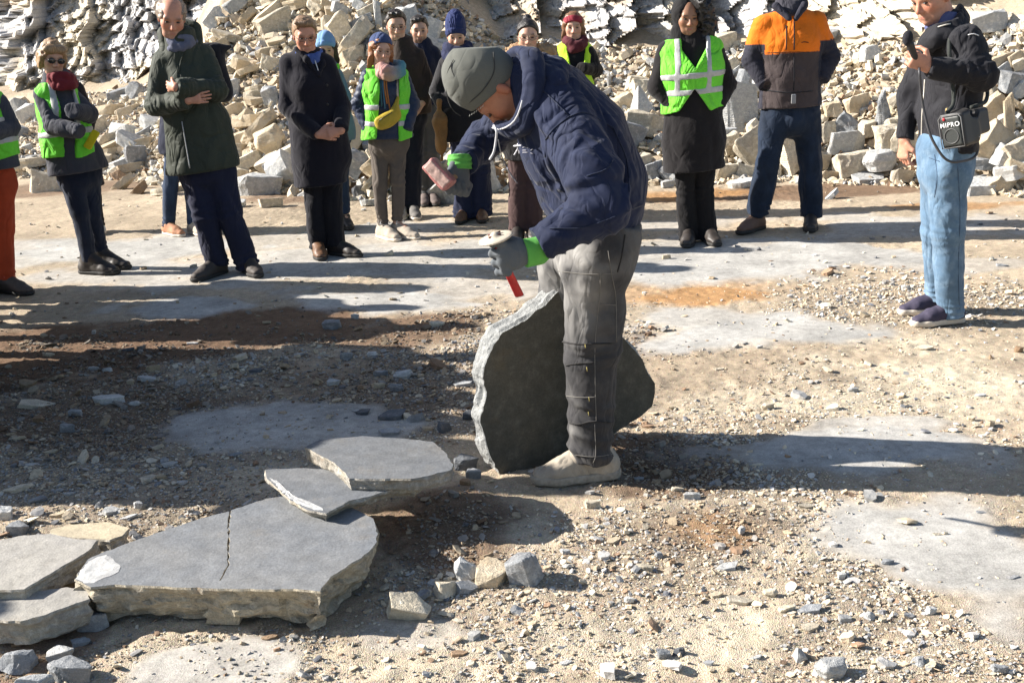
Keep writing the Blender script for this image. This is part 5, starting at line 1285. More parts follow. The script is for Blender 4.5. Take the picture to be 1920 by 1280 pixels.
tt = union([(grow(g, .026), k) for g, k in T['torso']] + [(ecap(T['waist'], at(728, 258, T['o0'][1]), .15, .12, .17, .135, T['SP']), .05)])
vest(T, tt, NEON, .47, (.085, .075), bands=(.48, .74), th=.014, swk=1.25, shoulder=False)
def sc_col(V):
    t = (fbm(V * 12, 2) + .5)[:, None]; z = ((V - T['o0'])[:, 0:1]); a = np.array((0.50, 0.33, 0.22)); b_ = np.array((0.10, 0.30, 0.36)); c_ = np.array((0.55, 0.30, 0.27))
    w = np.clip(t * 2.5 - .8, 0, 1); x = np.clip((V - T['W']['neck']) @ T['S'] * 9 + .1, 0, 1)[:, None]; m_ = a * (1 - w) + c_ * w; return m_ * (1 - x) + b_ * x
scarf(T['o'], T['o0'], T['W']['neck'] + T['Fd'] * .05 + T['S'] * .02, T['S'], T['Fd'], .082, .033, CLOTHC, 2, sc_col)
for i, (x0, x1, y1, c_) in enumerate(((700, 694, 188, (.08, .3, .38)), (706, 700, 196, (.25, .12, .3)), (712, 716, 200, (.05, .16, .2)), (716, 726, 195, (.5, .2, .06)), (709, 704, 218, (.45, .2, .08)), (719, 731, 205, (.45, .18, .05)), (714, 722, 204, (.08, .2, .3)), (697, 690, 175, (.4, .4, .5)))):
    tube('scarf_fringe', surf(tf, spline([np.array((x0 + 4., 138.)), np.array(((x0 + x1) / 2, 165.)), np.array((x1, float(y1)))], 4), T['o0'][1], .008), .006, cloth(c_), T['o'], T['o0'], 5)
hair(T['o'], T['o0'], T['F'], 'long', mat_hair('auburn_hair', (0.33, 0.125, 0.045)))
beanie(T['o'], T['o0'], T['F'], cloth((0.045, 0.07, 0.17)), rib=.0012, low=.078, rim=False)
glasses(T['o'], T['o0'], T['F'], FRAME_THIN, th=.0016)
legs_wear(T, cloth((0.125, 0.105, 0.09)), [(suede, SOLE_W, dict(lace=canvasW)), (suede, SOLE_W, dict(lace=canvasW))], wh=.088, wk=.066, wa=.052, sk=1.05, fold=.007)
c_ = surf(tf, [(727, 222)], T['o0'][1], .02)[0]; Rb = Frame((0, 0, 0), (.35, -1, 0), -.42).R
bag = union([box(c_, (.105, .035, .045), .035, Rb), ell(c_ - (0, 0, .02), (.085, .04, .05), Rb), cap(*surf(tf, [(741, 205), (746, 183)], T['o0'][1], .01), .028, .012)], .03)
YB = mat_cloth('yellow_leather', (0.50, 0.36, 0.035), .5, .25)
t_ = bake('belt_bag', bag, *bounds([c_], .18), .007, YB, origin=T['o0']); t_.location = T['o0']; tag(t_, 'mustard yellow belt bag worn across the chest of auburn-haired woman', 'bag')
tube('zip', surf(bag, [(711, 226), (722, 219), (735, 211)], T['o0'][1]), .0032, FRAME_BLACK, t_, T['o0'])
tube('strap', surf(tf, [(746, 186), (745, 172), (745, 158), (746, 146)], T['o0'][1], .006), .009, suede, t_, T['o0'])

# brown jacket man
T = person('dark-haired man with glasses in brown jacket behind the yellow bag woman', (774, 406), dict(head=(743, 48, -.03), neck=(752, 82), shl=(722, 98), shr=(786, 102), ell=(722, 155), elr=(802, 158), wrl=(740, 195, -.1), wrr=(792, 192, -.12),
    hpl=(748, 205), hpr=(776, 204), knl=(752, 300), knr=(778, 300), anl=(754, 388), anr=(774, 390), tol=(750, 408, -.2), tor=(782, 410, -.22)), (.15, -1, -.2), s=1.0, skin='fair', bulk=1.1, brow=(.03, .02, .015), hands=(None, HP((-.5, -.3, -.5), (0, 1, 0), curl=.6)))
B(T, 'jacket', top_sdf(T, .024, hem=at(764, 214, T['o0'][1]), flare=(.18, .14), collar=.04), cloth((0.045, 0.030, 0.024)), res=.011)
hair(T['o'], T['o0'], T['F'], 'short', mat_hair('near_black_hair', (0.022, 0.015, 0.012))); glasses(T['o'], T['o0'], T['F'], FRAME_THIN, th=.0018)
legs_wear(T, cloth((0.014, 0.017, 0.03)), [(suede, SOLE_W), (mat_plain('grey_boot', (0.14, 0.13, 0.12), .8), SOLE_W)], wh=.09, wk=.075, wa=.066)

# bearded man
T = person('bearded man in navy jacket and grey trousers behind the brown jacket man', (803, 382), dict(head=(786, 56, -.02), neck=(792, 84), shl=(768, 96), shr=(818, 98), ell=(770, 150), elr=(832, 150), wrl=(782, 190, -.05), wrr=(824, 190, -.05),
    hpl=(784, 200), hpr=(808, 199), knl=(790, 285), knr=(812, 283), anl=(796, 364), anr=(812, 364), tol=(796, 382, -.2), tor=(818, 380, -.2)), (.1, -1, -.15), s=.95, skin='fair', beard=.8, beardc=(.07, .04, .03), brow=(.03, .02, .015))
B(T, 'jacket', top_sdf(T, .024, hem=at(799, 195, T['o0'][1]), flare=(.17, .13), collar=.04), navy, res=.012)
hair(T['o'], T['o0'], T['F'], 'short', mat_hair('black_short_hair', (0.018, 0.013, 0.011)))
legs_wear(T, cloth((0.10, 0.10, 0.10)), [(mat_plain('walking_boot', (0.12, 0.09, 0.08), .8), SOLE_D), (mat_plain('walking_boot', (0.12, 0.09, 0.08), .8), SOLE_D)], wh=.09, wk=.078, wa=.07)

# navy beanie woman
T = person('woman in tall navy beanie and scarf, black coat and wide navy trousers', (882, 412), dict(head=(855, 67, -.02), neck=(858, 96), shl=(832, 116), shr=(886, 118), ell=(818, 172), elr=(896, 175), wrl=(836, 210, -.12), wrr=(880, 212, -.1),
    hpl=(862, 235), hpr=(892, 234), knl=(870, 320), knr=(900, 318), anl=(872, 400), anr=(904, 398), tol=(860, 414, -.2), tor=(904, 412, -.22)), (.05, -1, -.25), s=.96, male=False, skin='fair', brow=(.2, .12, .08))
B(T, 'coat', top_sdf(T, .03, hem=at(868, 262, T['o0'][1]), flare=(.18, .14), collar=.04), blackcoat, res=.011)
scarf(T['o'], T['o0'], T['W']['neck'] + T['Fd'] * .02 + T['up'] * .0, T['S'], T['Fd'], .082, .036, cloth((0.018, 0.024, 0.07)), 2)
beanie(T['o'], T['o0'], T['F'], cloth((0.022, 0.036, 0.13)), rib=.003, tall=.075, low=.045)
legs_wear(T, cloth((0.016, 0.022, 0.055)), [(leatherB, SOLE_D), (leatherB, SOLE_D)], wh=.10, wk=.10, wa=.11, cuff=.03, fold=.009)
c_ = at(826, 248, T['o0'][1] - .15)
t_ = bake('shoulder_bag', rough(union([ell(c_ - (0, 0, .02), (.06, .045, .19)), cap(c_ + (0, 0, .12), c_ + (.0, 0, .24), .03, .02)], .05), .012, 12), *bounds([c_], .32), .010, mat_cloth('tan_leather', (0.28, 0.14, 0.045), .45, .5), origin=T['o0']); t_.location = T['o0']
tag(t_, 'slouchy brown leather bag hanging from the arm of navy beanie woman', 'bag')

# woman with glasses and fur hood, behind the mason
T = person('dark-haired woman with glasses and tan fur hood behind the bending mason', (985, 448), dict(head=(990, 68), neck=(994, 106), shl=(966, 120), shr=(1026, 120), ell=(960, 190), elr=(1034, 190), wrl=(975, 225, -.1), wrr=(1015, 225, -.1),
    hpl=(972, 262), hpr=(1004, 262), knl=(972, 350), knr=(1000, 350), anl=(972, 432), anr=(998, 432), tol=(966, 448, -.2), tor=(1004, 448, -.2)), (-.02, -1, -.12), s=.98, male=False, skin='fair', brow=(.03, .02, .015))
B(T, 'coat', top_sdf(T, .028, hem=at(990, 300, T['o0'][1]), flare=(.18, .14)), black, res=.014)
c_ = T['W']['neck']; fur = union([ell(c_ + T['S'] * a + T['up'] * .03 - T['Fd'] * .02, (.075, .07, .06)) for a in (-.1, -.04, .05, .12)], .03)
B(T, 'fur_hood', rough(fur, .018, 45, 3), cloth((0.42, 0.27, 0.15)), [c_], .24, res=.009)
hair(T['o'], T['o0'], T['F'], 'bun', mat_hair('black_bun', (0.016, 0.012, 0.011))); glasses(T['o'], T['o0'], T['F'], FRAME_THIN, th=.0022)
legs_wear(T, cloth((0.075, 0.042, 0.040)), [(leatherD, SOLE_D), (leatherD, SOLE_D)], wh=.095, wk=.085, wa=.085)

# woman with red headband
T = person('woman with crimson headband, long hair and yellow-green vest behind the mason', (1070, 405), dict(head=(1075, 50), neck=(1078, 82), shl=(1048, 96), shr=(1106, 94), ell=(1046, 148), elr=(1118, 132), wrl=(1080, 140, -.2), wrr=(1090, 128, -.22),
    hpl=(1062, 215), hpr=(1092, 215), knl=(1064, 300), knr=(1090, 300), anl=(1064, 388), anr=(1088, 388), tol=(1058, 404, -.2), tor=(1092, 404, -.2)), (-.05, -1, -.12), s=.93, male=False, skin='fair', brow=(.15, .08, .05))
B(T, 'coat', top_sdf(T, .024, hem=at(1078, 250, T['o0'][1]), flare=(.17, .13)), black, res=.012)
tt = union([(grow(g, .028), k) for g, k in T['torso']]); vest(T, tt, NEONY, .42, (.02, .07), bands=(.75,), swk=1.1, shoulder=False, res=.010)
scarf(T['o'], T['o0'], T['W']['neck'] + T['Fd'] * .03, T['S'], T['Fd'], .066, .03, cloth((0.11, 0.02, 0.028)), 2)
hair(T['o'], T['o0'], T['F'], 'long', mat_hair('chestnut_hair', (0.20, 0.095, 0.045)))
F_ = T['F']; hb = inter(F_.e((0, -.016, .040), (.092, .112, .099)), plane(F_.w(0, .092, .058), F_.R.astype(float) @ np.array((0, .5, -.86))), plane(F_.w(0, .092, .125), F_.R.astype(float) @ np.array((0, -.5, .86))))
B(T, 'headband', hb, cloth((0.30, 0.03, 0.05)), [F_.c], .16, res=.007)
legs_wear(T, black, [(leatherD, SOLE_D), (leatherD, SOLE_D)])

# woman in black coat with neon vest
T = person('woman with black curly hair and hood, neon vest over long black coat', (1308, 452), dict(head=(1288, 32, -.02), neck=(1292, 72), shl=(1248, 92), shr=(1340, 90), ell=(1232, 162), elr=(1362, 158), wrl=(1264, 200, -.06), wrr=(1346, 198, -.06),
    hpl=(1286, 262), hpr=(1320, 262), knl=(1286, 355), knr=(1320, 355), anl=(1292, 442), anr=(1326, 438), tol=(1288, 457, -.2), tor=(1340, 450, -.16)), (.10, -1, -.18), s=1.02, male=False, skin='brown', bulk=1.1, brow=(.02, .012, .01), lips=(.36, .09, .08))
f = top_sdf(T, .030, hem=at(1301, 318, T['o0'][1]), flare=(.225, .165), fold=.006); B(T, 'coat', f, cloth((0.014, 0.012, 0.013), rough=.95, sheen=.12, crease=.4))
tt = union([(grow(g, .034), k) for g, k in T['torso']] + [(ecap(T['waist'], at(1301, 318, T['o0'][1]), .17, .14, .22, .165, T['SP']), .05)])
vest(T, tt, NEON, .42, (.05, .085), bands=(.42, .68), th=.022, swk=1.42, closed_from=(.30, .62))
F_ = T['F']; hd = union([F_.e((.012, -.03, .03), (.094, .100, .106)), F_.cp((-.05, .0, -.1), (-.06, .02, -.17), .06, .06), F_.cp((.05, .0, -.1), (.06, .02, -.17), .06, .06), F_.cp((0, .02, -.15), (0, .05, -.2), .06, .07)], .04)
hdc = union([F_.e((0, .09, -.01), (.068, .09, .105)), F_.e((-.05, .05, -.02), (.06, .07, .10))], .03)
def hood_f(P, a=hd, c=hdc): return np.maximum(rough(a, .004, 20)(P), -c(P))
B(T, 'hood', hood_f, black, [F_.c], .24, res=.008)
hair(T['o'], T['o0'], F_, 'curly_big', mat_hair('black_curls', (0.014, 0.012, 0.012)))
legs_wear(T, cloth((0.008, 0.007, 0.008)), [(leatherD, SOLE_D), (leatherD, SOLE_D)], wh=.088, wk=.066, wa=.078, cuff=.03)

# orange jacket man, head above the picture
def oj(V, T_=None):
    T_ = ORG; q = V - T_['shm']; z = q @ T_['up']; u = np.abs(q @ T_['S']); v = q @ T_['Fd']
    org = np.array((0.95, 0.22, 0.012)); dk = np.array((0.072, 0.055, 0.055)); nv = np.array((0.03, 0.03, 0.045))
    arm = u > .195; lim = np.where(arm, -.145, -.215)
    c = np.where((z > lim)[:, None], org, np.where(arm[:, None], nv, dk))
    c = np.where(((z > .092 - u * .16) & (u > .06))[:, None], nv, c)
    return c
T = ORG = person('man in orange and dark work jacket and jeans, head above the picture', (1468, 428), dict(head=(1478, -30, -.02), neck=(1482, 12), shl=(1426, 42), shr=(1536, 38), ell=(1408, 112, .02), elr=(1556, 106, .02), wrl=(1436, 158, -.06), wrr=(1540, 152, -.06),
    hpl=(1454, 208), hpr=(1510, 206), knl=(1440, 305, -.05), knr=(1520, 305), anl=(1420, 400), anr=(1520, 404), tol=(1390, 425, -.14), tor=(1520, 432, -.25)), (-.1, -1, -.2), s=1.06, skin='tan', bulk=1.12)
f = top_sdf(T, .026, hem=at(1483, 200, T['o0'][1]), flare=(.205, .155), collar=.0, fold=.007); B(T, 'work_jacket', f, CLOTHC, colf=oj, res=.009)
for x in (1474, 1489): seam(T, f, [(x, 40 if x > 1480 else 48), (x + .5, 70), (x, 94)], .0045, cloth((.02, .02, .025)), 'zip', .001)
seam(T, f, [(1503, 80.5), (1508, 79), (1516, 80.5)], .0035, cloth((.12, .03, .01)), 'chest_mark', .001); seam(T, f, [(1489, 100), (1489, 150), (1488, 170)], .0035, cloth((.02, .02, .025)), 'zip', .001)
seam(T, f, [(1428, 168), (1455, 172), (1485, 174), (1535, 170)], .004, cloth((.02, .02, .025)), 'hem_cord', .001); seam(T, f, [(1427, 100), (1484, 98), (1542, 98)], .003, cloth((.05, .03, .02)), 'seam', .0)
B(T, 'collar', union([cap(at(1455, 12, T['o0'][1] - .12), at(1480, 36, T['o0'][1] - .185), .030, .018), cap(at(1508, 10, T['o0'][1] - .12), at(1492, 36, T['o0'][1] - .185), .030, .018)], .01), cloth((0.03, 0.03, 0.045)), [at(1482, 20, T['o0'][1] - .15)], .14)
scarf(T['o'], T['o0'], T['W']['neck'] + T['Fd'] * .03 + T['up'] * .01, T['S'], T['Fd'], .07, .034, cloth((0.06, 0.06, 0.08), var=.6), 2)
bc = surf(f, [(1488, 186)], T['o0'][1])[0]; bx = box(bc, (.018, .006, .035), .004); bake('buckle_tab', bx, *bounds([bc], .05), .005, mat_plain('grey_tab', (.25, .25, .26), .6), T['o'], origin=T['o0'])
hair(T['o'], T['o0'], T['F'], 'short', mat_hair('grey_hair', (0.1, 0.09, 0.08)))
legs_wear(T, cloth((0.017, 0.031, 0.062), var=.6), [(mat_plain('brown_work_shoe', (0.15, 0.085, 0.06), .7), SOLE_D), (leatherD, SOLE_D)], wh=.10, wk=.082, wa=.074, cuff=.01, fold=.008)
# ------------------------------------------------------------------ the stonemason
JK = mat_cloth('navy_softshell', (0.0085, 0.0165, 0.055), .8, .35, 700, .2, dust=((0.045, 0.052, 0.075), .22), sheen=.08, crease=.9)
J = dict(head=(934, 166, -.02), neck=(985, 160, .0), shl=(972, 200, .20), shr=(1062, 218, -.16), ell=(905, 268, .26), elr=(1132, 384, -.30), wrl=(874, 284, .15), wrr=(1000, 466, -.36),
         hpl=(1082, 452, .20), hpr=(1120, 452, -.02), knl=(1056, 640, .34), knr=(1110, 655, 0), anl=(1052, 800, .42), anr=(1112, 850, .0), tol=(960, 830, .40), tor=(1000, 893, -.02))
T = MAS = person('stonemason bending over in navy jacket and grey beanie, holding hammer and chisel', (1112, 892), J, ((-.34, .08, -.94), (-.94, 0, .34)), slim=.5, s=1.05, skin='weathered', bulk=1.12, res=.0045,
    beard=.35, beardc=(.28, .15, .10), brow=(.22, .13, .09))
o0, W, Y0 = T['o0'], T['W'], T['o0'][1]
t_ = lambda px, py, dy=0: at(px, py, Y0 + dy)
SIDE = np.array((0, 1.0, 0))
# torso of the jacket, seen from the side, back rounded
spine = [(t_(1126, 432, .08), .195, .142), (t_(1110, 350, .05), .205, .180), (t_(1074, 262, .03), .220, .175), (t_(1030, 190, .02), .205, .128), (t_(992, 152, .02), .13, .092)]
jt = [(ecap(a[0], b_[0], a[1], a[2], b_[1], b_[2], SIDE), .05) for a, b_ in zip(spine, spine[1:])]
up0 = nrm(t_(1108, 350) - t_(1128, 432))
hemcut = plane(t_(1122, 438, .08), -nrm(t_(1085, 330) - t_(1122, 446)) )
jt = [inter(union(jt, .05), hemcut)]
jt = [(jt[0], .0), (cap(W['shr'] + (0, .02, -.02), t_(1112, 330, -.30), .100, .092, wr=[(1, .3, .010, 13)]), .035), (cap(t_(1112, 330, -.30), W['elr'] + (0, -.04, 0), .092, .084, wr=[(.8, .5, .014, 18)]), .02),
      (cap(W['elr'] + (0, -.04, 0), t_(1012, 458, -.37), .084, .054, wr=[(.25, .4, .014, 17), (.9, .2, .006, 30)], cut1=True), .02),
      (cap(W['shl'] + (.02, 0, 0), W['ell'], .085, .068, wr=[(.9, .4, .010, 16)]), .05), (cap(W['ell'], t_(869, 304, .12), .064, .048, wr=[(.2, .4, .008, 22), (.8, .3, .006, 26)], cut1=True), .03)]
j0 = rough(union(jt), .005, 6.0, 2, (1, 1, .8), seed=1)
FOLDS = [((1046, 354), (1080, 341), (1118, 334)), ((1056, 374), (1085, 380), (1112, 394)), ((1050, 397), (1080, 410), (1104, 424)), ((1015, 430), (1040, 441), (1072, 446)), ((1150, 250), (1170, 310), (1174, 365), (1160, 412)),
         ((1120, 195), (1158, 255), (1190, 330)), ((985, 250), (1003, 300), (1034, 352)), ((1016, 266), (1032, 305), (1046, 336)), ((878, 256), (900, 264), (928, 262)), ((862, 276), (884, 286), (906, 284)),
         ((1075, 150), (1110, 190), (1135, 235)), ((1075, 290), (1110, 300), (1150, 330)), ((1120, 420), (1160, 400), (1196, 372)), ((1085, 262), (1060, 290), (1052, 318)), ((1000, 205), (1025, 240), (1050, 262)), ((1130, 350), (1150, 372), (1150, 400))]
rg = []
for i, pth in enumerate(FOLDS):
    q = surf(j0, spline([np.array(p, float) for p in pth], 4), Y0, -.004); n_ = len(q)
    for k in range(n_ - 1):
        t0, t1 = k / (n_ - 1), (k + 1) / (n_ - 1); rr_ = (.010 + .004 * (i % 3))
        if np.linalg.norm(q[k + 1] - q[k]) < .12 and np.abs(j0(np.array([q[k], q[k + 1]], f32))).max() < .02: rg.append((cap(q[k], q[k + 1], rr_ * (.45 + math.sin(3.14 * t0) * .6), rr_ * (.45 + math.sin(3.14 * t1) * .6)), .004))
ridge = union(rg)
def j1(P, a=j0, b_=ridge):
    d = a(P); m = np.abs(d) < .06; o_ = d.copy()
    if m.any(): o_[m] = smin(d[m], b_(P[m]), .016)
    return o_
jf = rough(crease(j1, .0055, 6.5, (1, 1, .8), 7), .0022, 19, 3, seed=4)
# diagonal drag folds over back and sleeve
def jf2(P, g=jf):
    q = P - o0.astype(f32); a = .85 * q[:, 0] + .5 * q[:, 2] + .12 * vnoise(P * 5)
    return g(P) - .0022 * np.sin(a * 52) * np.clip(vnoise(P * 4.3 + 3) * 4, 0, 1)
lo, hi = bounds([p[0] for p in spine] + [W['elr'], W['wrr'], W['ell'], W['wrl']], .26)
jacket = bake('jacket', jf2, lo, hi, .0065, JK, T['o'], origin=o0)
# collar and hood standing off the neck
col_p = [t_(950, 104, .05), t_(968, 96, .0), t_(985, 104, -.09), t_(990, 140, -.145), t_(986, 185, -.16), t_(972, 222, -.14), t_(948, 238, -.08), t_(930, 236, .0)]
col_p = [np.array(p) for p in spline(col_p, 3)]
cf = union([(cap(a, b_, .015, .015), .012) for a, b_ in zip(col_p, col_p[1:])] + [(cap(a + (.028, .0, -.014), b_ + (.028, 0, -.014), .024, .024), .02) for a, b_ in zip(col_p[:-3], col_p[1:-2])], .02)
bake('collar', rough(cf, .006, 18), *bounds(col_p, .09), .006, JK, T['o'], origin=o0)
hd = union([cap(t_(970, 114, .05), t_(1045, 136, -.04), .036, .052), cap(t_(975, 118, -.04), t_(1040, 156, -.12), .034, .048), cap(t_(1000, 122, .1), t_(1050, 142, .1), .036, .046)], .04)
bake('hood', rough(hd, .012, 13, 3), *bounds([t_(1010, 125)], .26), .007, JK, T['o'], origin=o0)
PALEC = mat_plain('pale_cord', (0.50, 0.50, 0.52), .7)
tube('collar_piping', [p + (-.012, -.022, -.004) for p in col_p[12:]], .0028, PALEC, T['o'], o0)
tube('zip', spline([t_(926, 236, -.10), t_(931, 246, -.13), t_(930, 262, -.12), t_(926, 285, -.12), t_(918, 300, -.12)], 4), .0042, PALEC, T['o'], o0)
seam(T, jf2, [(934, 262), (940, 290), (952, 318), (962, 335)], .0022, PALEC, 'zip'); seam(T, jf2, [(944, 300), (955, 322), (970, 344)], .0022, mat_plain('zip_teeth', (.25, .25, .3), .5), 'zip')
DS = mat_cloth('seam_cloth', (0.012, 0.02, 0.05))
seam(T, jf2, [(995, 150), (1030, 180), (1068, 218)], .0022, DS); seam(T, jf2, [(1068, 218), (1100, 212), (1150, 240)], .0022, DS); seam(T, jf2, [(1068, 218), (1040, 240), (1022, 262)], .0022, DS)
seam(T, jf2, [(1150, 240), (1175, 300), (1180, 360)], .0022, DS); seam(T, jf2, [(1100, 330), (1135, 318), (1150, 300)], .002, DS); seam(T, jf2, [(1030, 428), (1100, 425), (1205, 385)], .0022, DS)
LG = mat_plain('white_print', (0.62, 0.62, 0.66), .7)
for pth in (((962, 274), (977, 273)), ((971, 269), (971, 279)), ((971, 279), (967, 286), (964, 291)), ((971, 279), (974, 284), (973, 289))): seam(T, jf2, pth, .0028, LG, 'chest_emblem', .001, 3)
for pth in (((980, 277), (984, 276), (990, 278)), ((980, 282), (987, 282)), ((980, 286), (990, 286)), ((995, 282), (999, 280)), ((995, 287), (1000, 289))): seam(T, jf2, pth, .0014, mat_plain('grey_print', (.3, .3, .34), .7), 'chest_lettering', .001, 3)
# beanie
BN = cloth((0.135, 0.14, 0.125), rough=.95, var=.2, crease=.3)
F_ = T['F']
bt = beanie(T['o'], o0, F_, BN, tall=.045, low=.056, res=.006, rim=False)
base = F_.e((0, -.016, .0625), (.091, .110, .124))
g = rough(base, -.003, 10)
sm = mat_cloth('beanie_seam', (0.05, 0.05, 0.048))
tube('seam', surf(base, spline([np.array(p, float) for p in ((846, 118), (848, 135), (862, 158))], 4), Y0, .0008), .0018, sm, bt, o0, 5)
tube('seam', surf(base, spline([np.array(p, float) for p in ((925, 98), (926, 135), (905, 170), (872, 200))], 5), Y0, .0008), .0018, sm, bt, o0, 5)
tube('seam', surf(base, spline([np.array(p, float) for p in ((850, 112), (838, 140), (838, 178), (848, 205), (864, 218))], 5), Y0, .0004), .0014, sm, bt, o0, 5)
for i in range(7):
    t = i / 6; tube('rim_lettering', surf(base, [(880 + 25 * t, 218.5 - 15 * t - 3 * t * t), (881.5 + 25 * t, 215 - 15 * t - 3 * t * t)], Y0, .0015), .0012, mat_plain('beanie_print', (.45, .45, .42), .8), bt, o0, 4)
# trousers
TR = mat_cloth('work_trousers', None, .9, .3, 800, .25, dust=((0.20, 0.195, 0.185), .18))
L_ = [(ecap(t_(1135, 425, .08), t_(1118, 470, .08), .20, .135, .21, .140, SIDE), .04)]
for hp, kn, an, a in (((1120, 470, -.02), (1110, 650, 0), (1108, 862, 0), .0), ((1072, 470, .22), (1052, 640, .34), (1052, 790, .42), .01)):
    h, k, n_ = t_(*hp), t_(*kn), t_(*an)
    L_.append((cap(h, k, .122, .098, wr=[(1, .15, .012, 13), (.0, .1, .008, 12)]), .05)); L_.append((cap(k, n_, .097, .084, wr=[(.02, .12, .010, 17), (.5, .12, .008, 14), (.9, .22, .013, 15)], cut1=True), .03))
pf = rough(crease(rough(union(L_), .006, 7, 2, (1, 1, .6)), .010, 7.5, (1, 1, .7), 2), .003, 20, 3, seed=9)
pf = inter(pf, plane(t_(1140, 405, .08), (.25, 0, 1)))
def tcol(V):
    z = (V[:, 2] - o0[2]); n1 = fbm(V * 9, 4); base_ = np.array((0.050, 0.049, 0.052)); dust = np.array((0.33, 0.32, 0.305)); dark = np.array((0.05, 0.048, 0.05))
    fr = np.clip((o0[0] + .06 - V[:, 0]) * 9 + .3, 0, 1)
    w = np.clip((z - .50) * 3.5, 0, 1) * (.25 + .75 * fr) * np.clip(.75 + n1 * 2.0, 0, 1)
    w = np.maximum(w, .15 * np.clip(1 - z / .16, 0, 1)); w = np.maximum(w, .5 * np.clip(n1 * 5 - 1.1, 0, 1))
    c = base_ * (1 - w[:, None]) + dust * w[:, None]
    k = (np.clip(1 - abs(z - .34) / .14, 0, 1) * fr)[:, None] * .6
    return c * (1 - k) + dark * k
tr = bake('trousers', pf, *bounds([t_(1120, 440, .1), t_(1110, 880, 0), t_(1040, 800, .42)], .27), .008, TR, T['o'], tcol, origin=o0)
SL = mat_plain('stitching', (0.17, 0.16, 0.145), .9); SD = mat_cloth('dark_seam', (0.035, 0.033, 0.033))
for pth, mt, r in ((((1046, 508), (1100, 514), (1150, 513)), SL, .0016), (((1126, 512), (1124, 560), (1116, 640), (1116, 720), (1118, 790)), SL, .0014), (((1052, 640), (1085, 645), (1155, 643)), SD, .003), (((1060, 685), (1085, 681), (1114, 680)), SD, .003),
                   (((1062, 742), (1090, 745), (1117, 744)), SL, .0016), (((1140, 470), (1148, 520), (1155, 560), (1156, 640)), SL, .0014), (((1126, 570), (1155, 572)), SL, .0016), (((1060, 790), (1085, 795), (1110, 790), (1150, 792)), SD, .0035),
                   (((1115, 795), (1117, 850), (1112, 868)), SL, .0013), (((1065, 850), (1110, 856), (1155, 850)), SL, .0013), (((1172, 440), (1166, 480), (1158, 510)), SD, .003)):
    tube('seam', surf(pf, spline([np.array(p, float) for p in pth], 6), Y0, .001), r, mt, tr, o0, 4)
for px, py in ((1097, 648), (1100, 692), (1104, 748), (1103, 775)):
    tube('seam', surf(pf, [(px, py - 4), (px + 1, py + 4)], Y0, .001), .0016, mat_plain('yellow_stitch', (.5, .42, .15), .9), tr, o0, 4)
# boots
BT = mat_cloth('dusty_suede', (0.46, 0.40, 0.32), .95, .3, 500, .3, dust=((0.56, 0.51, 0.43), .5)); BS = mat_plain('dusty_rubber', (0.38, 0.34, 0.28), .9, noise=.4)
b1 = shoe(T['o'], o0, t_(1118, 860, 0), t_(990, 893, -.03), 1.03, BT, BS, hi=.14, res=.006, lace=mat_plain('dark_lace', (.06, .055, .05), .8), name='boot', sole_h=.032, fat=1.08)
shoe(T['o'], o0, t_(1052, 800, .42), t_(960, 830, .42), 1.03, BT, BS, hi=.14, res=.010, name='boot', sole_h=.032, fat=1.08)
# gloves
GG = mat_cloth('grey_knit_glove', (0.13, 0.145, 0.16), .9, .25, 1400, .5); GN = mat_cloth('green_cuff', (0.13, 0.46, 0.085), .8, .2, 900, .3); GP = mat_plain('latex_palm', (0.045, 0.05, 0.056), .6)
hdir = nrm(t_(945, 478, -.40) - t_(1004, 466, -.36)); hs = 1.22
# near hand: fist round the chisel, palm away from the camera
wr = t_(990, 474, -.38); th_up = nrm(np.array((-.10, -.05, 1.0))); pl = np.array((.0, 1.0, .0))
fp = [(ecap(wr, wr + hdir * .082, .036, .025, .054, .022, th_up), .015)]
for i in range(4):
    k = (1.5 - i) / 1.5; b0 = wr + hdir * (.090 - .012 * abs(k - .2)) + th_up * k * .047 - pl * .004; r = .0142; q = b0
    for j, (fl, an) in enumerate(((.040, .75), (.030, 1.9), (.022, 2.9))):
        n_ = q + (hdir * math.cos(an) + pl * math.sin(an)) * fl; fp.append((cap(q, n_, r, r * .96), .004)); q = n_
tb = wr + hdir * .03 + th_up * .036 + pl * .012; t2 = tb + hdir * .034 + th_up * .014 + pl * .018; t3 = t2 + hdir * .03 + pl * .012 - th_up * .004
fp += [(cap(tb, t2, .017, .0145), .012), (cap(t2, t3, .0145, .012), .006)]
gf = rough(union(fp), .0015, 60)
gl = bake('glove', gf, *bounds([wr, wr + hdir * .13], .075), .0034, GG, T['o'], origin=o0)
cfn = [wr + hdir * .012, wr - hdir * .035, t_(1018, 463, -.35)]
cuff = union([(ecap(cfn[0], cfn[1], .046, .034, .044, .036, th_up, cut0=True), .01), (cap(cfn[1], cfn[2], .040, .036, wr=[(.4, .6, .003, 60)]), .01)], .01)
bake('cuff', cuff, *bounds(cfn, .07), .004, GN, gl, origin=o0)
for pth in (((977, 468), (981, 463), (984, 458)), ((973, 478), (977, 474)), ((980, 482), (985, 478)), ((981, 474), (986, 470))): tube('cuff_print', surf(cuff, pth, Y0, .0006), .0016, GP, gl, o0, 4)
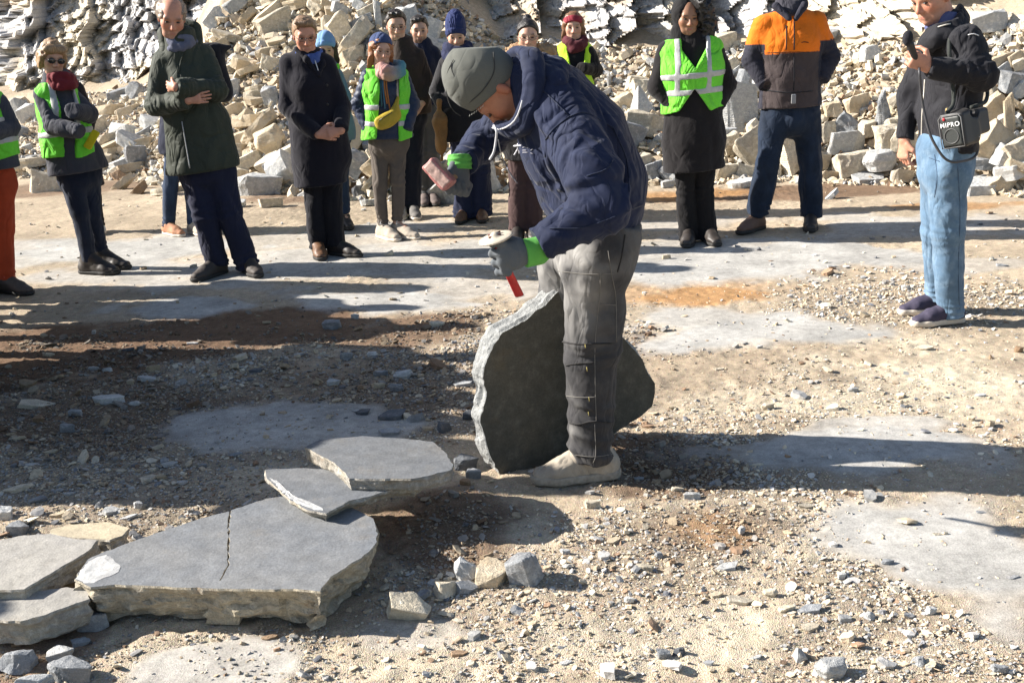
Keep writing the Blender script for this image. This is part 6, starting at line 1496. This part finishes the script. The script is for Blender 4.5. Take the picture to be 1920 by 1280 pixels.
# chisel through the fist
ch = wr + hdir * .088 + pl * .026; cd = nrm(t_(974, 555, -.30) - t_(934, 438, -.36)); 
top_ = ch - cd * .078; tip_ = t_(974, 554, -.29)
RED = mat_plain('red_paint', (0.50, 0.028, 0.030), .5, noise=.3); STL = mat_plain('worn_steel', (0.45, 0.43, 0.40), .4, metal=.6)
cside = nrm(np.cross(cd, (0, 1, 0)))
blade = ecap(ch + cd * .03, tip_, .013, .009, .016, .004, nrm(np.array((1.0, -.2, .3))))
tool = bake('chisel', blade, *bounds([ch, tip_], .05), .003, RED, origin=o0); tool.location = o0
tag(tool, 'red steel chisel with beige hand guard in the near gloved fist of the stonemason', 'chisel')
bake('handle', cap(top_ + cd * .018, ch + cd * .05, .014, .014), *bounds([top_, ch + cd * .05], .04), .004, RED, tool, origin=o0)
Rg = Frame((0, 0, 0), (-.95, -.3, -.30)).R
gfm = np.stack([nrm(np.cross((0, 1, 0), cd)), np.array((0, 1.0, 0)), nrm(cd)], 1); gfm[:, 1] = np.cross(gfm[:, 2], gfm[:, 0]); gfm = gfm.astype(f32)
gd = union([ell(top_ + cd * .012, (.056, .040, .009), gfm), cap(top_ + cd * .004, top_ + cd * .03, .014, .016)], .012)
gd_ = bake('hand_guard', gd, *bounds([top_], .08), .0035, mat_plain('beige_rubber', (0.55, 0.48, 0.38), .7, noise=.3), tool, origin=o0)
for k in (-.006, .006):
    c0 = top_ + cd * .002 + gfm[:, 1].astype(float) * k * 1.4
    tube('slot', [c0 - gfm[:, 0].astype(float) * .02 - cd * .003, c0 + gfm[:, 0].astype(float) * .02 - cd * .003], .0028, mat_plain('slot_dark', (.16, .06, .05), .8), gd_, o0, 5)
bake('cutting_edge', ecap(tip_ - cd * .004, tip_ + cd * .004, .016, .004, .016, .0015, nrm(np.array((1.0, -.2, .3)))), *bounds([tip_], .03), .002, STL, tool, origin=o0)
# far hand with the hammer
hc = t_(824, 327, .02); ax = nrm(t_(846, 352, .0) - t_(802, 304, .03)); sd_ = nrm(np.cross(ax, (0, 1, 0.15))); dp = np.cross(ax, sd_)
Rh = np.stack([ax, sd_, dp], 1).astype(f32)
ham = bake('hammer', rough(box(hc, (.056, .027, .028), .009, Rh), .0015, 60), *bounds([hc], .09), .0035, mat_plain('pink_worn_paint', (0.50, 0.20, 0.185), .6, noise=.45, sc=90), origin=o0); ham.location = o0
tag(ham, 'stone hammer with worn pink painted head raised in the far gloved hand', 'hammer')
fl_ = box(hc + dp * (-.0272 if dp[1] > 0 else .0272), (.048, .019, .003), .002, Rh)
bake('worn_face', rough(fl_, .001, 80), *bounds([hc], .08), .003, mat_plain('bare_metal_face', (0.60, 0.40, 0.34), .7, noise=.5, sc=70), ham, origin=o0)
hv = nrm(np.array((.62, .75, -.25))); h1 = hc + hv * .115
bake('handle', cap(hc, h1, .014, .017), *bounds([hc, h1], .04), .004, mat_plain('ash_handle', (.35, .22, .12), .6), ham, origin=o0)
wr = t_(866, 318, .11); hd2 = nrm(np.array((-.25, -.12, -.95))); plm = nrm(np.array((-.1, -.55, .1))) * 1; thu = nrm(np.array((-.9, -.25, .25)))
gc = hc + hv * .075
wr = gc + np.array((.022, .035, .052)); hd2 = nrm(gc + np.array((.02, .02, -.03)) - wr)
fp = [(ecap(wr, wr + hd2 * .08, .034, .025, .046, .024, hv), .015)]
for i in range(4):
    k = (1.5 - i) / 1.5; b0 = wr + hd2 * .082 - hv * k * .044; q = b0; r = .0140; pl2 = nrm(np.array((-.35, -.9, .1)))
    for j, (fl, an) in enumerate(((.036, .8), (.030, 2.0), (.020, 3.0))):
        n_ = q + (hd2 * math.cos(an) + pl2 * math.sin(an)) * fl; fp.append((cap(q, n_, r, r * .95), .004)); q = n_
tb = wr - hv * .03 + hd2 * .02; t2 = tb - hv * .01 + hd2 * .032 + np.array((-.012, -.02, 0)); fp += [(cap(tb, t2, .016, .014), .012), (cap(t2, t2 + hd2 * .026 + np.array((.0, -.012, 0)), .014, .012), .006)]
gl2 = bake('glove', rough(union(fp), .0015, 60), *bounds([wr, wr + hd2 * .11], .08), .0036, GG, T['o'], origin=o0)
c1 = wr + hd2 * .030; c2 = wr - hd2 * .02
bake('cuff', union([(cap(c1, c2, .041, .044, wr=[(.5, .8, .003, 55)], cut0=True, cut1=True), .01)]), *bounds([c1, c2], .07), .004, GN, gl2, origin=o0)

# ------------------------------------------------------------------ the slab he is dressing, standing on edge between his legs
P0 = gnd(938, 885); a_ = math.radians(20); e1 = np.array((math.cos(a_), math.sin(a_), 0)); nf = np.array((math.sin(a_), -math.cos(a_), 0))
def onp(px, py):
    r = ray(px, py); t = ((P0 - CP) @ nf) / (r @ nf); p = CP + r * t - P0; return (p @ e1, p[2])
out_px = [(938, 885), (920, 850), (910, 815), (900, 785), (906, 755), (912, 735), (905, 700), (908, 680), (925, 640), (942, 616), (970, 602), (990, 590), (1003, 576), (1022, 566), (1040, 545), (1049, 537), (1062, 560), (1100, 590), (1150, 616),
          (1170, 628), (1185, 645), (1205, 668), (1213, 690), (1228, 712), (1228, 730), (1222, 756), (1200, 775), (1157, 802), (1110, 830), (1062, 852), (1030, 862), (995, 869), (960, 884)]
M_DARK = mat_rock('slate_face', (0.105, 0.100, 0.082), (0.135, 0.122, 0.092), (0.15, 0.14, 0.11), stain=(0.20, 0.14, 0.07), st=0.3, rough=.75, scale=.7, bmp=.12)
M_FRESH = mat_rock('slate_split_edge', (0.44, 0.45, 0.44), (0.36, 0.37, 0.365), (0.50, 0.50, 0.48), st=0.06, scale=1.2, bmp=.9)
sb = slab('stone_slab', [onp(*p) for p in out_px], .075, [M_DARK, M_FRESH], 0, 'big dark slate slab standing on edge between the legs of the stonemason', rough=.010, seed=21, step=.014, rows=8, chamfer=.004)
c2 = np.array(sb.location[:2]); me = sb.data
co = np.array([v.co[:] for v in me.vertices]); gp = co[:, :2] + c2
# the back face reaches further out on the left and top: a slanting broken edge
dpt = np.clip(-co[:, 2] / .075, 0, 1); cen = np.array((.28, .33)); rd = gp - cen; rl = np.linalg.norm(rd, axis=1) + 1e-6
lft = np.clip((-rd[:, 0] / rl) * 1.1 + .1, 0, 1); tp = np.clip((rd[:, 1] / rl - .55) * 2.2, 0, 1) * (rd[:, 0] < .1); wv = .75 + .9 * np.sin(gp[:, 1] * 14 + 1) * .35
low = np.clip(gp[:, 1] / .12, 0, 1)
co[:, 0] -= .026 * dpt ** .8 * lft * wv * low; co[:, 1] += .030 * dpt * tp * wv
for v, p in zip(me.vertices, co): v.co = p
Mx = Matrix.Identity(4)
for i in range(3): Mx[i][0] = e1[i]; Mx[i][1] = (0, 0, 1)[i]; Mx[i][2] = nf[i]
base_ = P0 + e1 * c2[0] + np.array((0, 0, 1)) * c2[1] + (0, 0, gz(P0[0], P0[1]) - .01)
for i in range(3): Mx[i][3] = base_[i]
sb.matrix_world = Mx
# ragged flakes of the worked top edge
# ------------------------------------------------------------------ man with the microphone, seen from his side
BJ = mat_cloth('black_softshell', (0.017, 0.017, 0.022), .8, .2, 800, .15, sheen=.05, crease=.8)
T = PRE = person('man with microphone in black jacket, light blue jeans and purple sneakers', (1766, 604), dict(head=(1747, -8, -.02), neck=(1775, 48, .0), shl=(1752, 84, .16), shr=(1806, 80, -.16), ell=(1706, 178, .20), elr=(1840, 140, -.24), wrl=(1696, 262, .14), wrr=(1742, 126, -.26),
    hpl=(1762, 300, .09), hpr=(1784, 302, -.08), knl=(1752, 430, .14), knr=(1776, 438, -.06), anl=(1752, 552, .22), anr=(1784, 586, -.02), tol=(1700, 572, .20), tor=(1712, 618, -.06)), (-.86, -.42, -.42), slim=.5, s=1.02, skin='ruddy', bulk=1.06, res=.0055,
    hands=(dict(dir=np.array((-.05, -.05, -1)), palm=(.9, .4, 0), side=(-.4, -.9, 0), curl=.95, res=.0045, spread=.03, thumb=.7), dict(dir=np.array((-.85, -.05, .42)), palm=(.1, 1, .2), side=(.2, .1, 1), curl=1.55, res=.0045, spread=.02, thumb=.9)), brow=(.14, .09, .06), beard=.3, beardc=(.3, .2, .16))
o0, W, Y0 = T['o0'], T['W'], T['o0'][1]
t_ = lambda px, py, dy=0: at(px, py, Y0 + dy)
SIDE = nrm(np.array((.25, -1.0, 0)))
sp = [(t_(1777, 290, 0), .170, .128), (t_(1780, 215, 0), .170, .122), (t_(1788, 130, 0), .195, .128), (t_(1784, 80, 0), .18, .10), (t_(1776, 50, 0), .09, .085)]
jt = [(ecap(a[0], b_[0], a[1], a[2], b_[1], b_[2], SIDE), .04) for a, b_ in zip(sp, sp[1:])]
jt = [(inter(union(jt, .05), plane(t_(1772, 284), (-.02, 0, -1))), 0)]
jt += [(cap(W['shr'], W['elr'], .082, .076, wr=[(.95, .4, .009, 20)]), .045), (cap(W['elr'], W['wrr'], .074, .046, wr=[(.15, .4, .009, 24), (.95, .1, .003, 30)], cut1=True), .03),
       (cap(W['shl'], W['ell'], .078, .060, wr=[(.9, .4, .006, 22)]), .045), (cap(W['ell'], W['wrl'], .060, .044, wr=[(.3, .6, .006, 30)], cut1=True), .03)]
jf = rough(crease(rough(union(jt), .006, 7, 2, (1, 1, .6)), .008, 8, (1, 1, .6), 4), .0025, 22, 3)
jk = bake('jacket', jf, *bounds([p[0] for p in sp] + [W['elr'], W['ell'], W['wrl'], W['wrr']], .23), .008, BJ, T['o'], origin=o0)
WH = mat_plain('white_piping', (0.66, 0.62, 0.54), .6)
seam(T, jf, [(1734, 150), (1732, 180), (1729, 215), (1728, 250), (1727, 281)], .0038, WH, 'zip', .002)
cl = [t_(1734, 72, -.02), t_(1745, 60, -.08), t_(1762, 52, -.13), t_(1790, 44, -.13), t_(1800, 30, -.08), t_(1803, 18, .0), t_(1796, 14, .08)]
cl = [np.array(p) for p in spline(cl, 3)]
bake('collar', rough(union([(ecap(a + (0, 0, -.02), b_ + (0, 0, -.02), .014, .03, .014, .03, np.cross(nrm(b_ - a), (0, 0, 1))), .02) for a, b_ in zip(cl, cl[1:])] + [(cap(a + (.0, 0, -.05), b_ + (.0, 0, -.05), .03, .03), .03) for a, b_ in zip(cl, cl[1:])], .02), .004, 22), *bounds(cl, .10), .006, BJ, T['o'], origin=o0)
tube('collar_piping', [p + (-.006, -.018, .006) for p in cl[:9]], .0032, WH, T['o'], o0)
scarf(T['o'], o0, t_(1768, 42, 0), (0, 1, 0), (-1, 0, 0), .062, .022, cloth((0.10, 0.12, 0.26)), 2)
seam(T, jf, [(1815, 66), (1825, 64), (1835, 67)], .0028, mat_plain('white_print2', (.7, .7, .7), .6), 'sleeve_mark', .001)
hair(T['o'], o0, T['F'], 'short', mat_hair('brown_grey_hair', (0.12, 0.09, 0.07)))
# jeans
DN = mat_cloth('light_denim', (0.125, 0.215, 0.325), .85, .35, 900, .3, dust=((0.30, 0.40, 0.50), .5), sheen=.1)
L_ = [(ecap(t_(1774, 275, 0), t_(1773, 320, 0), .165, .125, .165, .120, SIDE), .04)]
for hp, kn, an in (((1778, 325, -.07), (1776, 438, -.06), (1782, 592, -.02)), ((1764, 325, .08), (1757, 432, .12), (1758, 556, .20))):
    h, k, n_ = t_(*hp), t_(*kn), t_(*an); L_.append((cap(h, k, .103, .080, wr=[(1, .18, .008, 18), (.05, .1, .006, 16)]), .04)); L_.append((cap(k, n_, .080, .066, wr=[(.03, .18, .008, 20), (.9, .15, .007, 28)], cut1=True), .02))
pf = rough(crease(rough(union(L_), .005, 8, 2, (1, 1, .5)), .007, 9, (1, 1, .6), 6), .0025, 24, 3, seed=9)
tr = bake('jeans', pf, *bounds([t_(1774, 280, 0), t_(1782, 600, 0), t_(1758, 560, .2)], .22), .0085, DN, T['o'], origin=o0)
for pth in (((1795, 300), (1800, 400), (1797, 500), (1799, 580)), ((1752, 290), (1757, 330), (1752, 370)), ((1742, 296), (1762, 303))): tube('seam', surf(pf, spline([np.array(p, float) for p in pth], 5), Y0, .0005), .0018, mat_cloth('denim_seam', (.06, .10, .17)), tr, o0, 4)
NV = mat_plain('purple_navy_knit', (0.050, 0.042, 0.075), .85, noise=.3); RL = mat_plain('crimson_lace', (0.30, 0.03, 0.07), .7)
for an, to in (((1782, 592, -.02), (1712, 618, -.06)), ((1758, 556, .20), (1698, 575, .17))): shoe(T['o'], o0, t_(*an), t_(*to), .95, NV, SOLE_W, hi=.095, res=.006, lace=RL, name='sneaker', sole_h=.034)
# microphone
hc = W['wrr'] + np.array((-.85, -.05, .42)) * .07 + np.array((0, .02, .01)); md = nrm(t_(1703, 74, -.30) - t_(1716, 108, -.29))
ma, mb = hc - md * .05, t_(1702, 72, -.31)
MB = mat_plain('mic_black', (0.02, 0.02, 0.022), .55)
mic = bake('microphone', cap(ma, mb - md * .03, .012, .018), *bounds([ma, mb], .05), .004, MB, origin=o0); mic.location = o0; tag(mic, 'black microphone raised in the hand of man in black jacket', 'microphone')
bake('grille', rough(ell(mb, (.024, .024, .036), Frame((0, 0, 0), (-1, 0, 0)).R), .001, 200), *bounds([mb], .06), .004, mat_cloth('foam', (0.022, 0.022, 0.028)), mic, origin=o0)
cab = spline([ma, t_(1724, 135, -.33), t_(1728, 180, -.30), t_(1734, 215, -.30), t_(1745, 255, -.32), t_(1765, 290, -.34), t_(1782, 303, -.34), t_(1800, 303, -.33), t_(1825, 296, -.30), t_(1834, 280, -.28), t_(1832, 255, -.30)], 6)
tube('cable', cab, .0062, mat_plain('rubber_cable', (.05, .05, .055), .5), mic, o0)
# portable loudspeaker
c0 = t_(1786, 246, -.36); LX = nrm(t_(1880, 214, -.02) - c0); ZU = nrm(np.array((-.28, 0, .96)) - LX * (np.array((-.28, 0, .96)) @ LX)); YW = np.cross(ZU, LX)
Rs = np.stack([LX, YW, ZU], 1).astype(f32); SP = lambda x, y, z: c0 + LX * x + YW * y + ZU * z
PB = mat_plain('speaker_plastic', (0.028, 0.027, 0.027), .55, noise=.2)
bodyf = union([(box(SP(.065, 0, 0), (.07, .060, .082), .018, Rs), 0), (box(SP(.19, 0, .008), (.085, .052, .062), .02, Rs), .05)], .05)
hole = union([ell(SP(.125, -.055, .062), (.052, .075, .026), Rs)])
lst = lambda P: np.maximum(bodyf(P), -hole(P))
spk = bake('loudspeaker', lst, *bounds([SP(0, 0, 0), SP(.27, 0, 0)], .13), .0055, PB, origin=o0); spk.location = o0
tag(spk, 'black portable loudspeaker hanging at the hip of the man with microphone', 'loudspeaker')
gr = box(SP(-.008, 0, 0), (.006, .048, .070), .010, Rs)
gg = bake('grille', gr, *bounds([SP(0, 0, 0)], .11), .004, mat_plain('speaker_mesh', (0.045, 0.05, 0.048), .5, noise=.5, sc=600), spk, origin=o0)
ring = [SP(-.0155, math.cos(a) * .034, -.022 + math.sin(a) * .034) for a in np.linspace(0, 6.283, 22)[:-1]]
tube('cone_ring', ring, .0025, mat_plain('ring_grey', (.09, .09, .09), .5), gg, o0, 6, True)
edge = [SP(-.012, y, z) for y, z in ((-.055, -.075), (.055, -.075), (.055, .06), (.04, .078), (-.04, .078), (-.055, .06))]
tube('grille_rim', edge, .0028, mat_plain('rim_grey', (.16, .16, .16), .4), gg, o0, 6, True)
txt = bpy.data.curves.new('lettering', 'FONT'); txt.body = 'MIPRO'; txt.size = .030; txt.extrude = .0012; txt.align_x = 'CENTER'; txt.offset = .0002; txt.space_character = 1.12
dg = bpy.data.objects.new('tmp', txt); COL.objects.link(dg); bpy.context.view_layer.update()
me = bpy.data.meshes.new_from_object(dg.evaluated_get(bpy.context.evaluated_depsgraph_get())); bpy.data.objects.remove(dg)
me.name = 'lettering'; me.materials.append(mat_plain('white_lettering', (.72, .72, .72), .5, noise=.02))
lt = bpy.data.objects.new('lettering', me); COL.objects.link(lt); lt.parent = spk
XR = -YW if (-YW)[0] > 0 else YW; NRM = -LX; Mx = Matrix.Identity(4); vx = XR if np.cross(XR, ZU) @ NRM > 0 else XR
for i in range(3): Mx[i][0] = vx[i]; Mx[i][1] = ZU[i]; Mx[i][2] = np.cross(vx, ZU)[i]; Mx[i][3] = (SP(-.0165, 0, .022) - o0)[i]
lt.matrix_basis = Mx
rd = [SP(-.016, .016, .052), SP(-.016, .010, .060), SP(-.016, .004, .052)]
bake('red_mark', ell(SP(-.016, .026 if vx @ YW < 0 else -.026, .060), (.003, .008, .009), Rs), *bounds([SP(-.016, 0, .06)], .05), .003, mat_plain('red_logo', (.5, .02, .03), .5), spk, origin=o0)
tube('strap', spline([SP(.03, .03, .085), t_(1788, 190, -.26), t_(1783, 130, -.235), t_(1780, 85, -.20), t_(1786, 52, -.10), t_(1806, 50, .02), t_(1836, 120, .14), t_(1850, 160, .02), t_(1848, 190, -.10), SP(.21, 0, .08)], 6), .010, mat_cloth('strap_web', (.045, .05, .045)), spk, o0, 6)
for (y, z, c_) in ((-.058, .03, (.35, .35, .33)), (-.060, -.055, (.6, .6, .6))): bake('knob', ell(SP(.115, y, z), (.007, .007, .007)), *bounds([SP(.115, y, z)], .02), .003, mat_plain('knob_grey', c_, .4, metal=.5), spk, origin=o0)
sh_ = ell(t_(1776, 208, -.24), (.010, .006, .016)); bake('clip', sh_, *bounds([t_(1776, 208, -.24)], .03), .004, mat_plain('brass_clip', (.5, .35, .15), .4, metal=.6), spk, origin=o0)

# ------------------------------------------------------------------ unseen onlookers past the left picture edge, packed and long-coated to fill the shadows
def onlooker(label):
    W_ = dict(head=(0, 0, 1.56), neck=(0, 0, 1.40), shl=(-.19, 0, 1.36), shr=(.19, 0, 1.36), ell=(-.25, .02, 1.08), elr=(.25, .02, 1.08), wrl=(-.10, -.2, 1.10), wrr=(.1, -.22, 1.06), hpl=(-.1, 0, .9), hpr=(.1, 0, .9),
              knl=(-.12, 0, .48), knr=(.12, 0, .48), anl=(-.13, .02, .09), anr=(.13, .02, .09), tol=(-.16, -.2, .03), tor=(.16, -.2, .03))
    W = {k: np.array(v, float) for k, v in W_.items()}; F = Frame(W['head'], (0, -1, -.2)); S = np.array((1., 0, 0)); up = np.array((0, 0, 1.)); Fd = np.array((0, -1., 0))
    pel = np.array((0, 0, .9)); shm = np.array((0, 0, 1.36))
    T = dict(W=W, F=F, S=S, SP=S, pel=pel, up=up, Fd=Fd, shm=shm, b=1.0, s=1.0, o0=np.zeros(3), male=True, sw=.19, waist=pel + (0, 0, .19), chest=pel + (0, 0, .35), top=shm - (0, 0, .015))
    T['torso'] = [(ecap(pel, T['waist'], .16, .115, .14, .105, S), .03), (ecap(T['waist'], T['chest'], .14, .105, .18, .118, S), .03), (ecap(T['chest'], T['top'], .18, .118, .15, .07, S), .03), (cap(T['top'], W['neck'], .075, .058), .03)]
    for sd in 'lr': T['arm' + sd] = (W['sh' + sd], W['el' + sd], W['wr' + sd])
    ha, hs_ = head_prims(F); A = [(cap(W['sh' + s_], W['el' + s_], .05, .04), .02) for s_ in 'lr'] + [(cap(W['el' + s_], W['wr' + s_], .04, .028), .015) for s_ in 'lr'] + [(cap(W['hp' + s_], W['kn' + s_], .085, .058), .03) for s_ in 'lr'] + [(cap(W['kn' + s_], W['an' + s_], .054, .036), .02) for s_ in 'lr']
    A += fingers(W['wrl'], (.9, -.1, -.1), (0, 1, 0), (0, 0, 1), .5) + fingers(W['wrr'], (-.9, -.1, -.1), (0, 1, 0), (0, 0, 1), .5)
    T['all'] = list(W.values()) + [np.array((0, 0, 1.7))]
    lo, hi = bounds(T['all'], .2); lo[2] = 0
    sk = np.array(SKIN_T['fair'])
    o = bake('person', union(T['torso'] + A + [(cap(W['neck'], F.w(0, -.02, -.04), .06, .056), .02)] + ha), lo, hi, .011, SKIN, None, lambda V: np.tile(sk, (len(V), 1)))
    T['o'] = o; tag(o, label, 'person', 'unseen onlookers just past the picture edge')
    B(T, 'coat', top_sdf(T, .028, hem=(0, 0, .42), flare=(.25, .17), collar=.04), charcoal, res=.014); hair(o, (0, 0, 0), F, 'short', mat_hair('plain_brown_hair', (.08, .05, .03)))
    B(T, 'trousers', pants_sdf(T), dkdenim, res=.014)
    for s_ in 'lr':
        for nm, z0, z1_, mt in (('shoe', .02, .10, leatherD), ('sole', .0, .02, SOLE_D)):
            a = W['an' + s_]; f = inter(union([ecap((a[0], .05, .045), (a[0] * 1.2, -.17, .035), .04, .05, .044, .034, S), cap((a[0], .02, .05), (a[0], .02, .12), .042, .045)], .03), plane((0, 0, z0), (0, 0, -1)), plane((0, 0, z1_ + (.03 if nm == 'shoe' else 0)), (0, 0, 1)))
            bake(nm, f, (a[0] - .1, -.27, -.01), (a[0] + .1, .14, .18), .010, mt, o)
    return o
SPOTS = [(-3.30, 6.35, 1.02, -40), (-3.35, 5.55, 1.0, -40), (-3.3, 5.2, 1.02, -30), (-3.2, 4.86, 1.0, -50), (-3.2, 4.56, 1.02, -60), (-3.6, 6.85, 1.0, -60), (-3.85, 7.35, 1.0, -60), (-3.0, 5.72, .97, -50), (-2.85, 5.36, 1.0, -55), (-2.82, 5.02, .96, -65), (-2.85, 4.70, 1.0, -70), (-2.92, 4.38, .98, -70), (-2.80, 4.12, 1.0, -70), (-4.4, 3.6, .98, -90), (-4.3, 3.2, 1.0, -95), (-4.05, 2.78, 1.0, -100)]
LAB = 'unseen onlooker in dark coat and jeans standing just past the picture edge'
pr = onlooker(LAB)
for i, (x, y, s_, yaw) in enumerate(SPOTS):
    o = pr
    if i:
        o = pr.copy(); COL.objects.link(o)
        for ch in pr.children: c_ = ch.copy(); COL.objects.link(c_); c_.parent = o
    o.location = (x, y, gz(x, y)); o.scale = (s_,) * 3; o.rotation_euler = (0, 0, math.radians(90 + yaw * .2))
